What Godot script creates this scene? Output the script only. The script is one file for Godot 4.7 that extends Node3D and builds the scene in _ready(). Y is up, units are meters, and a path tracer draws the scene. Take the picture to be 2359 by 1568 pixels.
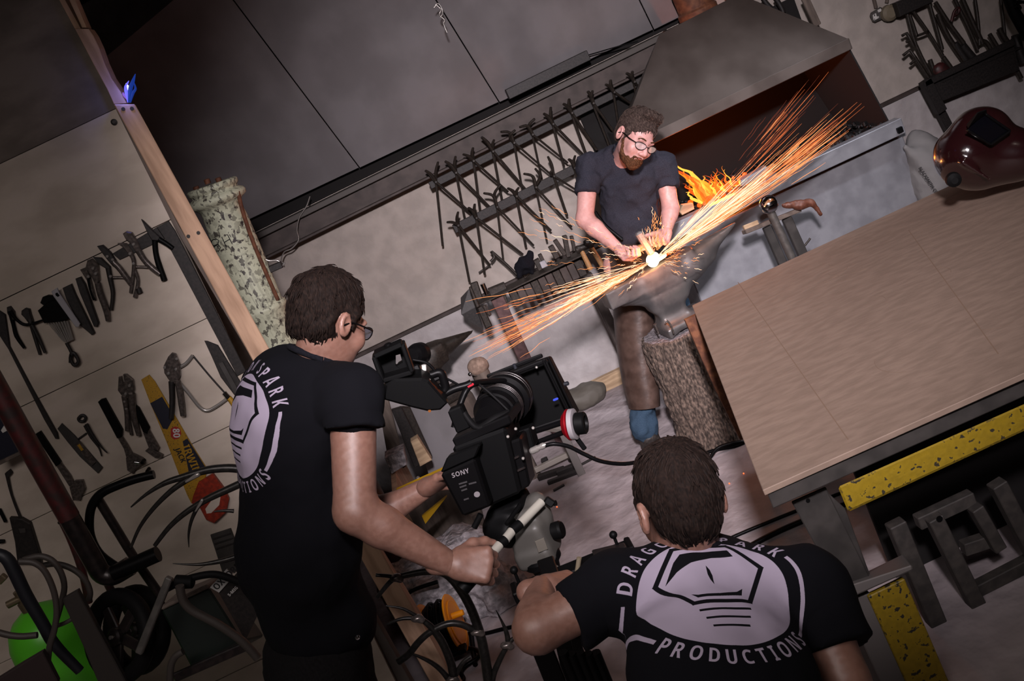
extends Node3D

# ---- lens of the photograph: W(x, y, d) is the point d metres in front of the camera's foot seen at a pixel
const EYE := Vector3(0, 2.2, 0)
const FOC := 2293.0
var cam_basis: Basis
var view_at := Vector2.ZERO
var view_zoom := 1.0
var used := {}
var M := {}
var rng := RandomNumberGenerator.new()

func view(x := 0.0, y := 0.0, zoom := 1.0) -> void:
	view_at = Vector2(x, y)
	view_zoom = zoom

func ray(x: float, y: float) -> Vector3:
	var px := view_at.x + x / view_zoom - 1179.5
	var py := view_at.y + y / view_zoom - 784.0
	return cam_basis.x * px - cam_basis.y * py - cam_basis.z * FOC

func W(x: float, y: float, d: float) -> Vector3:
	var r := ray(x, y)
	return EYE + r * (d / -r.z)

func WY(x: float, y: float, height: float) -> Vector3:
	var r := ray(x, y)
	return EYE + r * ((height - EYE.y) / r.y)

func P(a: Array, d: float) -> Array:          # x, y pairs at one depth
	var out := []
	for i in range(0, a.size(), 2):
		out.append(W(a[i], a[i + 1], d))
	return out

func P3(a: Array) -> Array:                   # x, y, depth triples
	var out := []
	for i in range(0, a.size(), 3):
		out.append(W(a[i], a[i + 1], a[i + 2]))
	return out

# ---- naming and tagging
func numbered(called: String, parent: Node) -> String:
	var key := str(parent.get_instance_id()) + called
	used[key] = used.get(key, -1) + 1
	return called if used[key] == 0 else "%s_%03d" % [called, used[key]]

func tag(o: Node, label: String, category := "", group := "") -> Node:
	if label: o.set_meta("label", label)
	if category: o.set_meta("category", category)
	if group: o.set_meta("group", group)
	return o

func thing(called: String, label: String, category: String, base: Vector3, group := "") -> Node3D:
	var o := Node3D.new()
	o.name = numbered(called, self)
	o.position = base
	add_child(o, true)
	tag(o, label, category, group)
	return o

func place(called: String, mesh: ArrayMesh, m: Material, parent: Node = self, kind := "") -> MeshInstance3D:
	var o := MeshInstance3D.new()
	o.name = numbered(called, parent)
	o.mesh = mesh
	mesh.surface_set_material(0, m)
	o.cast_shadow = GeometryInstance3D.SHADOW_CASTING_SETTING_ON
	if kind: o.set_meta("kind", kind)
	parent.add_child(o, true)
	return o

func from_arrays(called: String, arr: Array, m: Material, parent: Node = self, kind := "") -> MeshInstance3D:
	# vertices come in world space; a top-level mesh gets its origin at its own base, a part at its thing's base
	var origin := Vector3.ZERO
	var v: PackedVector3Array = arr[Mesh.ARRAY_VERTEX]
	if parent == self:
		var box := AABB(v[0], Vector3.ZERO)
		for p in v: box = box.expand(p)
		origin = box.position + Vector3(box.size.x / 2, 0, box.size.z / 2)
		arr[Mesh.ARRAY_VERTEX] = Transform3D(Basis(), -origin) * v
	else:
		var top := parent
		while top.get_parent() != self: top = top.get_parent()
		arr[Mesh.ARRAY_VERTEX] = Transform3D(Basis(), -(top as Node3D).position) * v
	var mesh := ArrayMesh.new()
	mesh.add_surface_from_arrays(Mesh.PRIMITIVE_TRIANGLES, arr)
	var o := place(called, mesh, m, parent, kind)
	o.position = origin
	return o

func obj(called: String, st: SurfaceTool, m: Material, parent: Node = self, kind := "") -> MeshInstance3D:
	st.generate_normals()
	return from_arrays(called, st.commit_to_arrays(), m, parent, kind)

func mb() -> SurfaceTool:
	var st := SurfaceTool.new()
	st.begin(Mesh.PRIMITIVE_TRIANGLES)
	return st

# ---- shapes (front faces clockwise)
func tri(st: SurfaceTool, a: Vector3, b: Vector3, c: Vector3) -> void:
	st.add_vertex(a); st.add_vertex(c); st.add_vertex(b)

func quad(st: SurfaceTool, a: Vector3, b: Vector3, c: Vector3, d: Vector3) -> void:   # counter-clockwise seen from outside
	tri(st, a, b, c); tri(st, a, c, d)

func face(st: SurfaceTool, pts: Array, middle: Vector3) -> void:                       # a convex face turned away from middle
	var n: Vector3 = (pts[1] - pts[0]).cross(pts[2] - pts[0])
	var c := Vector3.ZERO
	for p in pts: c += p
	c /= pts.size()
	if n.dot(c - middle) < 0: pts.reverse()
	for i in range(1, pts.size() - 1): tri(st, pts[0], pts[i], pts[i + 1])

func hexa(st: SurfaceTool, q: Array, bevel := 0.004) -> void:
	# eight corners: bottom ring 0..3, top ring 4..7; edges are chamfered
	st.set_smooth_group(-1)
	var mid := Vector3.ZERO
	for p in q: mid += p / 8.0
	var fs := [[0, 1, 2, 3], [4, 5, 6, 7], [0, 1, 5, 4], [1, 2, 6, 5], [2, 3, 7, 6], [3, 0, 4, 7]]
	var at := {}
	for f in fs.size():
		var c := Vector3.ZERO
		for i in fs[f]: c += q[i] / 4.0
		for k in 4:
			var i: int = fs[f][k]
			var e1: Vector3 = q[fs[f][(k + 1) % 4]] - q[i]
			var e2: Vector3 = q[fs[f][(k + 3) % 4]] - q[i]
			at[f * 8 + i] = q[i] + e1.normalized() * minf(bevel, e1.length() * 0.3) + e2.normalized() * minf(bevel, e2.length() * 0.3)
		face(st, [at[f * 8 + fs[f][0]], at[f * 8 + fs[f][1]], at[f * 8 + fs[f][2]], at[f * 8 + fs[f][3]]], mid)
	for f in 6:
		for g in range(f + 1, 6):
			var both := []
			for i in fs[f]:
				if i in fs[g]: both.append(i)
			if both.size() == 2:
				face(st, [at[f * 8 + both[0]], at[f * 8 + both[1]], at[g * 8 + both[1]], at[g * 8 + both[0]]], mid)
	for i in 8:
		var c := []
		for f in 6:
			if i in fs[f]: c.append(at[f * 8 + i])
		face(st, c, mid)

func box(st: SurfaceTool, t: Transform3D, s: Vector3, bevel := 0.004) -> void:          # t.origin is the centre
	var q := []
	for y in [-0.5, 0.5]:
		for c in [[-0.5, -0.5], [0.5, -0.5], [0.5, 0.5], [-0.5, 0.5]]:
			q.append(t * Vector3(c[0] * s.x, y * s.y, c[1] * s.z))
	hexa(st, q, bevel)

func block(st: SurfaceTool, lo: Vector3, hi: Vector3, bevel := 0.004) -> void:
	box(st, Transform3D(Basis(), (lo + hi) / 2), hi - lo, bevel)

func beam(st: SurfaceTool, a: Vector3, b: Vector3, w: float, h: float, up := Vector3.UP, bevel := 0.003) -> void:
	# a square bar from a to b, h along up, w across
	var z := (b - a).normalized()
	if absf(z.dot(up)) > 0.97: up = Vector3(0, 0, 1) if absf(z.z) < 0.9 else Vector3(1, 0, 0)
	var x := up.cross(z).normalized()
	box(st, Transform3D(Basis(x, z.cross(x), z), (a + b) / 2), Vector3(w, h, a.distance_to(b)), bevel)

func prism(st: SurfaceTool, pts: Array, depth: Vector3, bevel := 0.0) -> void:
	# a flat outline pushed back along depth; bevel draws the front face in
	st.set_smooth_group(-1)
	var n := -depth.normalized()
	var x: Vector3 = (pts[1] - pts[0]).normalized()
	var y := n.cross(x).normalized()
	x = y.cross(n)
	var flat := PackedVector2Array()
	for p in pts: flat.append(Vector2((p - pts[0]).dot(x), (p - pts[0]).dot(y)))
	var area := 0.0
	for i in flat.size(): area += flat[i - 1].cross(flat[i])
	if area < 0:
		flat.reverse(); pts.reverse()
	var front := flat
	if bevel > 0:
		var inner := PackedVector2Array()
		for i in flat.size():
			var a := (flat[i] - flat[i - 1]).normalized()
			var b := (flat[(i + 1) % flat.size()] - flat[i]).normalized()
			var s := (Vector2(-a.y, a.x) + Vector2(-b.y, b.x)).normalized()
			inner.append(flat[i] + s * bevel)
		if Geometry2D.triangulate_polygon(inner).size(): front = inner
	var base := pts[0] as Vector3
	# outline order may have been turned round: measure from its own first point
	var f0 := flat[0]
	var lift := depth.normalized() * (bevel if front != flat else 0.0)
	var A := []
	var B := []
	for i in flat.size():
		A.append(base + x * (front[i].x - f0.x) + y * (front[i].y - f0.y))
		B.append(base + x * (flat[i].x - f0.x) + y * (flat[i].y - f0.y) + lift)
	var t := Geometry2D.triangulate_polygon(front)
	for i in range(0, t.size(), 3):
		var a: Vector3 = A[t[i]]; var b: Vector3 = A[t[i + 1]]; var c: Vector3 = A[t[i + 2]]
		if (b - a).cross(c - a).dot(n) > 0: tri(st, a, b, c)
		else: tri(st, a, c, b)
		a += depth; b += depth; c += depth
		if (b - a).cross(c - a).dot(n) > 0: tri(st, a, c, b)
		else: tri(st, a, b, c)
	for i in A.size():
		var j := (i + 1) % A.size()
		if front != flat: quad(st, B[i], B[j], A[j], A[i])
		quad(st, B[i], A[i] + depth + (B[i] - A[i]) - lift, A[j] + depth + (B[j] - A[j]) - lift, B[j])

func rings(st: SurfaceTool, rs: Array, caps := true, group := 0) -> void:            # rings of equal counts, joined in order
	var n: int = rs[0].size()
	for k in rs.size() - 1:
		st.set_smooth_group(group if group < 1 else group + k % 2)
		for i in n:
			var j := (i + 1) % n
			quad(st, rs[k][i], rs[k][j], rs[k + 1][j], rs[k + 1][i])
	if caps:
		st.set_smooth_group(-1)
		for k in [0, rs.size() - 1]:
			var c := Vector3.ZERO
			for p in rs[k]: c += p / n
			for i in n:
				var j := (i + 1) % n
				if k == 0: tri(st, c, rs[k][j], rs[k][i])
				else: tri(st, c, rs[k][i], rs[k][j])

func spline(pts: Array, steps := 4) -> Array:
	if pts.size() < 3: return pts
	var out := []
	for i in pts.size() - 1:
		for s in steps:
			out.append(pts[i].cubic_interpolate(pts[i + 1], pts[maxi(i - 1, 0)], pts[mini(i + 2, pts.size() - 1)], float(s) / steps))
	out.append(pts[-1])
	return out

func tube(st: SurfaceTool, pts: Array, r, sides := 8, caps := true, flatten := 1.0, smooth := true) -> void:
	# r: one radius, or radii spread along the path; flatten squashes the section
	var along: Vector3 = (pts[1] - pts[0]).normalized()
	var u := along.cross(Vector3.UP if absf(along.y) < 0.9 else Vector3.RIGHT).normalized()
	var rs := []
	for i in pts.size():
		var t: Vector3 = (pts[mini(i + 1, pts.size() - 1)] - pts[maxi(i - 1, 0)]).normalized()
		u = (u - t * u.dot(t)).normalized()
		var v := t.cross(u)
		var rad := 0.0
		if r is Array:
			var f: float = float(i) / (pts.size() - 1) * (r.size() - 1)
			var k := mini(int(f), r.size() - 2)
			rad = lerpf(r[k], r[k + 1], f - k)
		else: rad = r
		var ring := []
		for s in sides:
			var a := TAU * (s + 0.5) / sides
			ring.append(pts[i] + u * cos(a) * rad + v * sin(a) * rad * flatten)
		rs.append(ring)
	rings(st, rs, caps, 0 if smooth else -1)

func lathe(st: SurfaceTool, a: Vector3, axis: Vector3, prof: Array, sides := 20, smooth := false) -> void:
	# prof: [radius, distance along axis] pairs, flattened
	axis = axis.normalized()
	var u := axis.cross(Vector3.UP if absf(axis.y) < 0.9 else Vector3.RIGHT).normalized()
	var v := axis.cross(u)
	var rs := []
	for i in range(0, prof.size(), 2):
		var ring := []
		for s in sides:
			var t := TAU * s / sides
			ring.append(a + axis * prof[i + 1] + (u * cos(t) + v * sin(t)) * maxf(prof[i], 0.0004))
		rs.append(ring)
	rings(st, rs, true, 0 if smooth else 1)

func ball(st: SurfaceTool, c: Vector3, r: float, sides := 16) -> void:
	var prof := []
	for i in sides / 2 + 1:
		var t := PI * i / (sides / 2)
		prof.append_array([r * sin(t), -r * cos(t)])
	lathe(st, c, Vector3.UP, prof, sides, true)

# ---- signed distance shapes meshed as surface nets: bodies, clothes, hair
func cap(a: Vector3, b: Vector3, ra: float, rb: float, k := 0.02) -> Dictionary:
	return {"t": 0, "a": a, "b": b, "ba": b - a, "l": maxf((b - a).length_squared(), 1e-9), "ra": ra, "rb": rb, "k": k, "s": false, "reach": (a.distance_to(b)) / 2 + maxf(ra, rb), "c": (a + b) / 2}

func ell(c: Vector3, r: Vector3, b := Basis(), k := 0.015, carve := false) -> Dictionary:
	return {"t": 1, "c": c, "r": r, "inv": b.orthonormalized().transposed(), "k": k, "s": carve, "reach": maxf(r.x, maxf(r.y, r.z))}

func rbox(c: Vector3, h: Vector3, b: Basis, round_ := 0.006, k := 0.01, carve := false) -> Dictionary:
	return {"t": 2, "c": c, "h": h - Vector3.ONE * round_, "inv": b.orthonormalized().transposed(), "ro": round_, "k": k, "s": carve, "reach": h.length()}

func dist(q: Dictionary, p: Vector3) -> float:
	if q.t == 2:
		var e: Vector3 = (q.inv * (p - q.c)).abs() - q.h
		return e.max(Vector3.ZERO).length() + minf(maxf(e.x, maxf(e.y, e.z)), 0.0) - q.ro
	if q.t == 0:
		var pa: Vector3 = p - q.a
		var h := clampf(pa.dot(q.ba) / q.l, 0.0, 1.0)
		return (pa - q.ba * h).length() - lerpf(q.ra, q.rb, h)
	var l: Vector3 = q.inv * (p - q.c)
	var r: Vector3 = q.r
	var k0 := (l / r).length()
	var k1 := (l / (r * r)).length()
	return k0 * (k0 - 1.0) / maxf(k1, 1e-6)

func field(ps: Array, cuts: Array, p: Vector3, noise: FastNoiseLite, amp: float) -> float:
	var d := 1e3
	for q in ps:
		var e := dist(q, p)
		var k: float = q.k
		if q.s:
			var h := clampf(0.5 - 0.5 * (d + e) / k, 0.0, 1.0)
			d = lerpf(d, -e, h) + k * h * (1.0 - h)
		else:
			var h := clampf(0.5 + 0.5 * (d - e) / k, 0.0, 1.0)
			d = lerpf(d, e, h) - k * h * (1.0 - h)
	if noise: d += noise.get_noise_3dv(p) * amp
	for c in cuts:
		d = maxf(d, c.distance_to(p))
	return d

func net(ps: Array, cell: float, cuts := [], noise: FastNoiseLite = null, amp := 0.0) -> Array:
	var lo := Vector3(1e9, 1e9, 1e9)
	var hi := -lo
	for q in ps:
		if q.s: continue
		var e: Vector3 = Vector3.ONE * (maxf(q.ra, q.rb) if q.t == 0 else q.reach)
		for c in ([q.a, q.b] if q.t == 0 else [q.c]):
			lo = lo.min(c - e); hi = hi.max(c + e)
	lo -= Vector3.ONE * (cell * 2 + amp + 0.01); hi += Vector3.ONE * (cell * 2 + amp + 0.01)
	var nb := Vector3i(((hi - lo) / (cell * 4)).ceil())
	var n := nb * 4 + Vector3i.ONE
	var sx := 1
	var sy := n.x
	var sz := n.x * n.y
	var val := PackedFloat32Array()
	val.resize(n.x * n.y * n.z)
	val.fill(99.0)
	var live := []
	var diag := cell * 4 * 0.87
	for bz in nb.z:
		for by in nb.y:
			for bx in nb.x:
				var c := lo + (Vector3(bx, by, bz) * 4 + Vector3(2, 2, 2)) * cell
				var near := []
				for q in ps:
					if c.distance_to(q.c) < q.reach + diag + q.k + amp + 0.02 and absf(dist(q, c)) < 1e9 and dist(q, c) < diag * 1.25 + q.k + amp: near.append(q)
				if near.is_empty(): continue
				var d := field(near, cuts, c, null, 0.0)
				if absf(d) > diag * 1.3 + amp + 0.012: continue
				live.append(Vector3i(bx, by, bz))
				for z in range(bz * 4, bz * 4 + 5):
					for y in range(by * 4, by * 4 + 5):
						for x in range(bx * 4, bx * 4 + 5):
							var i := x + y * sy + z * sz
							if val[i] > 98.0: val[i] = field(near, cuts, lo + Vector3(x, y, z) * cell, noise, amp)
	var vid := {}
	var verts := PackedVector3Array()
	var corner := [0, sx, sy, sx + sy, sz, sx + sz, sy + sz, sx + sy + sz]
	var offs := [Vector3(0, 0, 0), Vector3(1, 0, 0), Vector3(0, 1, 0), Vector3(1, 1, 0), Vector3(0, 0, 1), Vector3(1, 0, 1), Vector3(0, 1, 1), Vector3(1, 1, 1)]
	var edges := [[0, 1], [2, 3], [4, 5], [6, 7], [0, 2], [1, 3], [4, 6], [5, 7], [0, 4], [1, 5], [2, 6], [3, 7]]
	for b in live:
		for z in range(b.z * 4, b.z * 4 + 4):
			for y in range(b.y * 4, b.y * 4 + 4):
				for x in range(b.x * 4, b.x * 4 + 4):
					var i: int = x + y * sy + z * sz
					var inside := 0
					for c in corner:
						if val[i + c] < 0: inside += 1
					if inside == 0 or inside == 8: continue
					var sum := Vector3.ZERO
					var m := 0
					for e in edges:
						var va := val[i + corner[e[0]]]
						var vb := val[i + corner[e[1]]]
						if (va < 0) != (vb < 0):
							sum += (offs[e[0]] as Vector3).lerp(offs[e[1]], va / (va - vb))
							m += 1
					vid[i] = verts.size()
					verts.append(lo + (Vector3(x, y, z) + sum / m) * cell)
	var idx := PackedInt32Array()
	var axes := [[sx, sy, sz], [sy, sz, sx], [sz, sx, sy]]
	for i in vid:
		var in0: bool = val[i] < 0
		for a in axes:
			if in0 == (val[i + a[0]] < 0): continue
			if not (vid.has(i - a[1]) and vid.has(i - a[2]) and vid.has(i - a[1] - a[2])): continue
			var q := [vid[i], vid[i - a[1]], vid[i - a[1] - a[2]], vid[i - a[2]]]
			if in0: q.reverse()
			idx.append_array([q[0], q[1], q[2], q[0], q[2], q[3]])
	return [verts, idx]

func join_nets(list: Array) -> Array:
	var v := PackedVector3Array()
	var idx := PackedInt32Array()
	for g in list:
		var o := v.size()
		v.append_array(g[0])
		for i in g[1]: idx.append(i + o)
	return [v, idx]

func net_arrays(g: Array) -> Array:
	var v: PackedVector3Array = g[0]
	var idx: PackedInt32Array = g[1]
	var nrm := PackedVector3Array()
	nrm.resize(v.size())
	for i in range(0, idx.size(), 3):
		var f := (v[idx[i + 2]] - v[idx[i]]).cross(v[idx[i + 1]] - v[idx[i]])
		nrm[idx[i]] += f; nrm[idx[i + 1]] += f; nrm[idx[i + 2]] += f
	for i in nrm.size(): nrm[i] = nrm[i].normalized()
	var arr := []
	arr.resize(Mesh.ARRAY_MAX)
	arr[Mesh.ARRAY_VERTEX] = v
	arr[Mesh.ARRAY_NORMAL] = nrm
	arr[Mesh.ARRAY_INDEX] = idx
	return arr

func soft(called: String, g: Array, m: Material, parent: Node = self, kind := "") -> MeshInstance3D:
	return from_arrays(called, net_arrays(g), m, parent, kind)

# ---- materials
func plainmat(c: Color, rough := 0.7, metal := 0.0) -> StandardMaterial3D:
	var m := StandardMaterial3D.new()
	m.albedo_color = c
	m.roughness = rough
	m.metallic = metal
	return m

func fbm(freq: float, seed_ := 1, oct := 4, kind := FastNoiseLite.TYPE_SIMPLEX_SMOOTH) -> FastNoiseLite:
	var n := FastNoiseLite.new()
	n.noise_type = kind
	n.frequency = freq
	n.seed = seed_
	n.fractal_octaves = oct
	return n

func ntex(n: FastNoiseLite, stops: Array, size := 512, normal := 0.0) -> NoiseTexture2D:
	var t := NoiseTexture2D.new()
	t.width = size; t.height = size
	t.seamless = true
	t.noise = n
	if normal > 0:
		t.as_normal_map = true
		t.bump_strength = normal
	else:
		var g := Gradient.new()
		var off := PackedFloat32Array()
		var col := PackedColorArray()
		for i in range(0, stops.size(), 2):
			off.append(stops[i]); col.append(stops[i + 1])
		g.offsets = off; g.colors = col
		t.color_ramp = g
	return t

func mottled(c1: Color, c2: Color, freq: float, scale: Vector3, rough := 0.8, metal := 0.0, bump := 0.0, seed_ := 1, world := true) -> StandardMaterial3D:
	var m := plainmat(Color.WHITE, rough, metal)
	var n := fbm(freq, seed_, 5)
	m.albedo_texture = ntex(n, [0.25, c1, 0.75, c2])
	m.uv1_triplanar = true
	m.uv1_world_triplanar = world
	m.uv1_scale = scale
	if bump > 0:
		m.normal_enabled = true
		m.normal_texture = ntex(n, [], 512, bump)
	return m

func glow(c: Color, e: float) -> StandardMaterial3D:
	var m := plainmat(Color(0.02, 0.02, 0.02), 1.0)
	m.emission_enabled = true
	m.emission = c
	m.emission_energy_multiplier = e
	return m

func g8(v: int, warm := 0) -> Color:
	return Color8(v + warm, v, v - warm)

func _ready() -> void:
	rng.seed = 7
	var pitch := deg_to_rad(15.0)
	var roll := deg_to_rad(25.5)
	var fwd := Vector3(0, -sin(pitch), -cos(pitch))
	var up0 := Vector3(0, cos(pitch), -sin(pitch))
	var cx := Vector3.RIGHT * cos(roll) - up0 * sin(roll)
	var cy := Vector3.RIGHT * sin(roll) + up0 * cos(roll)
	cam_basis = Basis(cx, cy, -fwd)
	var cam := Camera3D.new()
	cam.name = "camera"
	cam.transform = Transform3D(cam_basis, EYE)
	cam.fov = rad_to_deg(2.0 * atan(784.0 / FOC))
	cam.near = 0.05
	cam.far = 60.0
	add_child(cam)
	cam.current = true
	var env := Environment.new()
	env.background_mode = Environment.BG_COLOR
	env.background_color = Color(0.02, 0.02, 0.022)
	env.tonemap_mode = Environment.TONE_MAPPER_LINEAR
	env.tonemap_exposure = 1.0
	env.sdfgi_enabled = true
	env.ssao_enabled = true
	env.ssil_enabled = true
	var we := WorldEnvironment.new()
	we.name = "environment"
	we.environment = env
	add_child(we)
	make_materials()
	# film crew lamps, with an added narrow one on the smith and added fill panels
	spot(Vector3(0.15, 3.22, 0.9), Vector3(0.72, 0.95, -5.0), 36.0, Color(1.0, 0.97, 1.0), 10.5, 0.10, "narrow added lamp brightening the smith from furthest behind the lens")
	spot(Vector3(0.2, 3.22, 0.5), Vector3(0.72, 0.95, -5.0), 46.0, Color(1.0, 0.96, 0.985), 25.0, 0.14, "larger film lamp hung from the ceiling behind the lens")
	spot(Vector3(2.75, 3.22, -3.75), Vector3(1.35, 0.75, -5.2), 7.0, Color(0.95, 0.96, 1.0), 25.0, 0.10, "smaller film lamp hung from the ceiling above the bench")
	panel(Vector3(-0.9, 3.22, -0.3), Vector3(1.8, 0, 1.4), 3.6, Color(1.0, 0.955, 0.94), "wide added fill light panel above the film crew")
	panel(Vector3(2.4, 3.22, -1.6), Vector3(1.0, 0, 0.8), 0.25, Color(1.0, 0.93, 0.87), "small added fill light panel above the bench")
	build_room()
	build_forge()
	build_wall_tools()
	build_partition()
	build_bench()
	build_clutter()
	build_people()
	build_rig()
	build_sparks()

func spot(at: Vector3, to: Vector3, energy: float, c: Color, angle: float, size: float, label: String) -> void:
	var t := Transform3D(Basis(), at).looking_at(to)
	var root := thing("spot_lamp", label, "lamp", at)
	var st := mb()
	lathe(st, at + t.basis.z * 0.02, t.basis.z, [size * 1.15, 0, size * 1.15, 0.02, size * 0.8, 0.12, size * 0.5, 0.16], 24)
	obj("housing", st, M.black, root)
	st = mb()
	lathe(st, at + t.basis.z * 0.018, -t.basis.z, [size, 0, size, 0.008], 24)
	obj("lens", st, glow(c, 4.0), root)
	var l := SpotLight3D.new()
	l.name = "spot_light"
	l.transform = Transform3D(t.basis, Vector3.ZERO)
	l.light_energy = energy
	l.light_color = c
	l.spot_angle = angle
	l.spot_angle_attenuation = 1.2
	l.spot_range = 14
	l.spot_attenuation = 2
	l.light_size = size
	l.shadow_enabled = true
	root.add_child(l)
	l.position = -t.basis.z * 0.02

func panel(at: Vector3, size: Vector3, energy: float, c: Color, label: String) -> void:  # unseen fill light, with a panel body added around it
	var root := thing("added_fill_panel", label, "light", at)
	var st := mb()
	block(st, at - size / 2 + Vector3(0, 0.012, 0), at + size / 2 + Vector3(0, 0.06, 0), 0.006)
	obj("frame", st, M.grey_paint, root)
	st = mb()
	block(st, at - size * 0.48, at + size * 0.48 + Vector3(0, 0.014, 0), 0.003)
	obj("diffuser", st, glow(c, 1.5), root)
	var l := AreaLight3D.new()
	l.name = "area_light"
	l.area_size = Vector2(size.x, size.z)
	l.light_energy = energy
	l.light_color = c
	l.area_range = 14
	l.area_attenuation = 2
	l.shadow_enabled = true
	root.add_child(l)
	l.position = Vector3(0, -0.012, 0)
	l.rotation = Vector3(-PI / 2, 0, 0)

func make_materials() -> void:
	M.concrete = mottled(Color(0.56, 0.52, 0.525), Color(0.63, 0.585, 0.59), 0.02, Vector3.ONE * 0.55, 0.85, 0.0, 3.0, 3)
	M.plaster = mottled(Color(0.575, 0.54, 0.51), Color(0.625, 0.585, 0.555), 0.02, Vector3.ONE * 0.6, 0.9, 0.0, 2.0, 5)
	M.dado = mottled(Color(0.58, 0.555, 0.55), Color(0.63, 0.605, 0.60), 0.02, Vector3.ONE * 0.7, 0.9, 0.0, 2.5, 6)
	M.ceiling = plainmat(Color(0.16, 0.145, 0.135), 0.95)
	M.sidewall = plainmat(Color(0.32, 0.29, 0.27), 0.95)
	M.sheet = mottled(Color(0.46, 0.445, 0.45), Color(0.52, 0.505, 0.51), 0.006, Vector3.ONE * 0.8, 0.36, 0.35, 0.0, 8)
	M.galv = mottled(Color(0.54, 0.54, 0.56), Color(0.61, 0.61, 0.63), 0.01, Vector3.ONE * 1.2, 0.45, 0.55, 0.0, 9)
	M.brown_steel = mottled(Color(0.19, 0.155, 0.14), Color(0.26, 0.22, 0.205), 0.01, Vector3.ONE * 1.4, 0.6, 0.25, 0.0, 10)
	M.hood = mottled(Color(0.25, 0.215, 0.195), Color(0.33, 0.295, 0.275), 0.006, Vector3.ONE * 0.9, 0.55, 0.3, 0.0, 11)
	M.flange = plainmat(Color(0.27, 0.25, 0.235), 0.6, 0.3)
	M.iron = mottled(Color(0.125, 0.105, 0.09), Color(0.205, 0.175, 0.15), 0.03, Vector3.ONE * 4.0, 0.5, 0.3, 0.0, 12)
	M.dark_iron = mottled(Color(0.10, 0.088, 0.085), Color(0.16, 0.14, 0.133), 0.03, Vector3.ONE * 4.0, 0.55, 0.25, 0.0, 13)
	M.anvil = mottled(Color(0.29, 0.28, 0.28), Color(0.38, 0.365, 0.36), 0.008, Vector3.ONE * 2.2, 0.42, 0.35, 0.0, 14)
	M.steel = plainmat(Color(0.60, 0.58, 0.56), 0.28, 0.6)
	M.tool_steel = mottled(Color(0.30, 0.275, 0.26), Color(0.44, 0.40, 0.38), 0.03, Vector3.ONE * 5.0, 0.28, 0.55, 0.0, 15)
	M.chrome = plainmat(Color(0.75, 0.75, 0.76), 0.12, 1.0)
	M.black = plainmat(Color(0.03, 0.03, 0.032), 0.5)
	M.rubber = plainmat(Color(0.045, 0.043, 0.045), 0.65)
	M.gloss_black = plainmat(Color(0.03, 0.028, 0.031), 0.4)
	M.grey_paint = plainmat(Color(0.36, 0.34, 0.33), 0.6)
	M.bench_steel = mottled(Color(0.15, 0.138, 0.13), Color(0.21, 0.195, 0.185), 0.012, Vector3.ONE * 1.5, 0.65, 0.15, 0.0, 16)
	M.white_plastic = plainmat(Color(0.75, 0.74, 0.72), 0.45)
	M.blue_dark = plainmat(Color(0.05, 0.06, 0.13), 0.5)
	M.red_dark = mottled(Color(0.28, 0.07, 0.075), Color(0.14, 0.09, 0.08), 0.02, Vector3.ONE * 2.5, 0.5, 0.1, 0.0, 17)
	M.trolley = mottled(Color(0.10, 0.085, 0.085), Color(0.17, 0.14, 0.135), 0.02, Vector3.ONE * 3.0, 0.35, 0.4, 0.0, 18)
	M.green = plainmat(Color(0.30, 0.66, 0.14), 0.35)
	M.green_box = plainmat(Color(0.055, 0.095, 0.08), 0.5)
	M.reel = plainmat(Color(0.85, 0.52, 0.03), 0.4)
	M.orange = mottled(Color(0.55, 0.15, 0.06), Color(0.42, 0.11, 0.05), 0.02, Vector3.ONE * 5.0, 0.5, 0.0, 0.0, 19)
	M.glass_dark = plainmat(Color(0.02, 0.02, 0.035), 0.08)
	M.leather = mottled(Color(0.235, 0.175, 0.15), Color(0.34, 0.27, 0.24), 0.012, Vector3.ONE * 2.2, 0.42, 0.0, 2.0, 20)
	M.brown_leather = mottled(Color(0.30, 0.16, 0.11), Color(0.40, 0.24, 0.17), 0.02, Vector3.ONE * 5.0, 0.55, 0.0, 2.0, 21)
	M.handle_wood = mottled(Color(0.50, 0.36, 0.22), Color(0.62, 0.47, 0.31), 0.03, Vector3(3, 14, 14), 0.55, 0.0, 0.0, 22)
	M.coal = mottled(Color(0.03, 0.03, 0.032), Color(0.10, 0.095, 0.095), 0.05, Vector3.ONE * 6.0, 0.55, 0.0, 6.0, 23)
	M.stone = mottled(Color(0.42, 0.40, 0.41), Color(0.68, 0.65, 0.66), 0.03, Vector3.ONE * 1.6, 0.9, 0.0, 10.0, 24)
	# weathered timber and ply: fine stretched grain
	M.post = mottled(Color(0.58, 0.46, 0.37), Color(0.70, 0.57, 0.47), 0.012, Vector3(3.0, 0.5, 3.0), 0.8, 0.0, 1.5, 25)
	M.grey_wood = mottled(Color(0.30, 0.26, 0.235), Color(0.42, 0.37, 0.335), 0.012, Vector3(3.0, 0.5, 3.0), 0.85, 0.0, 1.5, 26)
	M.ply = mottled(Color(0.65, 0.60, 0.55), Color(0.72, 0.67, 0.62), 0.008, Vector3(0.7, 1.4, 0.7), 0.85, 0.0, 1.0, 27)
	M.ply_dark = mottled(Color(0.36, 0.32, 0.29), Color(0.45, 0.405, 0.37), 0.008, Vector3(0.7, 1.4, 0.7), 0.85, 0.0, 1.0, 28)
	M.bench_top = mottled(Color(0.425, 0.357, 0.31), Color(0.465, 0.393, 0.345), 0.02, Vector3(0.8, 1.0, 2.2), 0.75, 0.0, 1.2, 29)
	M.plank = mottled(Color(0.55, 0.46, 0.36), Color(0.70, 0.60, 0.48), 0.012, Vector3(0.6, 4.0, 4.0), 0.85, 0.0, 1.0, 30)
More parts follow.
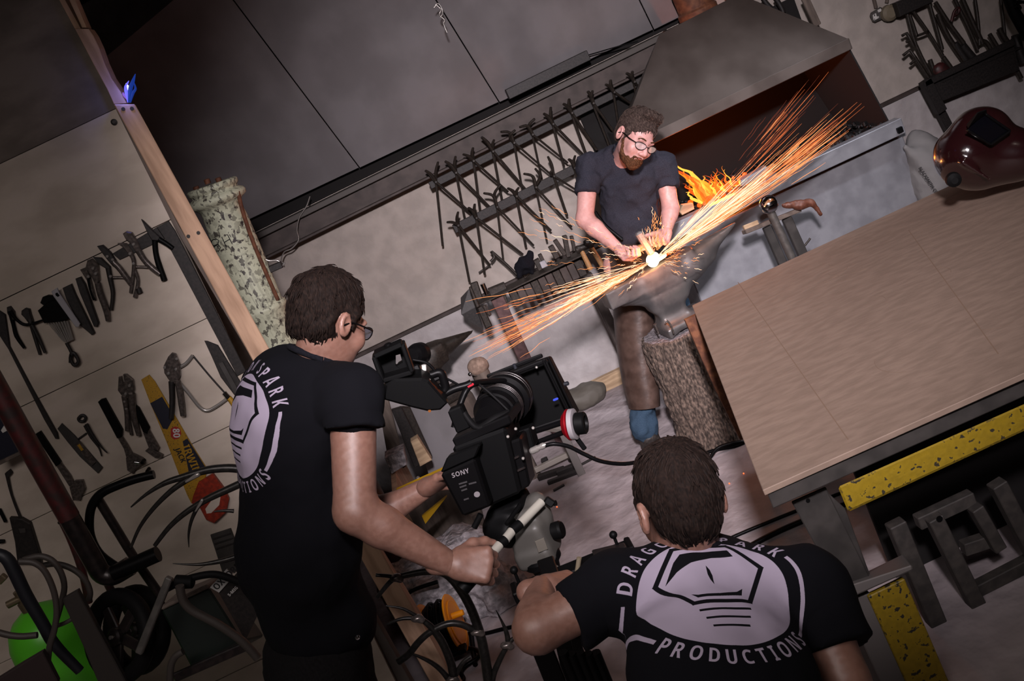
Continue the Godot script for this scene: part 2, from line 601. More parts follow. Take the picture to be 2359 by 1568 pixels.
	# bark: deep furrows running up the trunk
	M.bark = mottled(Color(0.17, 0.135, 0.115), Color(0.46, 0.39, 0.345), 0.02, Vector3(7.0, 2.6, 7.0), 0.95, 0.0, 9.0, 31)
	M.log_end = mottled(Color(0.34, 0.32, 0.33), Color(0.52, 0.49, 0.50), 0.03, Vector3.ONE * 3.0, 0.9, 0.0, 6.0, 32)
	# chipped paint: ragged dark patches through a coat of colour
	M.chipped = chips(Color(0.76, 0.765, 0.66), Color(0.17, 0.14, 0.125), 0.0125, 0.35, Vector3(2.6, 1.9, 2.6), 33)
	M.yellow = chips(Color(0.52, 0.425, 0.025), Color(0.10, 0.085, 0.06), 0.016, 0.265, Vector3(1.9, 1.9, 1.9), 34)
	M.saw_yellow = chips(Color(0.62, 0.46, 0.05), Color(0.15, 0.125, 0.10), 0.03, 0.22, Vector3.ONE * 4.0, 35)
	M.shirt_grey = cloth(Color(0.16, 0.158, 0.19), 36)
	M.shirt_black = cloth(Color(0.055, 0.055, 0.075), 37)
	M.jeans = cloth(Color(0.20, 0.27, 0.34), 38)
	M.dark_jeans = cloth(Color(0.05, 0.046, 0.05), 39)
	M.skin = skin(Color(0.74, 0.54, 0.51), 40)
	M.skin_shaded = skin(Color(0.46, 0.325, 0.275), 41)  # skin darkened in its colour for the crew standing in shade
	M.hair_brown = hairmat(Color(0.13, 0.10, 0.09), Color(0.31, 0.255, 0.23), 42)
	M.hair_dark = hairmat(Color(0.055, 0.036, 0.03), Color(0.13, 0.09, 0.072), 43)
	M.beard = hairmat(Color(0.20, 0.12, 0.075), Color(0.40, 0.27, 0.18), 44)
	M.lip = plainmat(Color(0.60, 0.32, 0.30), 0.5)
	M.boot = mottled(Color(0.14, 0.12, 0.11), Color(0.26, 0.23, 0.215), 0.03, Vector3.ONE * 5.0, 0.6, 0.0, 2.0, 45)
	M.dust = plainmat(Color(0.40, 0.37, 0.36), 0.9)
	M.ink = plainmat(Color(0.05, 0.045, 0.05), 0.7)
	M.white_ink = plainmat(Color(0.72, 0.71, 0.70), 0.6)
	M.burgundy = plainmat(Color(0.11, 0.035, 0.04), 0.18)
	M.burgundy.clearcoat_enabled = true
	M.burgundy.clearcoat = 0.8
	M.burgundy.clearcoat_roughness = 0.08
	M.soot_shade = plainmat(Color(0.055, 0.04, 0.036), 0.95)  # hood soot, and the boards coloured in as shade
	M.rust = mottled(Color(0.30, 0.16, 0.09), Color(0.44, 0.27, 0.17), 0.02, Vector3.ONE * 2.0, 0.75, 0.1, 0.0, 50)
	M.hot_dull = glow(Color(1.0, 0.35, 0.08), 1.2)
	M.grey_steel = mottled(Color(0.30, 0.29, 0.28), Color(0.38, 0.365, 0.35), 0.02, Vector3.ONE * 2.0, 0.5, 0.4, 0.0, 51)
	M.rack_leg = mottled(Color(0.26, 0.17, 0.17), Color(0.34, 0.245, 0.24), 0.02, Vector3.ONE * 2.0, 0.55, 0.2, 0.0, 52)
	M.stone_tan = mottled(Color(0.46, 0.38, 0.33), Color(0.58, 0.49, 0.43), 0.02, Vector3.ONE * 4.0, 0.9, 0.0, 3.0, 53)
	M.beige = plainmat(Color(0.42, 0.38, 0.31), 0.6)
	M.dusty = plainmat(Color(0.32, 0.30, 0.27), 0.7)
	M.pale_steel = plainmat(Color(0.62, 0.61, 0.63), 0.4, 0.3)
	M.saw_blue = plainmat(Color(0.05, 0.05, 0.12), 0.55)
	M.saw_red = plainmat(Color(0.55, 0.10, 0.08), 0.55)
	M.pencil = plainmat(Color(0.40, 0.32, 0.26), 0.9)
	M.frame_grey = mottled(Color(0.18, 0.165, 0.155), Color(0.24, 0.22, 0.205), 0.02, Vector3.ONE * 2.0, 0.7, 0.1, 0.0, 54)
	M.lever_blue = plainmat(Color(0.09, 0.095, 0.12), 0.5, 0.2)
	M.brown_board = plainmat(Color(0.13, 0.105, 0.09), 0.8)
	M.red_board = plainmat(Color(0.13, 0.075, 0.07), 0.8)
	M.dull_brass = plainmat(Color(0.45, 0.40, 0.32), 0.4, 0.7)
	M.hose = plainmat(Color(0.20, 0.175, 0.16), 0.6)
	M.tree_iron = mottled(Color(0.13, 0.125, 0.12), Color(0.20, 0.19, 0.18), 0.03, Vector3.ONE * 4.0, 0.38, 0.6, 0.0, 55)
	M.yellow_clean = plainmat(Color(0.72, 0.55, 0.05), 0.5)
	M.dusty_pale = plainmat(Color(0.50, 0.47, 0.44), 0.8)
	M.hammer_steel = mottled(Color(0.52, 0.50, 0.49), Color(0.62, 0.59, 0.58), 0.03, Vector3.ONE * 5.0, 0.38, 0.5, 0.0, 56)
	M.lens = plainmat(Color(0.9, 0.88, 0.88, 0.15), 0.05)
	M.lens.transparency = BaseMaterial3D.TRANSPARENCY_ALPHA
	M.lens_dark = plainmat(Color(0.25, 0.25, 0.30, 0.45), 0.05)
	M.lens_dark.transparency = BaseMaterial3D.TRANSPARENCY_ALPHA
	M.grey_ink = plainmat(Color(0.42, 0.40, 0.41), 0.6)
	M.faint_ink = plainmat(Color(0.16, 0.15, 0.155), 0.6)
	M.focus_red = plainmat(Color(0.50, 0.03, 0.08), 0.35, 0.4)
	M.head_grey = plainmat(Color(0.27, 0.26, 0.245), 0.5)
	M.pale_band = plainmat(Color(0.55, 0.535, 0.50), 0.3)
	M.crew = crew_print()
	for k in ["gloss_black", "black", "rubber", "shirt_black", "shirt_grey", "crew", "jeans", "dark_jeans", "hair_brown", "hair_dark", "beard"]: M[k].metallic_specular = 0.22
	M.disc_grey = plainmat(Color(0.48, 0.46, 0.47), 0.6)
	M.paper = plainmat(Color(0.60, 0.59, 0.58), 0.8)
	M.sack = plainmat(Color(0.44, 0.43, 0.425), 0.85)

func chips(coat: Color, under: Color, freq: float, amount: float, scale: Vector3, seed_: int) -> StandardMaterial3D:
	var m := plainmat(Color.WHITE, 0.6)
	var n := fbm(freq, seed_, 4)
	m.albedo_texture = ntex(n, [0.0, under, amount, under.lightened(0.05), amount + 0.015, coat.darkened(0.25), amount + 0.04, coat, 1.0, coat.darkened(0.12)], 1024)
	m.uv1_triplanar = true
	m.uv1_world_triplanar = true
	m.uv1_scale = scale
	m.normal_enabled = true
	m.normal_texture = ntex(n, [], 1024, 2.0)
	return m

func cloth(c: Color, seed_: int) -> StandardMaterial3D:
	var m := mottled(c.darkened(0.08), c.lightened(0.03), 0.05, Vector3.ONE * 5.0, 0.95, 0.0, 1.5, seed_)
	return m

func skin(c: Color, seed_: int) -> StandardMaterial3D:
	var m := mottled(c.darkened(0.05), c.lightened(0.05), 0.02, Vector3.ONE * 5.0, 0.48, 0.0, 0.6, seed_)
	m.subsurf_scatter_enabled = true
	m.subsurf_scatter_strength = 0.08
	return m

func hairmat(a: Color, b: Color, seed_: int) -> StandardMaterial3D:
	return mottled(a, b, 0.03, Vector3(9, 4, 9), 0.8, 0.0, 3.0, seed_)

func wallpart(called: String, lo: Vector3, hi: Vector3, m: Material, parent: Node = self) -> MeshInstance3D:
	var st := mb()
	block(st, lo, hi, 0.003)
	return obj(called, st, m, parent, "structure" if parent == self else "")

func build_room() -> void:
	wallpart("floor", Vector3(-3.7, -0.15, -6.3), Vector3(4.7, 0, 2.7), M.concrete)
	var back := wallpart("wall_back", Vector3(-3.7, 0, -6.32), Vector3(4.7, 0.9, -6.1), M.dado)
	wallpart("wall_back", Vector3(-3.7, 0.92, -6.32), Vector3(4.7, 3.5, -6.1), M.plaster)
	wallpart("trim_1", Vector3(-3.5, 0.895, -6.2), Vector3(4.5, 0.918, -6.088), M.brown_steel)
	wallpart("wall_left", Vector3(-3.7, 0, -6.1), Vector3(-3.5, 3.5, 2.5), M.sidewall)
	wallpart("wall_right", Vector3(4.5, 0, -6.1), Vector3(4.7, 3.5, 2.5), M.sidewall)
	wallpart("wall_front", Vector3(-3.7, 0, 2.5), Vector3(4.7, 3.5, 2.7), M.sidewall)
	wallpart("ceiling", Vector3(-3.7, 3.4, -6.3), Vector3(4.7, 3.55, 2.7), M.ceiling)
	view()
	# skirting plank along the foot of the back wall, pale new timber
	var st := mb()
	beam(st, Vector3(0.0, 0.05, -6.07), Vector3(1.2, 0.05, -6.07), 0.045, 0.10)
	obj("baseboard_back", st, M.plank, self, "structure")
	# rolled steel joist across the wall with its dark web and paler flanges
	var j := thing("steel_joist", "long brown steel joist running across the back wall above the tongs", "beam", W(800, 500, 6.0))
	j.set_meta("kind", "structure")
	var a := W(560, 590, 6.03); var b := W(1620, 68, 6.03)
	st = mb()
	beam(st, a, b, 0.06, 0.12, Vector3.UP)
	obj("web", st, M.brown_steel, j)
	var up := Vector3(0, 1, 0)
	st = mb()
	beam(st, a - up * 0.062 + Vector3(0, 0, 0.02), b - up * 0.062 + Vector3(0, 0, 0.0), 0.12, 0.016)
	obj("flange", st, M.brown_steel, j)
	st = mb()
	beam(st, a + up * 0.072 + Vector3(0, 0, 0.02), b + up * 0.072 + Vector3(0, 0, 0.0), 0.12, 0.034)
	obj("flange", st, M.flange, j)
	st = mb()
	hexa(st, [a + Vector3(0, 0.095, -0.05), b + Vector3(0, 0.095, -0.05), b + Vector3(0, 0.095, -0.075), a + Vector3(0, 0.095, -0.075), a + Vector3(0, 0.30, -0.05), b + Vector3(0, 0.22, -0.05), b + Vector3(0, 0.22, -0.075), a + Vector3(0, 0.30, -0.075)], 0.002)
	obj("shade_band", st, M.soot_shade, j)  # dark board put in as the shadow under the overhanging sheets
	# metal cladding that leans out into the room above the joist
	var clad := thing("metal_cladding", "grey metal sheets leaning out above the joist", "cladding", W(828, 386, 6.0))
	clad.set_meta("kind", "structure")
	var s := Vector3(-0.155, 0.931, 0.335)
	var foot := [[250, 657], [828, 386], [1150, 235], [1506, 68], [1566, 40]]
	var tall := [0.95, 1.33, 1.75, 1.8, 1.8]
	for i in 4:
		var p0 := W(foot[i][0] + 1.5, foot[i][1], 6.0); var p1 := W(foot[i + 1][0] - 1.5, foot[i + 1][1], 6.0)
		var t := Vector3(0, 0.012, -0.03) * (0.1 + 0.06 * (i % 2))
		var q := [p0, p1, p1 + t, p0 + t]
		for k in 4: q.append(q[k] + s * (tall[i] if k in [0, 3] else tall[i + 1]))
		st = mb()
		hexa(st, q, 0.0015)
		obj("metal_sheet", st, M.sheet, clad)
	# square tube and its cable lying along the top flange
	st = mb()
	beam(st, W(1168, 218, 5.93), W(1355, 127, 5.93), 0.05, 0.06)
	tag(obj("steel_tube", st, M.dark_iron), "short black square tube lying on the joist below the metal sheets", "tube")
	st = mb()
	tube(st, spline(P([1330, 134, 1372, 122, 1420, 108, 1470, 95], 5.93)), 0.0035, 6)
	tag(obj("cable", st, M.rubber), "thin black cable trailing off the square tube on the joist", "cable")
	st = mb()
	tube(st, spline(P([1005, 12, 1016, 22, 1012, 34, 1024, 46, 1022, 55, 1030, 75], 5.55)), 0.004, 6)
	tube(st, spline(P([1000, 18, 1008, 8, 1016, 16, 1020, 30, 1014, 40], 5.55)), 0.003, 6)
	tag(obj("wire_hook", st, M.steel), "bent bright wire hook hanging on the metal sheets", "hook")
	st = mb()
	tube(st, spline(P([714, 452, 706, 475, 690, 500, 684, 530, 688, 552, 672, 572, 655, 580, 648, 598, 652, 606], 5.94)), 0.004, 6)
	tag(obj("hanging_wire", st, M.steel), "kinked bright wire hanging from the joist behind the chipped column", "wire")

func build_forge() -> void:
	view()
	var f := thing("forge_hearth", "grey sheet metal forge hearth full of coal against the back wall", "forge", Vector3(1.75, 0, -5.6))
	var st := mb()
	block(st, Vector3(1.05, 0.0, -6.06), Vector3(2.43, 0.87, -5.32), 0.006)
	obj("body", st, M.galv, f)
	st = mb()
	beam(st, W(1530, 541, 5.27), W(2074, 288, 5.27), 0.075, 0.085)
	obj("front_rim", st, M.galv, f)
	st = mb()
	block(st, Vector3(2.40, 0.86, -6.05), Vector3(2.45, 0.95, -5.32), 0.004)
	obj("side_rim", st, M.galv, f)
	st = mb()
	block(st, Vector3(1.03, 0.86, -6.05), Vector3(1.08, 0.95, -5.32), 0.004)
	obj("side_rim", st, M.galv, f)
	st = mb()
	box(st, Transform3D(Basis(), W(2073, 299, 5.22)), Vector3(0.03, 0.03, 0.02), 0.002)
	obj("square_socket", st, M.black, f)
	# coal: a rough bed and loose lumps
	var n := fbm(9.0, 4, 3)
	st = mb()
	st.set_smooth_group(-1)
	var pt := func(i: int, k: int) -> Vector3:
		var x := 1.08 + 1.32 * i / 44.0
		var z := -6.0 + 0.66 * k / 22.0
		var fire := exp(-(pow((x - 1.46) / 0.16, 2) + pow((z + 5.62) / 0.2, 2)))
		return Vector3(x, 0.915 + n.get_noise_2d(x * 3, z * 3) * 0.05 + 0.05 * fire + n.get_noise_2d(x * 17, z * 17) * 0.02, z)
	for i in 44:
		for k in 22:
			quad(st, pt.call(i, k), pt.call(i, k + 1), pt.call(i + 1, k + 1), pt.call(i + 1, k))
	obj("coal_bed", st, M.coal, f, "stuff")
	st = mb()
	for i in 240:
		var c := Vector3(rng.randf_range(1.1, 2.38), 0.94 + rng.randf() * 0.015, rng.randf_range(-5.95, -5.36))
		var s := rng.randf_range(0.012, 0.032)
		box(st, Transform3D(Basis.from_euler(Vector3(rng.randf() * 6, rng.randf() * 6, rng.randf() * 6)), c), Vector3(s, s * 0.8, s * 1.2), s * 0.25)
	obj("coal_lump", st, M.coal, f, "stuff")
	st = mb()
	for i in 70:
		var c := Vector3(1.46 + rng.randfn(0, 0.08), 0.955 + rng.randf() * 0.03, -5.6 + rng.randfn(0, 0.07))
		var s := rng.randf_range(0.012, 0.03)
		box(st, Transform3D(Basis.from_euler(Vector3(rng.randf() * 6, rng.randf() * 6, rng.randf() * 6)), c), Vector3(s, s, s), s * 0.25)
	obj("glowing_coal", st, glow(Color(1.0, 0.30, 0.05), 2.2), f, "stuff")

	# hood: a pyramid of sheet steel over an open front, soot black inside
	var h := thing("forge_hood", "brown sheet steel hood over the forge fire with open front", "hood", Vector3(1.75, 1.42, -5.6))
	h.set_meta("kind", "structure")
	var bl := W(1428, 367, 5.25); var br := W(1962, 112, 5.25)
	var tl := W(1519, 79, 5.8); var tr := W(1702, -14, 5.8)
	var bb := Vector3(0, 0, -0.82); var tb := Vector3(0, 0, -0.26)
	st = mb()
	var lip := Vector3(0, 0.055, 0)
	for q in [[bl + lip, br + lip, tr, tl], [br + lip, br + lip + bb, tr + tb, tr], [bl + lip + bb + Vector3(0.22, 0, 0), bl + lip, tl, tl + tb + Vector3(0.12, 0, 0)]]:
		var nn: Vector3 = (q[1] - q[0]).cross(q[3] - q[0]).normalized() * 0.004
		hexa(st, [q[0], q[1], q[1] - nn, q[0] - nn, q[3], q[2], q[2] - nn, q[3] - nn], 0.001)
	obj("hood_panel", st, M.hood, h)
	st = mb()
	beam(st, bl + lip / 2, br + lip / 2, 0.012, 0.06)
	beam(st, br + lip / 2, br + bb + lip / 2, 0.012, 0.06)
	beam(st, bl + lip / 2, bl + bb + Vector3(0.22, 0, 0) + lip / 2, 0.012, 0.06)
	obj("lip", st, M.hood, h)
	st = mb()
	block(st, Vector3(bl.x + 0.02, 0.9, -6.08), Vector3(br.x + 0.12, 1.75, -6.05), 0.003)
	obj("back_plate", st, M.soot_shade, h)
	st = mb()
	hexa(st, [Vector3(2.40, 0.93, -5.36), Vector3(2.408, 0.93, -5.36), Vector3(2.408, 0.93, -6.04), Vector3(2.40, 0.93, -6.04), br + Vector3(-0.01, 0.01, -0.02), br + Vector3(0, 0.01, -0.02), br + bb + Vector3(0, 0.01, 0.03), br + bb + Vector3(-0.01, 0.01, 0.03)], 0.001)
	obj("side_plate", st, M.soot_shade, h)
	st = mb()
	block(st, Vector3(1.06, 0.95, -6.04), Vector3(1.068, 1.5, -5.5), 0.001)
	obj("side_plate", st, M.soot_shade, h)
	var fl := thing("flue_pipe", "rusty brown round flue pipe rising from the hood", "pipe", (tl + tr) / 2)
	st = mb()
	var fc := W(1607, 26, 5.92)
	fc.y -= 0.02
	lathe(st, fc, Vector3.UP, [0.118, 0, 0.118, 0.03, 0.108, 0.04, 0.108, 3.4 - fc.y], 28)
	obj("pipe", st, M.rust, fl)

	# fire: tongues of flame leaning with the draught
	var fire := thing("forge_fire", "orange flames licking up from the coals of the forge", "fire", W(1650, 462, 5.6))
	var mats := [glow(Color(1.0, 0.36, 0.05), 1.3), glow(Color(1.0, 0.52, 0.10), 1.8), glow(Color(1.0, 0.72, 0.26), 2.2)]
	for m in mats:
		m.transparency = BaseMaterial3D.TRANSPARENCY_ALPHA
		m.albedo_color = Color(0.02, 0.02, 0.02, 0.5)
	var tongues := [
		[1640, 462, 1612, 440, 1596, 412, 1570, 398, 1556, 384, 20, 0], [1640, 466, 1618, 446, 1604, 422, 1580, 404, 1562, 380, 15, 1],
		[1648, 466, 1628, 452, 1612, 430, 1600, 415, 1588, 396, 20, 1], [1652, 466, 1632, 452, 1620, 440, 1608, 424, 1602, 410, 14, 2],
		[1630, 462, 1600, 446, 1590, 436, 1580, 428, 1572, 425, 12, 0], [1660, 464, 1644, 448, 1636, 430, 1630, 416, 1622, 404, 14, 0],
		[1662, 464, 1652, 450, 1646, 436, 1640, 424, 1638, 416, 14, 2], [1668, 462, 1664, 444, 1656, 428, 1650, 410, 1648, 386, 16, 0],
		[1672, 460, 1668, 446, 1666, 430, 1658, 414, 1654, 398, 12, 1], [1678, 456, 1678, 442, 1676, 428, 1668, 412, 1660, 392, 11, 0],
		[1682, 454, 1686, 442, 1688, 432, 1684, 424, 1692, 422, 10, 0], [1676, 458, 1670, 450, 1664, 440, 1662, 432, 1656, 424, 12, 2],
		[1655, 467, 1640, 460, 1630, 450, 1624, 444, 1614, 432, 14, 2], [1690, 450, 1692, 440, 1690, 430, 1694, 424, 1700, 420, 8, 0]]
	var fr := RandomNumberGenerator.new()
	fr.seed = 5
	var all := []
	for t in tongues:
		for c in 4:
			var q := []
			var dx := fr.randf_range(-14, 14) * (1 if c else 0)
			var gr := fr.randf_range(0.55, 1.08) if c else 1.0
			for k in 5:
				q.append(t[0] + (t[k * 2] - t[0]) * gr + dx * (1.0 - k * 0.1) + (fr.randf_range(-4, 4) if k else 0.0))
				q.append(t[1] + (t[k * 2 + 1] - t[1]) * gr - dx * 0.45 + (fr.randf_range(-3, 3) if k else 0.0))
			q.append(t[10] * fr.randf_range(0.45, 0.75))
			q.append((int(t[11]) + c) % 3)
			all.append(q)
	var i := 0
	for t in all:
		st = mb()
		var path := spline(P(t.slice(0, 10), 5.54 + 0.025 * (i % 6)), 6)
		for k in path.size():
			path[k] += cam_basis.x * sin(k * 0.8 + i) * 0.011 * k / path.size()
		var r: float = t[10] * 0.0027
		tube(st, path, [r * 0.8, r, r * 0.95, r * 0.62, r * 0.42, r * 0.2, r * 0.03], 8, true, 0.55)
		obj("flame", st, mats[t[11]], fire)
		i += 1
	var fl_light := OmniLight3D.new()
	fl_light.name = "fire_light"
	fl_light.light_color = Color(1.0, 0.42, 0.12)
	fl_light.light_energy = 0.45
	fl_light.omni_range = 8
	fl_light.omni_attenuation = 2
	fl_light.light_size = 0.08
	fl_light.shadow_enabled = true
	fire.add_child(fl_light)
	fl_light.position = Vector3(0, 0.10, 0.14)

	# small things about the hearth
	st = mb()
	hexa(st, P3([1708, 432, 5.30, 1776, 398, 5.30, 1768, 392, 5.40, 1702, 424, 5.40, 1704, 418, 5.30, 1768, 382, 5.30, 1760, 378, 5.40, 1700, 412, 5.40]), 0.008)
	tag(obj("steel_block", st, M.galv), "pale grey steel block lying on the forge rim under the sparks", "block")
	st = mb()
	prism(st, P([1565, 488, 1573, 472, 1597, 468, 1600, 482, 1572, 496], 5.45), Vector3(0, 0, -0.05), 0.004)
	tag(obj("wood_offcut", st, M.plank), "pale wood offcut on the coal beside the flames", "wood")
	st = mb()
	lathe(st, W(2012, 300, 5.55), (W(2025, 293, 5.55) - W(2012, 300, 5.55)), [0.02, 0, 0.02, 0.06, 0.015, 0.06, 0.015, 0.0], 14)
	tag(obj("pipe_offcut", st, M.tool_steel), "short bright pipe offcut on the coal at the right end of the hearth", "pipe")

	# sack of fuel at the end of the hearth
	var sk := thing("fuel_sack", "grey printed fuel sack slumped beside the right end of the forge", "sack", W(2120, 470, 5.2))
	view(2060, 240, 7.468)
	var g := [ell(W(680, 1320, 5.32), Vector3(0.12, 0.30, 0.12), Basis(cam_basis.x, cam_basis.y, cam_basis.z) * Basis(Vector3(0, 0, 1), 0.38), 0.05),
		ell(W(830, 1500, 5.35), Vector3(0.14, 0.34, 0.13), Basis(Vector3(0, 0, 1), 0.1), 0.06), cap(W(200, 740, 5.28), W(640, 1120, 5.30), 0.012, 0.07, 0.05)]
	soft("bag", net(g, 0.012, [], fbm(9, 5, 3), 0.012), M.sack, sk)
	var tx := text_mesh("BLACKSMITH CO", 0.05, 0.002, true)
	var o := place("lettering", tx, M.ink, sk)
	var p0 := W(585, 1310, 5.17); var p1 := W(730, 1530, 5.17)
	var ax := (p1 - p0).normalized()
	var az := (EYE - p0).normalized()
	az = (az - ax * az.dot(ax)).normalized()
	o.transform = Transform3D(Basis(ax, az.cross(ax), az).scaled_local(Vector3.ONE * (W(440, 1090, 5.17).distance_to(p1) / tx.get_aabb().size.x)), p0 - sk.position)

	build_anvil()

func text_mesh(s: String, size := 0.1, depth := 0.002, bold := false) -> ArrayMesh:
	var t := TextMesh.new()
	var fnt := SystemFont.new()
	fnt.font_names = PackedStringArray(["Droid Sans"])
	if bold: fnt.font_weight = 700
	t.font = fnt
	t.text = s
	t.font_size = 64
	t.pixel_size = size / 64.0
	t.depth = depth
	var a := ArrayMesh.new()
	a.add_surface_from_arrays(Mesh.PRIMITIVE_TRIANGLES, t.get_mesh_arrays())
	return a

func build_anvil() -> void:
	view()
	# stump: bark with furrows, sawn end with cracks
	var c := Vector3(0.772, 0, -4.775)
	var top := 0.615
	var log_ := thing("log_stump", "upright section of tree trunk with rough bark under the anvil", "stump", c)
	var n := fbm(1.0, 11, 4)
	n.fractal_type = FastNoiseLite.FRACTAL_RIDGED
	var n2 := fbm(1.0, 12, 3)
	var rs := []
	for k in 91:
		var y := top * k / 90.0
		var ring := []
		for s in 200:
			var a := TAU * s / 200.0
			var d := Vector3(cos(a), 0, -sin(a))
			var r := 0.192 + 0.02 * (1.0 - y / top) * (1.0 - y / top) + n2.get_noise_3d(d.x * 1.2, y * 1.0, d.z * 1.2) * 0.015
			r += -n.get_noise_3d(d.x * 3.2, y * 3.4, d.z * 3.2) * 0.017 + n2.get_noise_3d(d.x * 16, y * 14, d.z * 16) * 0.010
			if k == 90: r -= 0.012
			ring.append(c + d * r + Vector3.UP * y)
		rs.append(ring)
	var st := mb()
	rings(st, rs, false, 0)
	obj("bark", st, M.bark, log_)
	st = mb()
	var er := []
	for k in 9:
		var ring := []
		for s in 200:
			var v: Vector3 = (rs[90][s] - c - Vector3.UP * top) * (1.0 - k / 8.4)
			ring.append(c + v + Vector3.UP * (top + n2.get_noise_2d(v.x * 30, v.z * 30) * 0.004))
		er.append(ring)
	rings(st, er, false, 0)
	obj("end_face", st, M.log_end, log_)

	var a0 := W(1386, 676, 4.70); var a1 := W(1705, 511, 4.80)
	var x := a1 - a0
	x.y = 0
	x = x.normalized()
	var b := Basis(x, Vector3.UP, x.cross(Vector3.UP))
	var o := Vector3(a0.x, 0.0, a0.z)
	var H := 0.965
	var at := func(u: float, v: float, w: float) -> Vector3: return o + b * Vector3(u, 0, w) + Vector3.UP * (H + v)
	var g := [rbox(at.call(0.245, -0.045, 0), Vector3(0.245, 0.045, 0.062), b, 0.005, 0.012),
		cap(at.call(0.10, -0.085, 0), at.call(0.25, -0.14, 0), 0.035, 0.055, 0.05),
		rbox(at.call(0.29, -0.12, 0), Vector3(0.10, 0.09, 0.055), b, 0.02, 0.05),
		rbox(at.call(0.285, -0.22, 0), Vector3(0.072, 0.09, 0.05), b, 0.02, 0.05),
		cap(at.call(0.33, -0.12, 0), at.call(0.47, -0.07, 0), 0.06, 0.045, 0.05),
		rbox(at.call(0.325, -0.325, 0), Vector3(0.125, 0.028, 0.105), b, 0.012, 0.07),
		cap(at.call(0.47, -0.072, 0), at.call(0.765, 0.0, 0), 0.072, 0.006, 0.03), cap(at.call(0.38, -0.13, 0), at.call(0.56, -0.075, 0), 0.062, 0.048, 0.05),
		ell(at.call(0.285, -0.365, 0), Vector3(0.07, 0.03, 0.2), b, 0.03, true)]
	var an := soft("anvil", net(g, 0.007), M.anvil)
	tag(an, "big grey blacksmith's anvil on the bark covered stump, horn towards the forge", "anvil")
	var nails := [[1509, 748, 1518, 770, 4.60, -1], [1536, 738, 1552, 768, 4.58, 1]]
	for q in nails:
		st = mb()
		var p := W(q[0], q[1], q[4]); var e := W(q[2], q[3], q[4])
		tube(st, spline([e, e.lerp(p, 0.5) + Vector3(0.006 * q[5], 0.004, 0), p, p + Vector3(-0.012, -0.004, 0)] if q[5] > 0 else [e, e.lerp(p, 0.6), p]), 0.0045, 6)
		if q[5] < 0: lathe(st, p, Vector3.UP, [0.009, 0, 0.009, 0.004], 10)
		tag(obj("nail", st, M.tool_steel), "bent steel spike driven into the stump beside the anvil foot" if q[5] > 0 else "straight steel nail with flat head in the edge of the stump", "nail")
	st = mb()
	prism(st, P([1578, 737, 1606, 724, 1660, 865, 1718, 1012, 1706, 1014, 1650, 900, 1612, 815], 4.02), Vector3(0, 0, -0.02), 0.002)
	tag(obj("rusty_plate", st, M.rust), "orange brown rusty plate standing between the stump and the bench", "plate")
	# hot bar on the anvil
	var hot := thing("hot_bar", "white hot steel billet on the anvil under the hammer", "steel", W(1503, 604, 4.68))
	g = [ell(W(1503, 600, 4.68), Vector3(0.03, 0.034, 0.03), Basis(), 0.01), ell(W(1509, 592, 4.68), Vector3(0.022, 0.026, 0.024), Basis(), 0.01), cap(W(1503, 602, 4.68), W(1530, 588, 4.72), 0.018, 0.012, 0.01)]
	soft("hot_end", net(g, 0.005), glow(Color(1.0, 0.85, 0.62), 9.0), hot)
	st = mb()
	beam(st, W(1527, 590, 4.72), W(1560, 565, 4.80), 0.02, 0.02)
	obj("bar", st, M.hot_dull, hot)
	var l := OmniLight3D.new()
	l.name = "hot_light"
	l.light_color = Color(1.0, 0.55, 0.24)
	l.light_energy = 0.10
	l.omni_range = 8
	l.omni_attenuation = 2
	l.light_size = 0.04
	l.shadow_enabled = true
	hot.add_child(l)
	l.position = Vector3(0, 0.05, 0.10)

	# second anvil far back on the left, its horn up to the right
	var q0 := W(958, 838, 5.55); var q1 := W(1089, 762, 5.68)
	x = (q1 - q0).normalized()
	b = Basis(x, x.cross(Vector3(0, 0, -1)).normalized() * -1.0, Vector3(0, 0, 1))
	b = Basis(x, Vector3(0, 0, 1).cross(x).normalized(), Vector3(0, 0, 1))
	g = [cap(q0.lerp(q1, 0.3), q1, 0.074, 0.006, 0.03), rbox(q0.lerp(q1, 0.12) - b.y * 0.01, Vector3(0.13, 0.06, 0.06), b, 0.008, 0.03), rbox(q0.lerp(q1, 0.1) - b.y * 0.14, Vector3(0.07, 0.12, 0.05), b, 0.02, 0.05), rbox(q0.lerp(q1, 0.1) - b.y * 0.26, Vector3(0.14, 0.03, 0.09), b, 0.01, 0.05)]
	tag(soft("anvil", net(g, 0.009), M.iron), "dark old anvil behind the viewfinder, long horn pointing at the vice", "anvil")
	st = mb()
	var pb := q0.lerp(q1, 0.1) - b.y * 0.29
	lathe(st, Vector3(pb.x, 0, pb.z), Vector3.UP, [0.2, 0, 0.19, 0.05, 0.18, pb.y - 0.02, 0.17, pb.y], 24)
	tag(obj("log_stump", st, M.grey_wood), "short grey stump under the dark old anvil at the back", "stump")

	# hammer stand with a polished ball, between anvil and forge
	view(1660, 380, 6.03)
	var hs := thing("tool_stand", "steel stand with wooden bar beside the forge holding spare tools", "stand", W(900, 1300, 4.9))
	for q in [[650, 880, 860, 1360, 0.045], [925, 760, 1140, 1230, 0.05]]:
		st = mb()
		var p := W(q[0], q[1], 4.95)
		var e := W(q[2], q[3], 4.95)
		e += (e - p).normalized() * 0.55
		beam(st, p + (p - e).normalized() * 0.01, Vector3(e.x, 0.0, e.z), q[4], 0.03, Vector3(0, 0, 1))
		obj("leg", st, M.bench_steel, hs)
	st = mb()
	beam(st, W(325, 935, 4.90), W(1090, 625, 4.96), 0.05, 0.022, cam_basis.y)
	obj("wooden_bar", st, M.grey_wood, hs)
	st = mb()
	beam(st, W(320, 880, 4.93), W(520, 800, 4.93), 0.03, 0.028, cam_basis.y)
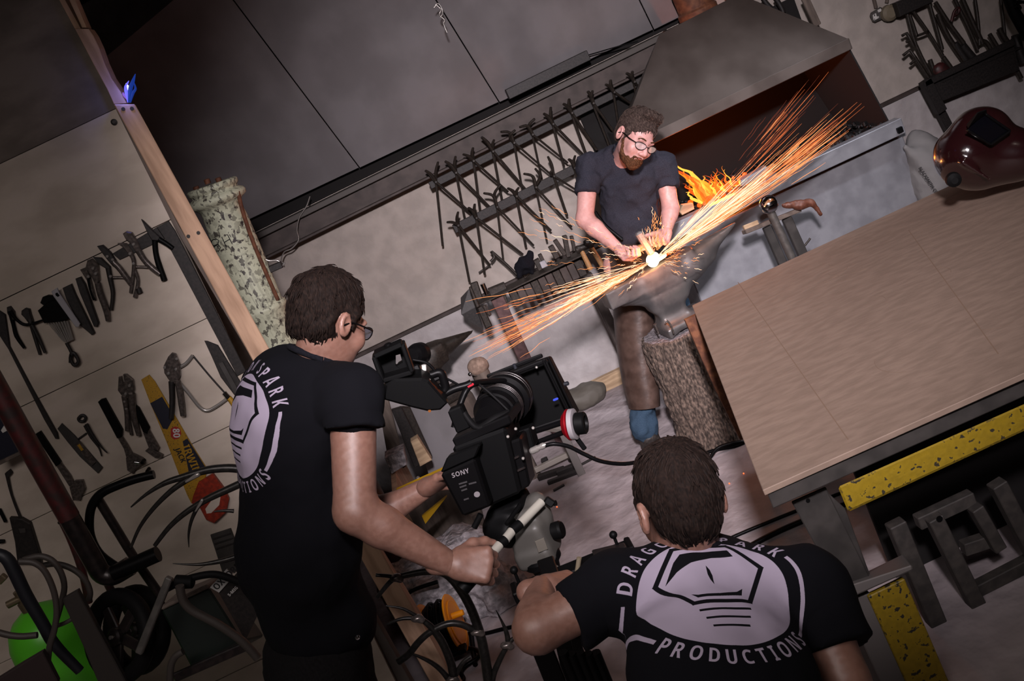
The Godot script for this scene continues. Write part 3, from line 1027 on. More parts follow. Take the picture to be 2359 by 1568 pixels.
	obj("block", st, M.plank, hs)
	var bh := thing("ball_stake", "polished steel ball on a grey pole beside the forge", "stake", W(900, 1300, 4.85))
	st = mb()
	ball(st, W(668, 548, 4.85), 0.0475, 28)
	obj("ball", st, M.chrome, bh)
	st = mb()
	var pp := W(690, 640, 4.86); var pe := W(1010, 1300, 4.86)
	pe += (pe - pp) * 1.6
	tube(st, [pp, Vector3(pe.x, 0, pe.z)], 0.021, 12)
	obj("pole", st, M.grey_steel, bh)
	g = [cap(W(880, 560, 4.92), W(1100, 560, 4.92), 0.012, 0.022, 0.02), cap(W(1100, 560, 4.92), W(1270, 530, 4.92), 0.022, 0.016, 0.02), cap(W(1270, 530, 4.92), W(1395, 680, 4.92), 0.012, 0.011, 0.015), cap(W(960, 540, 4.92), W(1240, 500, 4.92), 0.008, 0.01, 0.02)]
	tag(soft("leather_glove", net(g, 0.006, [], fbm(30, 6, 2), 0.004), M.brown_leather), "folded reddish brown leather glove on the stand beside the ball", "glove")
	st = mb()
	tube(st, spline(P([1170, 1120, 1195, 1085, 1225, 1050, 1245, 1015], 4.95)), 0.006, 6)
	tag(obj("hook", st, M.iron), "small bent iron hook sticking out of the tool stand", "hook")
	view()

func stick(called: String, pts: Array, d: float, r, m: Material, parent: Node = self, sides := 6) -> MeshInstance3D:
	var st := mb()
	tube(st, spline(P(pts, d), 3), r, sides)
	return obj(called, st, m, parent)

func plate(called: String, pts: Array, d: float, th: float, m: Material, parent: Node = self, bev := 0.0015) -> MeshInstance3D:
	var st := mb()
	prism(st, P(pts, d - th), Vector3(0, 0, -th), bev)
	return obj(called, st, m, parent)

func tongs(pivot: Array, jaw_a: Array, jaw_b: Array, arm_a: Array, arm_b: Array, label: String, shape := 0, group := "") -> void:
	# two crossed reins on one rivet; jaws bow outwards when shape is 1
	var d := 5.90
	var p := W(pivot[0], pivot[1], d)
	var t := thing("forge_tongs", label, "tongs", W(arm_a[0], arm_a[1], d), group)
	var k := 0
	for q in [[jaw_a, arm_b], [jaw_b, arm_a]]:
		var j := W(q[0][0], q[0][1], d - 0.05)
		var e := W(q[1][0], q[1][1], 5.985)
		var off := Vector3(0, 0, 0.008 if k == 0 else -0.008)
		var side := (j - p).cross(Vector3(0, 0, 1)).normalized() * (0.028 if k == 0 else -0.028) * (1.0 if shape == 1 else 0.25)
		if shape == 1 and (W(q[0][0], q[0][1], d) - p).dot(cam_basis.x) < 0: side = -(j - p).cross(Vector3(0, 0, 1)).normalized() * -0.028
		var path := spline([j, p.lerp(j, 0.55) + side, p + off, p.lerp(e, 0.15) + off, e], 4)
		var st := mb()
		tube(st, path, [0.009, 0.011, 0.013, 0.0125, 0.0095, 0.009, 0.0085, 0.0085], 6, true, 0.75)
		obj("rein", st, M.iron, t)
		k += 1
	var st2 := mb()
	lathe(st2, p + Vector3(0, 0, -0.02), Vector3(0, 0, 1), [0.010, 0, 0.010, 0.036, 0.006, 0.042], 10)
	obj("rivet", st2, M.iron, t)

func build_wall_tools() -> void:
	# two flat rails with forge tongs hung astride them
	view(950, 150, 3.137)
	var st := mb()
	beam(st, W(125, 872, 5.93), W(1705, 88, 5.93), 0.008, 0.045)
	tag(obj("tong_rail", st, M.dark_iron), "upper flat iron rail just below the joist with tongs hung along it", "rail")
	st = mb()
	beam(st, W(300, 1185, 5.93), W(1330, 672, 5.93), 0.008, 0.055)
	tag(obj("tong_rail", st, M.dark_iron), "lower flat iron rail with drilled holes carrying the second row of tongs", "rail")
	var up := [
		[[170, 842], [95, 762], [186, 700], [218, 1305], [470, 1110], "forge tongs hung at the left end of the upper rail", 0],
		[[315, 775], [238, 695], [312, 660], [380, 1120], [572, 1040], "forge tongs second from the left end of the upper rail", 0],
		[[442, 690], [368, 645], [438, 598], [490, 1062], [690, 915], "forge tongs third from the left on the upper rail", 0],
		[[582, 622], [500, 520], [590, 540], [648, 980], [830, 912], "heavy black flat jawed forge tongs fourth from the left on the upper rail", 0],
		[[735, 560], [640, 482], [742, 470], [795, 905], [1030, 815], "round jawed forge tongs in the middle of the upper rail, reins reaching the lower rail", 1],
		[[868, 500], [776, 448], [884, 388], [936, 822], [1122, 705], "forge tongs with wide open circular jaws on the upper rail", 1],
		[[1016, 425], [950, 350], [1000, 305], [1096, 735], [1248, 662], "forge tongs on the upper rail right of the open circular pair", 0],
		[[1152, 345], [1092, 280], [1132, 245], [1255, 642], [1332, 612], "thin forge tongs on the upper rail above the smith's right shoulder", 0],
		[[1306, 275], [1268, 190], [1302, 185], [1422, 582], [1500, 545], "forge tongs on the upper rail nearest left of the smith's head", 0],
		[[1456, 195], [1398, 140], [1432, 108], [1490, 440], [1625, 310], "thick black forge tongs on the upper rail above the smith's hair", 0],
		[[1602, 120], [1548, 58], [1590, 45], [1622, 265], [1662, 205], "forge tongs at the right end of the upper rail against the hood", 0]]
	for q in up: tongs(q[0], q[1], q[2], q[3], q[4], q[5], q[6], "tongs on the upper rail")
	var low := [
		[[332, 1155], [252, 1135], [330, 1062], [412, 1562], [560, 1445], "forge tongs with a chunky head at the left end of the lower rail", 0],
		[[462, 1102], [405, 1030], [450, 1005], [522, 1512], [798, 1368], "long forge tongs second from the left on the lower rail", 0],
		[[612, 1022], [516, 925], [640, 862], [655, 1400], [876, 1302], "forge tongs with open claw jaws third from the left on the lower rail", 1],
		[[752, 945], [690, 890], [768, 886], [820, 1312], [1000, 1195], "forge tongs with closed jaws in the middle of the lower rail", 0],
		[[892, 880], [806, 785], [888, 748], [972, 1272], [1150, 1168], "forge tongs with a big horseshoe of open jaws on the lower rail", 1],
		[[1022, 800], [980, 662], [1000, 768], [1118, 1088], [1240, 938], "forge tongs with needle jaws on the lower rail left of the smith's arm", 0],
		[[1172, 742], [1130, 680], [1176, 655], [1230, 960], [1300, 850], "forge tongs on the lower rail half hidden by the smith's sleeve", 0]]
	for q in low: tongs(q[0], q[1], q[2], q[3], q[4], q[5], q[6], "tongs on the lower rail")
	st = mb()
	tube(st, spline(P([565, 1420, 592, 1385, 570, 1348, 600, 1370, 690, 1450, 775, 1535], 5.97), 4), 0.009, 6)
	tag(obj("hooked_bar", st, M.iron), "iron bar with a hooked end propped on the wall left of the black cloth", "bar")
	stick("iron_rod", [480, 1500, 545, 1455, 562, 1440], 6.04, 0.006, M.iron).set_meta("label", "thin iron rod on the wall below the second lower tongs")
	tag(get_node("iron_rod"), "thin iron rod lying askew on the wall below the lower tongs", "rod")

	# leg vice and its rack of hammers and swages
	view(1040, 520, 4.479)
	var v := thing("leg_vice", "dark iron leg vice bolted at the left end of the tool rack", "vice", W(620, 1400, 5.55))
	st = mb()
	hexa(st, P3([232, 800, 5.62, 335, 770, 5.62, 335, 770, 5.72, 232, 800, 5.72, 192, 592, 5.62, 268, 566, 5.62, 268, 566, 5.72, 192, 592, 5.72]), 0.006)
	obj("jaw", st, M.iron, v)
	st = mb()
	hexa(st, P3([255, 850, 5.50, 300, 835, 5.50, 300, 835, 5.58, 255, 850, 5.58, 176, 632, 5.50, 205, 620, 5.50, 205, 620, 5.58, 176, 632, 5.58]), 0.006)
	obj("jaw", st, M.iron, v)
	st = mb()
	tube(st, [W(318, 598, 5.5), W(368, 705, 5.5)], 0.014, 12)
	obj("screw", st, M.chrome, v)
	st = mb()
	hexa(st, P3([355, 1065, 5.52, 425, 1035, 5.52, 425, 1035, 5.57, 355, 1065, 5.57, 262, 845, 5.52, 325, 815, 5.52, 325, 815, 5.57, 262, 845, 5.57]), 0.006)
	obj("leg", st, M.iron, v)
	st = mb()
	tube(st, [W(330, 820, 5.5), W(400, 925, 5.5)], 0.011, 8)
	tube(st, [W(352, 812, 5.47), W(395, 920, 5.47)], 0.006, 8)
	obj("handle", st, M.tool_steel, v)
	st = mb()
	hexa(st, P3([95, 915, 5.72, 250, 830, 5.72, 330, 1060, 5.72, 230, 1020, 5.72, 90, 740, 5.76, 180, 640, 5.76, 260, 820, 5.76, 240, 850, 5.76]), 0.004)
	obj("back_plate", st, M.dark_iron, v)  # dark plate set where the shadow of the vice falls

	var r := thing("tool_rack", "long iron rack on the wall behind the smith with slotted front and shelf", "rack", W(650, 1200, 5.6))
	st = mb()
	beam(st, W(240, 812, 5.58), W(1530, 190, 5.58), 0.13, 0.012)
	obj("shelf", st, M.iron, r)
	st = mb()
	beam(st, W(590, 700, 5.66), W(1400, 340, 5.66), 0.012, 0.05)
	obj("back_rail", st, M.dark_iron, r)
	for i in 10:
		var f := i / 10.0
		var g := (i + 0.93) / 10.0
		var a := Vector2(592, 690).lerp(Vector2(1335, 345), f); var b := Vector2(592, 690).lerp(Vector2(1335, 345), g)
		var dn := Vector2(72, 150) if i > 0 else Vector2(78, 165)
		st = mb()
		var d := 5.545 + 0.004 * (i % 3)
		hexa(st, P3([a.x + dn.x, a.y + dn.y, d, b.x + dn.x, b.y + dn.y, d, b.x + dn.x, b.y + dn.y, d + 0.012, a.x + dn.x, a.y + dn.y, d + 0.012, a.x, a.y, d, b.x, b.y, d, b.x, b.y, d + 0.012, a.x, a.y, d + 0.012]), 0.002)
		obj("slat", st, M.brown_steel if i % 3 else M.iron, r)
	st = mb()
	beam(st, W(470, 740, 5.6), W(545, 690, 5.6), 0.05, 0.03); beam(st, W(528, 700, 5.58), W(556, 790, 5.58), 0.03, 0.03, Vector3(0, 0, 1))
	obj("bracket", st, M.iron, r)
	st = mb()
	var l0 := W(468, 740, 5.57); var l1 := W(640, 1130, 5.57)
	l1 += (l1 - l0) * 1.1
	beam(st, l0, Vector3(l1.x, 0.0, l1.z), 0.075, 0.05, Vector3(0, 0, 1))
	obj("leg", st, M.rack_leg, r)
	st = mb()
	beam(st, W(1400, 500, 5.62), Vector3(W(1640, 960, 5.62).x, 0.0, -5.62), 0.055, 0.04, Vector3(0, 0, 1))
	obj("leg", st, M.brown_steel, r)
	var pegs := [
		[1022, 205, 1090, 330, 0.020, "square dark punch standing in the rack beside the thin rods", "punch", 1], [1066, 145, 1172, 300, 0.016, "long square chisel leaning in the rack behind the smith's arm", "chisel", 0],
		[1165, 98, 1208, 320, 0.017, "tall dark round punch in the rack with bright upper end", "punch", 0], [1236, 102, 1272, 260, 0.013, "thin tall dark rod standing in the rack nearest the hammers", "rod", 0],
		[908, 290, 960, 400, 0.014, "short dark punch standing behind the bright cube on the rack", "punch", 0], [870, 345, 925, 450, 0.022, "stubby iron swage between the black cloth and the bright cube", "swage", 1],
		[1040, 360, 1062, 420, 0.018, "small iron stub on the rack right of the bright cube", "swage", 1], [735, 460, 780, 520, 0.022, "short iron bar end poking from under the black cloth", "bar", 1], [390, 690, 560, 620, 0.03, "flat iron block on the rack shelf beside the vice", "block", 1]]
	for q in pegs:
		st = mb()
		beam(st, W(q[0], q[1], 5.60), W(q[2], q[3], 5.60), q[4] * 1.6, q[4] * 1.6, Vector3(0, 0, 1))
		tag(obj(["rod", "punch_tool"][q[7]], st, M.iron), q[5], q[6])
	st = mb()
	hexa(st, P3([934, 445, 5.52, 1000, 415, 5.52, 1000, 415, 5.57, 934, 445, 5.57, 905, 375, 5.52, 962, 350, 5.52, 962, 350, 5.57, 905, 375, 5.57]), 0.003)
	tag(obj("steel_cube", st, M.galv), "bright square steel block on the rack shelf", "block")
	var hammers := [[1330, 235, 1438, 450, "wooden handled hammer hanging head up in the rack, left of the pair"], [1415, 178, 1562, 415, "wooden handled hammer hanging head up in the rack, right of the pair"]]
	for q in hammers:
		var hm := thing("hammer", q[4], "hammer", W(q[2], q[3], 5.5), "hammers in the rack")
		st = mb()
		tube(st, [W(q[0], q[1], 5.5), W(q[2], q[3], 5.5)], [0.013, 0.011, 0.014, 0.016], 10)
		obj("handle", st, M.handle_wood, hm)
		st = mb()
		lathe(st, W(q[0] - 44, q[1] + 18, 5.5), W(q[0] + 40, q[1] - 18, 5.5) - W(q[0] - 44, q[1] + 18, 5.5), [0.020, 0, 0.024, 0.012, 0.019, 0.03, 0.019, 0.07, 0.024, 0.09, 0.02, 0.102], 14)
		obj("head", st, M.iron, hm)
	var g := [ell(W(750, 410, 5.50), Vector3(0.035, 0.055, 0.04), Basis(), 0.03), cap(W(815, 285, 5.52), W(800, 400, 5.5), 0.018, 0.03, 0.03), cap(W(690, 430, 5.5), W(705, 520, 5.49), 0.022, 0.016, 0.03), cap(W(820, 400, 5.5), W(832, 480, 5.49), 0.016, 0.01, 0.02), ell(W(770, 505, 5.46), Vector3(0.028, 0.03, 0.035), Basis(), 0.015, true)]
	tag(soft("black_cloth", net(g, 0.007, [], fbm(25, 3, 2), 0.006), M.shirt_black), "black cloth cap draped over tools on the rack", "cap")
	# boulder and small bright knob below the vice
	g = [ell(W(275, 1450, 5.3), Vector3(0.062, 0.052, 0.06), Basis(), 0.01)]
	var bd := thing("stone_head", "round tan stone on a post behind the cinema camera", "stone", W(300, 1600, 5.3))
	soft("stone", net(g, 0.009, [], fbm(14, 3, 2), 0.006), M.stone_tan, bd)
	st = mb()
	tube(st, [W(290, 1500, 5.3), Vector3(W(430, 1750, 5.3).x, 0.0, -5.3)], 0.05, 10)
	obj("post", st, M.grey_wood, bd)
	st = mb()
	ball(st, W(192, 1530, 5.2), 0.012, 12)
	tube(st, [W(192, 1530, 5.2), W(300, 1560, 5.29)], 0.005, 6)
	tag(obj("chrome_ball", st, M.chrome), "small bright chrome lever knob in front of the tan stone", "knob")

	# right hand wall: socket and rack of long bars
	view(1960, 0, 5.6)
	var so := thing("wall_socket", "grey metal double wall socket with white outlet", "socket", W(330, 250, 6.08))
	st = mb()
	hexa(st, P3([290, 300, 6.05, 450, 225, 6.05, 450, 225, 6.10, 290, 300, 6.10, 232, 180, 6.05, 395, 75, 6.05, 395, 75, 6.10, 232, 180, 6.10]), 0.012)
	obj("box", st, M.grey_steel, so)
	plate("outlet", [295, 255, 285, 195, 325, 170, 335, 212, 362, 210, 360, 232, 305, 262], 6.05, 0.004, M.white_plastic, so, 0.0)
	plate("switch", [345, 130, 388, 108, 402, 142, 360, 160], 6.05, 0.006, M.white_plastic, so, 0.001)
	for q in [[300, 190, 312, 205], [300, 245, 310, 250], [345, 228, 353, 224]]:
		plate("slot", [q[0], q[1], q[2], q[1] - 6, q[2] + 4, q[3], q[0] + 4, q[3] + 6], 6.0455, 0.001, M.ink, so, 0.0)
	var pl := thing("plug", "beige round plug with cap pushed into the wall socket", "plug", W(470, 200, 6.05))
	st = mb()
	lathe(st, W(480, 170, 6.05), Vector3(0, 0, 1), [0.05, 0, 0.048, 0.03, 0.03, 0.045], 18)
	obj("body", st, M.beige, pl)
	st = mb()
	lathe(st, W(545, 140, 6.07), Vector3(0, 0, 1), [0.045, 0, 0.045, 0.03], 18)
	obj("cap", st, M.dusty, pl)
	for q in [[300, 0, 325, 105, "left of the two short conduits dropping to the wall socket"], [475, -40, 462, 40, "right of the two short conduits dropping to the wall socket"]]:
		st = mb()
		var p := W(q[0], q[1], 6.08); var e := W(q[2], q[3], 6.08)
		tube(st, [p + (p - e) * 3.0, e], 0.011, 8)
		tag(obj("conduit", st, M.grey_wood), q[4], "conduit")
	st = mb()
	beam(st, W(585, 130, 5.98), W(1010, -60, 5.98), 0.06, 0.085)
	tag(obj("rack_rail", st, M.dark_iron), "thick dark iron rail at the top right carrying long tools", "rail")
	var ch := thing("bar_rack", "dark steel channel on the right wall holding upright bars", "rack", W(1200, 1300, 5.9))
	st = mb()
	beam(st, W(950, 1080, 5.90), W(2100, 540, 5.90), 0.02, 0.04)
	obj("front_lip", st, M.dark_iron, ch)
	st = mb()
	beam(st, W(1060, 1160, 5.95), W(2130, 730, 5.95), 0.02, 0.17)
	obj("channel", st, M.dark_iron, ch)
	st = mb()
	beam(st, W(1010, 1110, 6.01), W(2110, 620, 6.01), 0.14, 0.012)
	obj("shelf", st, M.dark_iron, ch)
	st = mb()
	beam(st, W(950, 1040, 5.92), W(1160, 1440, 5.92), 0.06, 0.06, Vector3(0, 0, 1))
	beam(st, W(1150, 1430, 5.97), Vector3(W(1240, 1600, 5.97).x + 0.1, 0.0, -5.97), 0.05, 0.04, Vector3(0, 0, 1))
	obj("leg", st, M.dark_iron, ch)
	var bars := [
		[720, 150, 840, 580, 1060, 1010, 0.011, "long dark bar leaning at the left end of the right hand rack"], [790, 120, 1010, 430, 1190, 720, 0.009, "rusty bar crossing behind the stirrup in the right hand rack"],
		[1010, 40, 1120, 420, 1180, 640, 0.012, "dark rod leaning from the top rail to the middle of the right rack"], [1090, 30, 1280, 320, 1460, 560, 0.013, "dark rod slanting from the rail behind the hooked poker"],
		[1120, 180, 1260, 480, 1480, 800, 0.016, "thick bar in the shadow at the middle of the right rack"], [1330, -30, 1500, 320, 1640, 640, 0.012, "tall rod right of the hooked poker"],
		[1430, -30, 1560, 260, 1700, 560, 0.015, "tall thick rod beside the thin straight rod"], [1600, -20, 1640, 260, 1665, 580, 0.011, "thin straight rod standing nearly upright in the right rack"],
		[1930, -20, 1965, 240, 1990, 480, 0.010, "thin rod near the right picture edge in the rack"], [1940, -20, 2020, 80, 2120, 200, 0.009, "thin rod slanting behind the big black tube"],
		[1190, 735, 1260, 830, 1310, 900, 0.014, "short bar with bright end standing in the right rack"], [1020, 770, 1060, 880, 1110, 990, 0.014, "stubby round bar end in the left of the right rack"],
		[1790, 440, 1840, 520, 1900, 620, 0.013, "short square bar end in the right rack below the empty wall"], [1700, 530, 1760, 560, 1830, 680, 0.014, "stubby cranked bar end in the right rack"],
		[1915, 370, 1975, 480, 2060, 600, 0.018, "flat ended bar at the right of the right hand rack"], [1340, 560, 1430, 700, 1520, 830, 0.022, "broad flat bar standing in the middle of the right rack"], [1430, 580, 1520, 690, 1620, 800, 0.026, "broad dark plate standing behind the bars of the right rack"], [2130, 450, 2170, 640, 2230, 800, 0.028, "pale capped tube at the right edge of the rack"], [2130, 880, 2170, 950, 2200, 1010, 0.014, "rusty bar end hanging below the right rack"]]
	for q in bars:
		st = mb()
		tube(st, spline(P(q.slice(0, 6), 5.99), 3), q[6], 7)
		tag(obj("bar_stock", st, M.iron if q[6] < 0.02 else M.dark_iron), q[7], "bar", "bars in the right hand rack")
	st = mb()
	tube(st, P([2020, -60, 2110, 160, 2260, 420, 2330, 520], 5.7), 0.034, 10)
	tag(obj("black_tube", st, M.gloss_black), "thick black tube running down the right picture edge", "tube")
	var claw := thing("claw_tool", "black claw tool on the right picture edge", "tool", W(2170, 130, 5.66))
	for q in [[2110, 60, 2150, 20, 2200, 22, 2260, 40], [2120, 90, 2160, 70, 2190, 100, 2170, 130], [2130, 50, 2160, 40, 2260, 20, 2300, 20]]:
		stick("prong", q, 5.63, 0.008, M.gloss_black, claw)
	var stirrup := thing("stirrup", "bent square iron stirrup hanging in the right rack", "stirrup", W(900, 450, 5.95))
	stick("bend", [760, 190, 800, 300, 850, 455, 860, 460, 980, 415, 985, 400], 5.95, 0.010, M.iron, stirrup, 4)
	for q in [[[660, 462, 718, 428, 775, 520, 818, 600], [715, 545, 770, 512], "forked upper setting iron at the left of the right rack"], [[675, 715, 760, 645, 830, 740, 900, 850, 1020, 1020], [765, 830, 830, 775], "forked lower setting iron at the left of the right rack"]]:
		var fk := thing("setting_fork", q[2], "fork", W(q[0][4], q[0][5], 5.93))
		st = mb()
		tube(st, P(q[0], 5.93), 0.011, 4)
		obj("bar", st, M.iron, fk)
		st = mb()
		tube(st, P(q[1], 5.93), 0.010, 4)
		obj("tine", st, M.iron, fk)
	var pk := thing("poker", "iron poker with curled hook in the right rack", "poker", W(1300, 300, 5.94))
	stick("shaft", [1300, 280, 1310, 230, 1335, 150, 1370, 110, 1395, 110, 1390, 160, 1350, 200, 1335, 190], 5.94, 0.010, M.red_dark, pk)
	var dm := thing("iron_lump", "rounded rusty iron lump in the left of the right rack", "iron", W(1150, 900, 5.95))
	soft("lump", net([ell(W(1150, 890, 5.95), Vector3(0.045, 0.04, 0.03)), ell(W(1190, 930, 5.95), Vector3(0.05, 0.03, 0.03))], 0.009), M.red_dark, dm)
	view(1700, 0, 3.137)
	st = mb()
	beam(st, W(480, -20, 5.9), W(575, 185, 5.9), 0.045, 0.02, Vector3(0, 0, 1))
	tag(obj("flat_bar", st, M.grey_wood), "flat grey strip leaning on the wall behind the hood", "strip")
	for q in [[180, -10, 240, 60, "left of the two dark tool ends showing above the hood"], [270, -10, 330, 90, "right of the two dark tool ends showing above the hood"]]:
		stick("dark_tool", [q[0], q[1], q[0] + 30, q[1] + 40, q[2], q[3]], 5.98, 0.016, M.dark_iron)
		tag(get_child(-1), q[4], "tool")
	view()

func tool(called: String, label: String, category: String, parts: Array, d := 3.349, group := "") -> Node3D:
	# parts: [name, material, "p", thickness, outline] for plates or [name, material, "t", radius, path] for rods
	var q: Array = parts[0][4]
	var lo := Vector2(1e9, -1e9)
	var s := Vector2.ZERO
	for i in range(0, q.size(), 2): s += Vector2(q[i], q[i + 1]) / (q.size() / 2)
	var root := thing(called, label, category, W(s.x, s.y, d), group)
	for p in parts:
		var lift: float = p[5] if p.size() > 5 else 0.0
		if p[2] == "p": plate(p[0], p[4], d - lift, p[3], p[1], root, minf(0.003, p[3] * 0.35))
		else:
			var st := mb()
			var r0: float = p[3][0] if p[3] is Array else p[3]
			tube(st, spline(P(p[4], d - lift - r0), 4), p[3], 8)
			obj(p[0], st, p[1], root)
	return root

func rivets(root: Node3D, d: float, list: Array, r := 0.005) -> void:
	for i in range(0, list.size(), 2):
		var st := mb()
		lathe(st, W(list[i], list[i + 1], d), Vector3(0, 0, 1), [r, 0, r, 0.003, r * 0.6, 0.0045], 10)
		obj("rivet", st, M.steel, root)

func build_partition() -> void:
	view()
	# plywood boards on the near partition, butted with open joints
	var part := thing("wall_partition", "plywood tool partition on the left", "wall", Vector3(-1.6, 0, -3.37))
	part.set_meta("kind", "structure")
	var ys := [0.0, 0.62, 1.04, 1.46, 1.827, 2.166, 2.546, 3.38]
	for i in 7:
		var st := mb()
		var tilt := 0.012
		var xa: float = -0.868 + (ys[i] - 1.6) * 0.058
		var xb: float = -0.868 + (ys[i + 1] - 1.6) * 0.058
		var y0: float = ys[i] + 0.0013
		var y1: float = ys[i + 1] - 0.0013
		var dz := 0.002 * (i % 2) + (0.012 if i == 6 else 0.0)
		hexa(st, [Vector3(-3.4, y0, -3.35 - dz), Vector3(xa, y0, -3.35 - dz), Vector3(xa, y0, -3.372), Vector3(-3.4, y0, -3.372), Vector3(-3.4, y1, -3.35 - dz), Vector3(xb, y1, -3.35 - dz), Vector3(xb, y1, -3.372), Vector3(-3.4, y1, -3.372)], 0.001)
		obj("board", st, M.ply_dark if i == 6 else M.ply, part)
	var st := mb()
	block(st, Vector3(-3.45, 0, -3.43), Vector3(-0.9, 3.4, -3.374), 0.002)
	obj("backing", st, M.sidewall, part)
	# end post: grey batten, pale plank, thinner plank above and two split strips at the top
	var post := thing("trim_2", "pale timber post closing the end of the plywood partition", "post", W(590, 840, 3.3))
	post.set_meta("kind", "structure")
	st = mb()
	hexa(st, P3([745, 1130, 3.29, 800, 1130, 3.29, 800, 1130, 3.43, 745, 1130, 3.43, 262, 240, 3.29, 311, 240, 3.29, 311, 240, 3.43, 262, 240, 3.43]), 0.003)
	obj("plank", st, M.post, post)
	var foot := [W(745, 1130, 3.29), W(800, 1130, 3.29)]
	st = mb()
	hexa(st, [Vector3(foot[0].x, 0, -3.29), Vector3(foot[1].x + 0.01, 0, -3.29), Vector3(foot[1].x + 0.01, 0, -3.43), Vector3(foot[0].x, 0, -3.43), foot[0], foot[1], W(800, 1130, 3.43), W(745, 1130, 3.43)], 0.003)
	obj("plank", st, M.post, post)
	st = mb()
	prism(st, P([172, 66, 204, 66, 215, 82, 228, 110, 240, 145, 256, 180, 278, 212, 292, 238, 262, 240, 246, 205, 216, 150], 3.32), Vector3(0, 0, -0.06), 0.002)
	obj("torn_plank", st, M.post, post)
	for q in [[120, -30, 133, -30, 186, 66, 172, 66], [146, -30, 160, -30, 200, 64, 189, 64]]:
		st = mb()
		prism(st, P(q, 3.33), Vector3(0, 0, -0.05), 0.001)
		obj("strip", st, M.post, post)
	st = mb()
	prism(st, P([232, 180, 260, 238, 400, 520, 600, 860, 738, 1130, 752, 1130, 612, 858, 412, 520, 268, 238, 240, 180], 3.325), Vector3(0, 0, -0.05), 0.001)
	obj("batten", st, M.grey_wood, post)
	for q in [[284, 251], [304, 250], [434, 544], [457, 536]]:
		st = mb()
		lathe(st, W(q[0], q[1], 3.289), Vector3(0, 0, 1), [0.006, 0, 0.006, 0.002], 10)
		obj("screw", st, M.dark_iron, post)
	st = mb()
	lathe(st, W(263, 281, 3.35), Vector3(0, 0, 1), [0.010, 0, 0.010, 0.004, 0.005, 0.006], 12)
	obj("bolt", st, M.dark_iron, post)
	# glowing blades added for a stray blue gleam in the notch of the post
	var fl := thing("blue_gleam", "small blue and white gleam of stray light in the notch of the timber post", "flame", W(298, 238, 3.3))
	var tips := [[297, 236, 300, 205, 306, 188, 312, 170, 9, 0], [296, 236, 292, 215, 290, 200, 297, 186, 8, 1], [300, 236, 306, 215, 312, 204, 308, 188, 6, 0], [296, 232, 288, 222, 284, 216, 284, 212, 5, 2], [298, 214, 297, 206, 294, 198, 290, 192, 5, 3]]
	var mats := [glow(Color(0.10, 0.28, 0.75), 0.45), glow(Color(0.42, 0.40, 1.0), 1.2), glow(Color(0.6, 0.4, 0.9), 0.7), glow(Color(0.9, 0.95, 1.0), 3.0)]
	for t in tips:
		st = mb()
		var r: float = t[8] * 0.0013
		tube(st, spline(P(t.slice(0, 8), 3.30), 5), [r * 0.5, r, r * 0.8, r * 0.1], 6, true, 0.6)
		obj("tongue", st, mats[t[9]], fl)
	var l := OmniLight3D.new()
	l.name = "blue_light"
	l.light_color = Color(0.45, 0.5, 1.0)
	l.light_energy = 0.006
	l.omni_range = 3
	l.omni_attenuation = 2
	l.light_size = 0.01
	l.shadow_enabled = true
	fl.add_child(l)
	l.position = Vector3(0, 0.03, 0.03)

	var T: Material = M.tool_steel
	var K: Material = M.black
	var I: Material = M.dark_iron
	view(0, 480, 3.267)
	tool("framing_square", "large black steel square hung down the right edge of the partition", "square", [
		["long_leg", M.dark_iron, "p", 0.005, [1180, 140, 1270, 95, 1320, 170, 1600, 720, 1852, 1225, 1785, 1262, 1520, 760, 1240, 230]],
		["short_leg", M.dark_iron, "p", 0.005, [1180, 140, 1240, 230, 900, 388, 845, 340]]])
	tool("rasp", "long dark rasp hanging at the left, point down", "rasp", [["blade", I, "p", 0.008, [-5, 770, 40, 800, 75, 1040, 240, 1350, 430, 1690, 440, 1735, 415, 1735, 330, 1590, 60, 1060, -5, 960]]])
	tool("end_cutters", "black handled pliers hanging at the far left of the top tool row", "pliers", [
		["handle", K, "t", [0.008, 0.006, 0.007, 0.005], [75, 770, 100, 870, 125, 960, 185, 1050]], ["handle", K, "t", [0.008, 0.005, 0.005, 0.003], [75, 770, 130, 840, 200, 875, 325, 838], 0.006], ["jaw", I, "p", 0.014, [48, 745, 72, 738, 105, 780, 112, 840, 80, 840, 52, 790]]])
	tool("pincers", "short dark pincers with ring head beside the hex keys", "pincers", [
		["leg", I, "t", [0.007, 0.006, 0.005], [215, 800, 260, 960, 302, 1098]], ["leg", I, "t", [0.007, 0.006, 0.005], [215, 830, 285, 960, 340, 1085], 0.004], ["head", I, "p", 0.016, [160, 770, 185, 752, 218, 760, 228, 800, 245, 850, 215, 870, 180, 820, 158, 800]]])
	var hx := tool("hex_key_set", "folding black holder of hex keys with a loose ring below", "keys", [
		["holder", M.gloss_black, "p", 0.022, [282, 770, 360, 700, 430, 680, 525, 825, 470, 850, 330, 865]], ["holder_cap", K, "p", 0.018, [300, 712, 318, 668, 352, 655, 430, 660, 440, 690, 340, 740]]])
	for i in 8:
		var st2 := mb()
		var x := 350.0 + i * 22
		tube(st2, P([x, 845, 470 + i * 11, 1010 - absf(i - 3) * 6], 3.336), 0.0018 + 0.0004 * i, 6)
		obj("key", st2, M.steel, hx)
	st = mb()
	tube(st, spline(P([500, 1010, 540, 1090, 530, 1130, 560, 1180, 590, 1150, 560, 1090, 535, 1100, 530, 1160], 3.335), 5), 0.006, 6)
	obj("ring", st, M.dark_iron, hx)
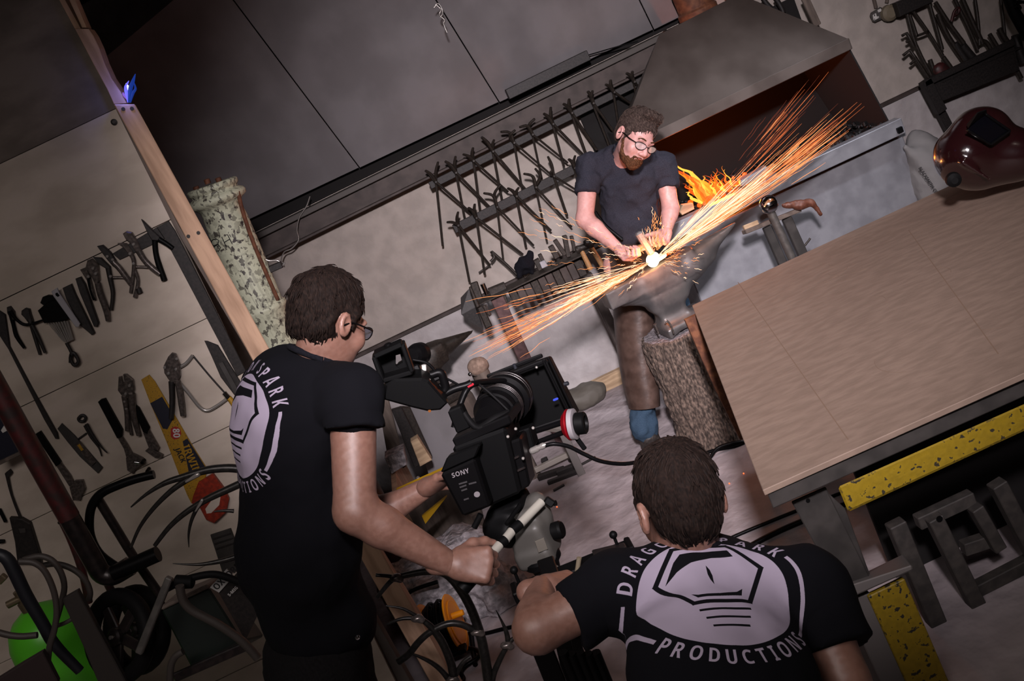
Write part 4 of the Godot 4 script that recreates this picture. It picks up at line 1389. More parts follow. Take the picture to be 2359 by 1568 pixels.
	tool("pin_spanner", "flat pale grey pin spanner beside the hex keys", "spanner", [["blade", M.pale_steel, "p", 0.005, [385, 625, 430, 597, 448, 640, 602, 868, 592, 892, 568, 892, 400, 660], 0.024], ["hole", K, "p", 0.0006, [415, 640, 430, 632, 450, 655, 436, 666, 420, 656], 0.0292]])
	tool("chisel", "dark tapered cold chisel to the right of the pale spanner", "chisel", [["blade", I, "p", 0.012, [468, 600, 536, 568, 570, 650, 712, 938, 690, 955, 600, 880, 500, 690]]])
	tool("chisel", "dark straight cold chisel nearer the locking pliers", "chisel", [["blade", I, "p", 0.014, [565, 530, 605, 515, 640, 570, 742, 862, 730, 892, 705, 890, 600, 640]]])
	var r := tool("locking_pliers", "locking pliers with closed rounded jaw, first of three at the top", "pliers", [
		["body", T, "p", 0.014, [655, 392, 690, 378, 740, 430, 750, 540, 720, 590, 690, 520, 640, 450]], ["handle", T, "t", [0.010, 0.011, 0.011, 0.008], [735, 560, 760, 650, 800, 760, 815, 845]], ["lower_jaw", T, "p", 0.012, [600, 462, 650, 440, 680, 520, 710, 640, 722, 690, 690, 640, 650, 540]], ["lever", K, "t", [0.007, 0.006, 0.006], [668, 520, 685, 610, 712, 688]]])
	rivets(r, 3.334, [720, 490, 665, 512, 700, 450])
	r = tool("locking_pliers", "locking pliers with dark beaked jaw and long bright handle, second of three at the top", "pliers", [
		["body", I, "p", 0.014, [728, 285, 770, 276, 830, 330, 900, 440, 850, 440, 800, 380]], ["handle", T, "t", [0.010, 0.010, 0.010, 0.008], [850, 400, 900, 450, 960, 530, 990, 575]], ["lower_jaw", I, "p", 0.012, [698, 368, 760, 372, 830, 440, 830, 500, 790, 450, 740, 420]], ["lower_handle", I, "t", [0.009, 0.008, 0.007, 0.006], [815, 450, 832, 540, 850, 640, 838, 762]], ["link", T, "t", 0.005, [850, 520, 920, 520, 985, 530]]])
	rivets(r, 3.334, [848, 385, 832, 510, 808, 360])
	r = tool("locking_pliers", "locking pliers with bright curved handle and big jaw, third of three at the top", "pliers", [
		["body", T, "p", 0.014, [922, 190, 950, 172, 990, 182, 1040, 260, 1068, 330, 1020, 330, 985, 270, 945, 235]], ["handle", T, "t", [0.011, 0.010, 0.010, 0.009], [1045, 320, 1090, 390, 1150, 450, 1205, 492]], ["lower_jaw", T, "p", 0.012, [880, 262, 950, 262, 1000, 330, 1010, 380, 970, 350, 920, 290]], ["lower_handle", T, "t", [0.008, 0.007, 0.006], [985, 340, 1010, 420, 985, 635]], ["lever", T, "t", [0.006, 0.006, 0.008], [1005, 440, 1040, 540, 1018, 668]], ["link", T, "t", 0.005, [1010, 440, 1070, 440, 1140, 445]], ["screw", I, "t", 0.009, [1040, 600, 1055, 635]]])
	rivets(r, 3.334, [1005, 270, 978, 340, 1005, 414])
	tool("needle_pliers", "black long nosed pliers at the top right of the partition", "pliers", [
		["jaws", I, "p", 0.012, [1060, 82, 1075, 92, 1155, 170, 1205, 215, 1190, 245, 1140, 240, 1110, 190]], ["handle", K, "t", [0.009, 0.009, 0.010, 0.010], [1165, 240, 1172, 330, 1195, 420, 1238, 540]], ["handle", K, "t", [0.009, 0.008, 0.008], [1195, 230, 1260, 270, 1300, 300]]])
	var hs := tool("junior_hacksaw", "chrome bow junior hacksaw with yellow handle", "saw", [
		["bow", M.steel, "t", 0.006, [1450, 1105, 1400, 1165, 1340, 1200]], ["bow", M.steel, "t", 0.006, [1352, 1310, 1420, 1390, 1500, 1490, 1560, 1520, 1640, 1480, 1705, 1432]], ["blade", I, "t", 0.003, [1450, 1105, 1570, 1250, 1690, 1385]], ["handle", M.saw_yellow, "t", [0.008, 0.011, 0.010], [1715, 1415, 1760, 1470, 1800, 1530]], ["ferrule", M.chrome, "t", 0.009, [1685, 1385, 1720, 1425]]])
	tool("knife_blade", "dark broad blade hanging beside the framing square", "blade", [["blade", I, "p", 0.006, [1537, 997, 1560, 998, 1640, 1030, 1850, 1370, 1870, 1420, 1790, 1440, 1660, 1270, 1590, 1110]], ["spine", M.bench_steel, "p", 0.006, [1640, 1165, 1675, 1150, 1800, 1375, 1765, 1400], 0.006]])
	view(0, 820, 3.267)
	r = tool("locking_pliers", "long locking pliers hanging over the yellow saw beside the hacksaw bow", "pliers", [
		["body", T, "p", 0.014, [1265, 5, 1290, -22, 1320, -15, 1352, 60, 1355, 150, 1330, 210, 1290, 210, 1235, 130, 1230, 75]], ["handle", T, "t", [0.010, 0.011, 0.011, 0.009], [1335, 180, 1352, 260, 1365, 350, 1378, 448]], ["lower_handle", I, "t", [0.010, 0.009, 0.008], [1290, 190, 1295, 330, 1288, 470]]], 3.34)
	rivets(r, 3.325, [1240, 85, 1268, 130, 1325, 98, 1330, 20])
	r = tool("locking_pliers", "locking pliers with open square jaws hanging between the hammer and the yellow saw", "pliers", [
		["body", T, "p", 0.014, [925, 140, 950, 138, 1000, 180, 1010, 250, 990, 320, 930, 320, 885, 260, 890, 160, 912, 155, 925, 205, 935, 195]], ["handle", T, "t", [0.012, 0.012, 0.010, 0.008], [990, 280, 1000, 400, 1020, 500, 1045, 595]], ["lower_handle", T, "t", [0.010, 0.009, 0.008], [935, 300, 955, 420, 960, 560]], ["lever", T, "t", 0.006, [965, 420, 975, 500, 990, 590]]])
	rivets(r, 3.334, [938, 340, 975, 222, 950, 395, 945, 285])
	var sw := tool("hand_saw", "yellow hand saw with blue label and orange handle", "saw", [
		["blade", M.saw_yellow, "p", 0.004, [1062, 178, 1122, 140, 1165, 190, 1300, 420, 1440, 660, 1560, 850, 1530, 990, 1440, 1110, 1405, 1040, 1350, 900, 1250, 640, 1140, 380]],
		["blue_band", M.saw_blue, "p", 0.0006, [1130, 355, 1220, 305, 1310, 460, 1260, 550, 1225, 545], 0.004], ["blue_label", M.saw_blue, "p", 0.0006, [1375, 640, 1410, 620, 1555, 850, 1490, 905, 1420, 870], 0.004],
		["red_disc", M.saw_red, "p", 0.0006, [1285, 545, 1320, 528, 1355, 545, 1365, 585, 1345, 620, 1310, 628, 1285, 605], 0.004]], 3.349)
	st = mb()
	prism(st, P([1490, 955, 1600, 890, 1690, 1010, 1722, 1080, 1700, 1180, 1610, 1262, 1550, 1235, 1500, 1140, 1440, 1110, 1450, 1060], 3.329), Vector3(0, 0, -0.02), 0.004)
	var hdl := obj("handle", st, M.orange, sw)
	st = mb()
	prism(st, P([1545, 1150, 1610, 1060, 1660, 1060, 1650, 1120, 1590, 1180, 1555, 1185], 3.3285), Vector3(0, 0, -0.002), 0.0)
	obj("finger_hole", st, M.ply, hdl)
	letters("IRWIN", sw, M.saw_yellow, [1395, 670], [1490, 880], 3.3435)
	letters("JACK", sw, M.ink, [1325, 690], [1378, 800], 3.3435)
	letters("80", sw, M.white_ink, [1325, 545], [1332, 612], 3.3435)
	tool("adjustable_spanner", "adjustable spanner with black sleeve handle, jaw down, left of the open jawed pliers", "spanner", [
		["handle", K, "p", 0.016, [735, 347, 755, 330, 788, 322, 920, 560, 915, 610, 880, 622]], ["shank", T, "p", 0.010, [885, 622, 915, 600, 955, 660, 1000, 738, 950, 770, 930, 700]], ["jaw", T, "p", 0.013, [945, 770, 1000, 735, 1075, 770, 1090, 805, 1020, 855, 1000, 890, 955, 862]], ["screw", M.chrome, "t", 0.008, [1015, 800, 1050, 800]]])
	tool("pipe_wrench", "dark wrench with hooked lower jaw half behind the open jawed pliers", "wrench", [
		["handle", K, "p", 0.012, [1020, 370, 1045, 390, 1125, 540, 1110, 590, 1075, 575, 1030, 470]], ["shank", T, "p", 0.010, [1075, 580, 1120, 550, 1200, 690, 1190, 715, 1120, 700]], ["hook", T, "p", 0.013, [1090, 715, 1120, 690, 1225, 745, 1215, 772, 1165, 768]]])
	for q in [[1085, 780, "upper of the two small black pegs beside the adjustable spanner"], [1122, 845, "lower of the two small black pegs beside the adjustable spanner"]]:
		st = mb()
		lathe(st, W(q[0], q[1], 3.348), Vector3(0, 0, 1), [0.006, 0, 0.006, 0.03, 0.004, 0.032], 10)
		tag(obj("peg", st, K), q[2], "peg")
	tool("dividers", "small iron dividers with eye head and bent points", "dividers", [
		["leg", I, "t", [0.006, 0.006, 0.003, 0.002], [640, 520, 690, 610, 745, 690, 765, 752]], ["leg", I, "t", [0.006, 0.006, 0.003, 0.002], [650, 510, 700, 600, 770, 690, 808, 728], 0.004], ["eye", I, "t", 0.005, [605, 450, 590, 470, 602, 490, 630, 488, 645, 465, 628, 445, 606, 448]], ["screw", I, "t", 0.003, [580, 630, 650, 580]]])
	tool("paint_scraper", "worn grey scraper knife with yellow mark", "scraper", [
		["blade", M.bench_steel, "p", 0.008, [430, 548, 462, 508, 560, 600, 770, 840, 735, 885, 600, 760, 500, 640]], ["grip", T, "p", 0.006, [560, 670, 600, 640, 720, 800, 690, 830], 0.008], ["mark", M.saw_yellow, "p", 0.001, [580, 670, 600, 660, 630, 705, 612, 715], 0.0142]])
	tool("adjustable_spanner", "adjustable spanner hanging behind the red pole, bright jaw down", "spanner", [
		["handle", K, "p", 0.014, [262, 590, 300, 568, 455, 800, 420, 835, 330, 700]], ["shank", T, "p", 0.010, [425, 835, 455, 800, 530, 900, 560, 960, 520, 985]], ["jaw", T, "p", 0.014, [520, 990, 560, 940, 620, 935, 640, 1000, 610, 1060, 600, 1090, 545, 1085]]])
	tool("bradawl", "thin iron bradawl hanging at the left edge", "awl", [["shaft", I, "t", [0.006, 0.004, 0.005], [50, 880, 90, 1050, 165, 1240]], ["head", I, "p", 0.012, [38, 880, 70, 855, 90, 880, 60, 915]]])
	tool("tin_snips", "dark blunt tool hanging low on the left of the partition", "snips", [["body", I, "p", 0.02, [68, 1220, 160, 1225, 225, 1262, 300, 1500, 310, 1570, 130, 1570, 110, 1400]], ["plate", M.bench_steel, "p", 0.004, [140, 1300, 190, 1295, 195, 1330, 150, 1335], 0.02]])
	tool("dark_rod", "short black rod at the left edge below the blue case", "rod", [["rod", K, "t", 0.006, [-5, 1150, 15, 1190, 42, 1245]]])
	tool("small_knob", "small dark knob at the far left edge of the partition", "knob", [["knob", K, "t", [0.008, 0.006], [0, 1395, 35, 1390]]])
	tool("grinding_plate", "grey ribbed plate on the partition beside the cameraman's back", "plate", [["plate", M.bench_steel, "p", 0.010, [1582, 1350, 1735, 1300, 1850, 1600, 1680, 1650]], ["rib", M.dark_iron, "p", 0.004, [1600, 1375, 1735, 1332, 1738, 1340, 1604, 1384], 0.01], ["rib", M.dark_iron, "p", 0.004, [1612, 1412, 1750, 1368, 1753, 1376, 1616, 1421], 0.01], ["rib", M.dark_iron, "p", 0.004, [1624, 1450, 1765, 1404, 1768, 1412, 1628, 1459], 0.01]])
	var bc := tool("blue_case", "dark blue plastic case on a small shelf at the left edge", "case", [["case", M.blue_dark, "p", 0.06, [-20, 440, 60, 500, 160, 715, 20, 790, -20, 790]], ["catch", M.white_plastic, "p", 0.004, [5, 560, 30, 520, 65, 555, 20, 580], 0.06]])
	tool("case_shelf", "narrow dark shelf under the dark blue case", "shelf", [["board", M.grey_wood, "p", 0.08, [-20, 800, 180, 705, 195, 725, -20, 830]]])
	for q in [[40, 1270, "left"], [1530, 755, "right"]]: pass
	st = mb()
	tube(st, [W(445, 1250, 3.36), W(500, 1252, 3.30)], 0.008, 8)
	tag(obj("peg", st, K), "black peg in the partition beside the red pole", "peg")
	view()

func letters(s: String, parent: Node3D, m: Material, a: Array, b: Array, d: float) -> void:
	# lettering on the partition's plane, its baseline middle running from a to b
	var tm := text_mesh(s, 0.05, 0.001, true)
	var o := place("lettering", tm, m, parent)
	var p := W(a[0], a[1], d)
	var e := W(b[0], b[1], d)
	var x := (e - p).normalized()
	var box := tm.get_aabb()
	var k := p.distance_to(e) / box.size.x
	var bs := Basis(x, Vector3(0, 0, 1).cross(x), Vector3(0, 0, 1))
	o.transform = Transform3D(bs.scaled_local(Vector3(k, k, 1)), (p + e) / 2 - bs.y * (box.get_center().y * k) - bs.x * (box.get_center().x * k) - parent.position)

func build_bench() -> void:
	view()
	var y := 0.9
	var nl := WY(1757, 1129, y); var fl := WY(1594, 703, y)
	var nr := Vector3(3.3, y, nl.z + (WY(2359, 859, y).z - nl.z) / (WY(2359, 859, y).x - nl.x) * (3.3 - nl.x))
	var fr := Vector3(3.3, y, -4.0)
	var bench := thing("work_bench", "big steel framed work bench with plywood top and yellow rail", "bench", Vector3(1.9, 0, -3.2))
	var dn := Vector3(0, -0.018, 0)
	var st := mb()
	hexa(st, [nl + dn, nr + dn, fr + dn, fl + dn, nl, nr, fr, fl], 0.002)
	obj("table_top", st, M.bench_top, bench)
	# pencil lines scribed on the ply
	for q in [[1700, 650, 1954, 1012], [2093, 530, 2300, 815]]:
		st = mb()
		var a := WY(q[0], q[1], y); var b := WY(q[2], q[3], y)
		beam(st, a, b, 0.003, 0.0008, Vector3.UP, 0.0)
		obj("scribed_line", st, M.pencil, bench)
	st = mb()
	for i in 26:
		var c := Vector3(rng.randf_range(0.9, 2.3), y, rng.randf_range(-3.8, -2.5))
		if c.x < 0.62 + (-c.z - 2.37) * 0.2: continue
		var rr := rng.randf_range(0.03, 0.14)
		var a0 := rng.randf() * TAU
		var arc := []
		for k in 9: arc.append(c + Vector3(cos(a0 + k * 0.17), 0, sin(a0 + k * 0.17)) * rr)
		tube(st, arc, 0.0007, 4)
	obj("scratch", st, M.pencil, bench, "stuff")
	# steel edge below the ply, yellow rail and legs
	var fy := nl.z - 0.02
	var z2 := func(x: float, yy: float, d: float) -> Vector3:
		return W(1700 + x / 2.184, 850 + yy / 2.184, d)
	st = mb()
	hexa(st, [z2.call(178, 700, 2.38), z2.call(1700, 20, 2.36), z2.call(1700, 20, 2.50), z2.call(178, 700, 2.50), z2.call(146, 622, 2.38), z2.call(1700, -78, 2.36), z2.call(1700, -78, 2.50), z2.call(146, 622, 2.50)], 0.002)
	obj("edge_angle", st, M.bench_steel, bench)
	st = mb()
	beam(st, Vector3(fl.x + 0.06, 0.855, fl.z + 0.06), Vector3(nl.x + 0.08, 0.855, nl.z - 0.1), 0.05, 0.05)
	obj("side_angle", st, M.bench_steel, bench)
	st = mb()
	beam(st, Vector3(fl.x + 0.06, 0.855, fl.z + 0.06), Vector3(3.25, 0.855, -3.95), 0.05, 0.05)
	obj("back_angle", st, M.bench_steel, bench)
	st = mb()
	hexa(st, [z2.call(555, 718, 2.415), z2.call(1700, 190, 2.39), z2.call(1700, 190, 2.42), z2.call(555, 718, 2.45), z2.call(503, 592, 2.415), z2.call(1700, 60, 2.39), z2.call(1700, 60, 2.42), z2.call(503, 592, 2.45)], 0.006)
	obj("yellow_rail", st, M.yellow, bench)
	# front leg: a rolled section with flange, hollow, and end cap, then the lower post with a yellow face
	st = mb()
	hexa(st, [z2.call(520, 1130, 2.44), z2.call(672, 1062, 2.44), z2.call(672, 1062, 2.56), z2.call(520, 1130, 2.56), z2.call(268, 665, 2.44), z2.call(440, 590, 2.44), z2.call(440, 590, 2.56), z2.call(268, 665, 2.56)], 0.003)
	obj("leg", st, M.bench_steel, bench)
	st = mb()
	hexa(st, [z2.call(640, 1080, 2.46), z2.call(676, 1064, 2.46), z2.call(676, 1064, 2.58), z2.call(640, 1080, 2.58), z2.call(430, 600, 2.46), z2.call(540, 700, 2.46), z2.call(540, 700, 2.58), z2.call(430, 600, 2.58)], 0.003)
	obj("flange", st, M.bench_steel, bench)
	st = mb()
	hexa(st, [z2.call(525, 1170, 2.40), z2.call(880, 1010, 2.40), z2.call(850, 980, 2.58), z2.call(510, 1120, 2.58), z2.call(508, 1105, 2.40), z2.call(876, 985, 2.40), z2.call(830, 930, 2.58), z2.call(500, 1090, 2.58)], 0.004)
	obj("bracket", st, M.grey_paint, bench)
	var down := func(p: Vector3) -> Vector3: return Vector3(p.x, 0, p.z)
	var a1: Vector3 = z2.call(535, 1172, 2.45); var b1: Vector3 = z2.call(665, 1125, 2.45)
	var dd: Vector3 = (z2.call(830, 1700, 2.45) - z2.call(560, 1100, 2.45))
	dd = dd / -dd.y * a1.y
	st = mb()
	hexa(st, [down.call(a1 + dd), down.call(b1 + dd), down.call(b1 + dd + Vector3(0, 0, -0.1)), down.call(a1 + dd + Vector3(0, 0, -0.1)), a1, b1, b1 + Vector3(0, 0, -0.1), a1 + Vector3(0, 0, -0.1)], 0.003)
	obj("lower_leg", st, M.grey_paint, bench)
	var c1: Vector3 = z2.call(655, 1145, 2.44); var e1: Vector3 = z2.call(840, 1055, 2.44)
	st = mb()
	hexa(st, [down.call(c1 + dd), down.call(e1 + dd), down.call(e1 + dd + Vector3(0, 0, -0.02)), down.call(c1 + dd + Vector3(0, 0, -0.02)), c1, e1, e1 + Vector3(0, 0, -0.02), c1 + Vector3(0, 0, -0.02)], 0.003)
	obj("leg_face", st, M.yellow, bench)
	for q in [Vector3(fl.x + 0.16, 0, fl.z + 0.15), Vector3(3.15, 0, -3.85), Vector3(3.15, 0, -2.4)]:
		st = mb()
		block(st, q - Vector3(0.04, 0, 0.04), q + Vector3(0.04, 0.84, 0.04), 0.004)
		obj("leg", st, M.bench_steel, bench)
	st = mb()
	lathe(st, z2.call(352, 660, 2.438), Vector3(0, 0, 1), [0.006, 0, 0.006, 0.002], 10)
	obj("bolt", st, M.black, bench)
	st = mb()
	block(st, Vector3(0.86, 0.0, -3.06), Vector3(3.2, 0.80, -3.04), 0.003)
	obj("shade_board", st, M.soot_shade, bench)  # added dark sheet standing in for the shade under the bench
	# steel ladder frame stored under the bench
	var lad := thing("steel_ladder", "grey steel ladder stored upright under the bench", "ladder", z2.call(1200, 1600, 2.8))
	var frs := [[[790, 770, 1010, 1330, 1120, 1568], 0.055], [[980, 740, 1180, 1150, 1390, 1568], 0.05], [[1190, 690, 1270, 850, 1310, 900], 0.04], [[1300, 570, 1420, 800, 1500, 950], 0.05]]
	for q in frs:
		st = mb()
		var p0: Vector3 = z2.call(q[0][0], q[0][1], 2.75); var p1: Vector3 = z2.call(q[0][4], q[0][5], 2.75)
		beam(st, p0, p1 if q[1] != 0.05 or p1.y > 0.4 else p1 + (p1 - p0) * 0.3, q[1], 0.045, Vector3(0, 0, 1))
		obj("upright", st, M.frame_grey, lad)
	for q in [[900, 770, 1180, 640], [1190, 1110, 1480, 960], [1130, 900, 1250, 860], [1330, 1420, 1500, 1340]]:
		st = mb()
		beam(st, z2.call(q[0], q[1], 2.78), z2.call(q[2], q[3], 2.78), 0.04, 0.045)
		obj("rung", st, M.frame_grey, lad)
	var p0: Vector3 = z2.call(985, 740, 2.75)
	st = mb()
	lathe(st, p0 + Vector3(0.005, 0, 0.024), Vector3(0, 0, 1), [0.010, 0, 0.010, 0.004], 12)
	obj("bolt", st, M.black, lad)
	st = mb()
	block(st, z2.call(1110, 1500, 2.95), z2.call(1200, 1300, 2.85), 0.01)
	tag(obj("green_can", st, M.green_box), "dark green can standing in the shade under the bench", "can")
	# welding mask on the far edge
	view(2060, 240, 7.468)
	var hm := thing("welding_helmet", "glossy dark red welding helmet resting on the bench", "helmet", WY(1500, 1280, 0.9))
	var c := W(1470, 860, 3.62)
	var hb := Basis(cam_basis.x, cam_basis.y, cam_basis.z)
	var g := [ell(c, Vector3(0.155, 0.135, 0.135), hb * Basis(Vector3(0, 0, 1), 0.35), 0.03), ell(W(1150, 880, 3.60), Vector3(0.085, 0.10, 0.12), hb * Basis(Vector3(0, 0, 1), 0.6), 0.04), ell(W(2050, 880, 3.56), Vector3(0.11, 0.10, 0.11), hb, 0.04), ell(W(1500, 420, 3.58), Vector3(0.10, 0.08, 0.10), hb, 0.04), rbox(W(1640, 420, 3.44), Vector3(0.074, 0.060, 0.036), hb * Basis(Vector3(0, 0, 1), -0.60), 0.008, 0.012, true), cap(W(1190, 1000, 3.50), W(1640, 1290, 3.47), 0.012, 0.004, 0.02)]
	soft("shell", net(g, 0.006, [Plane(Vector3.DOWN, -0.905)]), M.burgundy, hm)
	st = mb()
	hexa(st, P3([1250, 440, 3.452, 1640, 690, 3.452, 1640, 690, 3.48, 1250, 440, 3.48, 1560, 170, 3.452, 1985, 460, 3.452, 1985, 460, 3.48, 1560, 170, 3.48]), 0.002)
	obj("window", st, M.glass_dark, hm)
	st = mb()
	for q in [[1250, 440, 1650, 695], [1985, 460, 1650, 695], [1560, 170, 1985, 460]]:
		beam(st, W(q[0], q[1], 3.45), W(q[2], q[3], 3.45), 0.008, 0.02, Vector3(0, 0, 1))
	obj("window_frame", st, M.gloss_black, hm)
	st = mb()
	hexa(st, P3([1265, 420, 3.47, 1600, 200, 3.47, 1590, 95, 3.40, 1440, 150, 3.40, 1240, 350, 3.50, 1580, 120, 3.50, 1575, 85, 3.42, 1420, 140, 3.42]), 0.002)
	obj("eave", st, M.gloss_black, hm)
	st = mb()
	tube(st, P([1460, 290, 1560, 345, 1650, 430, 1760, 530], 3.459), 0.0012, 5)
	obj("glint_line", st, M.steel, hm)  # bright thread laid on as a painted glint of the window
	st = mb()
	lathe(st, W(1010, 1290, 3.50), Vector3(-0.3, 0, 1), [0.028, 0, 0.026, 0.02, 0.012, 0.03], 18)
	obj("side_knob", st, M.rubber, hm)
	view()

func rod(st: SurfaceTool, pts: Array, d: float, r, sides := 8, flatten := 1.0) -> void:
	tube(st, spline(P(pts, d), 4), r, sides, true, flatten)

func build_clutter() -> void:
	view()
	# chipped iron column
	var a := W(487, 424, 4.5); var b := W(648, 815, 4.5)
	var ax := b - a
	var L := ax.length()
	var col := thing("iron_column", "chipped pale green cast iron column with flanged cap behind the timber post", "column", b)
	var st := mb()
	var prof := [0.10, 0, 0.108, 0.006, 0.108, 0.024, 0.10, 0.03, 0.098, 0.04, 0.117, 0.05, 0.124, 0.062, 0.121, 0.078, 0.105, 0.088, 0.09, 0.10, 0.087, 0.13, 0.091, 0.18, 0.093, 0.3, 0.094, L * 0.70, 0.106, L * 0.71, 0.107, L * 0.73, 0.095, L * 0.75, 0.095, L]
	for i in range(0, prof.size(), 2): prof[i] *= 1.047
	lathe(st, a, ax, prof, 36, true)
	obj("shaft", st, M.chipped, col)
	for q in [[480, 415], [506, 412], [455, 432]]:
		st = mb()
		lathe(st, W(q[0], q[1] + 8, 4.48), -ax, [0.014, 0, 0.014, 0.02, 0.008, 0.022], 6)
		obj("bolt", st, M.rust, col)
	st = mb()
	rod(st, [548, 440, 560, 490, 588, 570, 640, 690], 4.44, 0.009)
	obj("rusty_edge", st, M.rust, col)
	var mid := func(x: float, y: float) -> Vector3:
		# the spot on the round shaft that a pixel shows
		var d := 4.3
		while d < 4.6:
			var p := W(x, y, d)
			var t := (p - a).dot(ax.normalized())
			if (p - a - ax.normalized() * t).length() < 0.0985: return p
			d += 0.002
		return W(x, y, 4.42)
	st = mb()
	for stroke in [[498, 550, 490, 552, 486, 560, 492, 566, 502, 562, 508, 570, 504, 578, 494, 578, 492, 570, 502, 562, 504, 554, 498, 550], [511, 546, 522, 570], [524, 540, 535, 562], [517, 558, 529, 551]]:
		var pts := []
		for i in range(0, stroke.size(), 2): pts.append(mid.call(stroke[i], stroke[i + 1]))
		tube(st, pts, 0.002, 5)
	obj("chalk_mark", st, M.ink, col)
	st = mb()
	lathe(st, Vector3(b.x, 0, b.z), Vector3.UP, [0.13, 0, 0.13, 0.1, 0.11, 0.15, 0.11, b.y - 0.1, 0.12, b.y - 0.08, 0.12, b.y], 28)
	tag(obj("machine_base", st, M.red_dark), "dark red machine base carrying the chipped column, mostly hidden", "machine")
	var cl := thing("spring_clamp", "small steel clamp with loose wires beside the column", "clamp", W(630, 610, 4.5))
	st = mb()
	rod(st, [600, 590, 618, 600, 640, 600, 650, 612, 656, 604], 4.5, 0.005)
	obj("wire", st, M.steel, cl)
	st = mb()
	beam(st, W(618, 622, 4.5), W(650, 608, 4.5), 0.03, 0.03)
	obj("body", st, M.dark_iron, cl)

	# sack truck and welding gear in the near left corner
	view(0, 1150, 3.37)
	var tr := thing("sack_truck", "hand truck of red and black tube with rubber wheel at the left", "trolley", W(900, 1300, 2.8))
	view()
	st = mb()
	rod(st, [-60, 800, 0, 907, 120, 1122, 160, 1192], 2.80, 0.030, 14)
	obj("red_tube", st, M.red_dark, tr)
	st = mb()
	rod(st, [150, 1175, 215, 1290, 232, 1318, 250, 1326, 268, 1322, 300, 1303], 2.80, 0.029, 14)
	obj("bent_tube", st, M.trolley, tr)
	st = mb()
	rod(st, [262, 1321, 364, 1275], 2.79, 0.0235, 16)
	obj("grip", st, M.gloss_black, tr)
	view(0, 820, 3.267)
	st = mb()
	rod(st, [1160, 890, 1020, 925, 880, 975, 760, 1035, 690, 1130, 672, 1260, 690, 1380, 760, 1500, 900, 1600], 2.86, 0.0135, 10)
	obj("loop", st, M.gloss_black, tr)
	st = mb()
	rod(st, [735, 1070, 870, 1290, 1000, 1500, 1200, 1790], 2.88, 0.014, 10)
	obj("brace", st, M.trolley, tr)
	view(0, 1150, 3.37)
	st = mb()
	rod(st, [490, 180, 560, 330, 640, 560, 690, 800], 2.95, 0.012)
	obj("strut", st, M.red_dark, tr)
	st = mb()
	rod(st, [820, 620, 870, 720], 2.9, 0.012)
	obj("strut", st, M.red_dark, tr)
	for w in [[925, 1060, 2.72, 0.114], [1060, 1010, 2.90, 0.114]]:
		var c := W(w[0], w[1], w[2])
		var n := (cam_basis.z * 0.86 - cam_basis.x * 0.45 + cam_basis.y * 0.1).normalized()
		var u := n.cross(cam_basis.y).normalized()
		var v := n.cross(u)
		var ring := []
		for i in 33: ring.append(c + (u * cos(TAU * i / 32) + v * sin(TAU * i / 32)) * w[3])
		st = mb()
		tube(st, ring, 0.024, 12, false)
		var wh := obj("wheel", st, M.rubber, tr)
		st = mb()
		lathe(st, c - n * 0.025, n, [0.018, 0, 0.026, 0.004, 0.026, 0.046, 0.018, 0.05], 16)
		obj("hub", st, M.trolley, wh)
		for i in 5:
			var t := TAU * i / 5 + 0.4
			var dir := u * cos(t) + v * sin(t)
			st = mb()
			beam(st, c + dir * 0.02, c + dir * w[3] * 0.86, 0.03, 0.014, n)
			obj("spoke", st, M.trolley, wh)
		st = mb()
		lathe(st, c + n * 0.025, n, [0.006, 0, 0.006, 0.008], 8)
		obj("axle_end", st, M.steel, wh)
	st = mb()
	rod(st, [-20, 420, 70, 480, 200, 740, 330, 960, 420, 1120, 620, 1330], 2.68, [0.016, 0.019, 0.018, 0.017, 0.014], 12)
	tag(obj("lever", st, M.lever_blue), "dark blue grey lever arm leaning across the green bottle", "lever")
	st = mb()
	prism(st, P([478, 782, 600, 712, 860, 1200, 1010, 1480, 800, 1520, 640, 1130], 2.62), Vector3(0, 0, -0.02), 0.003)
	tag(obj("board", st, M.brown_board), "dark brown flat board propped before the wheel of the hand truck", "board")
	st = mb()
	prism(st, P([-30, 1405, 160, 1285, 330, 1185, 450, 1420, 430, 1500, -30, 1500], 2.55), Vector3(0, 0, -0.02), 0.003)
	tag(obj("board", st, M.red_board), "dark red board in the bottom left corner in front of the bottle", "board")
	st = mb()
	beam(st, W(1318, 605, 2.60), W(1080, 1190, 2.60), 0.020, 0.020, cam_basis.z)
	tag(obj("steel_bar", st, M.grey_steel), "grey square steel bar leaning across the wheel", "bar")
	# gas bottle
	var gb := thing("gas_bottle", "bright green gas bottle with brass valve in the bottom left corner", "bottle", W(330, 1250, 2.88))
	var gt := W(235, 850, 2.9)
	st = mb()
	lathe(st, Vector3(gt.x, 0, gt.z), Vector3.UP, [0.115, 0, 0.12, 0.02, 0.12, gt.y - 0.13, 0.113, gt.y - 0.085, 0.095, gt.y - 0.045, 0.068, gt.y - 0.018, 0.035, gt.y - 0.002, 0.03, gt.y], 32, true)
	obj("body", st, M.green, gb)
	st = mb()
	lathe(st, gt, Vector3.UP, [0.024, 0, 0.024, 0.03, 0.016, 0.035, 0.016, 0.07], 14)
	tube(st, [gt + Vector3(-0.045, 0.045, 0.01), gt + Vector3(0.03, 0.045, 0)], 0.012, 10)
	obj("valve", st, M.dull_brass, gb)
	st = mb()
	beam(st, W(-10, 640, 2.85), W(40, 590, 2.85), 0.02, 0.02)
	tag(obj("brass_fitting", st, M.dull_brass), "small yellowish fitting at the left edge above the green bottle", "fitting")
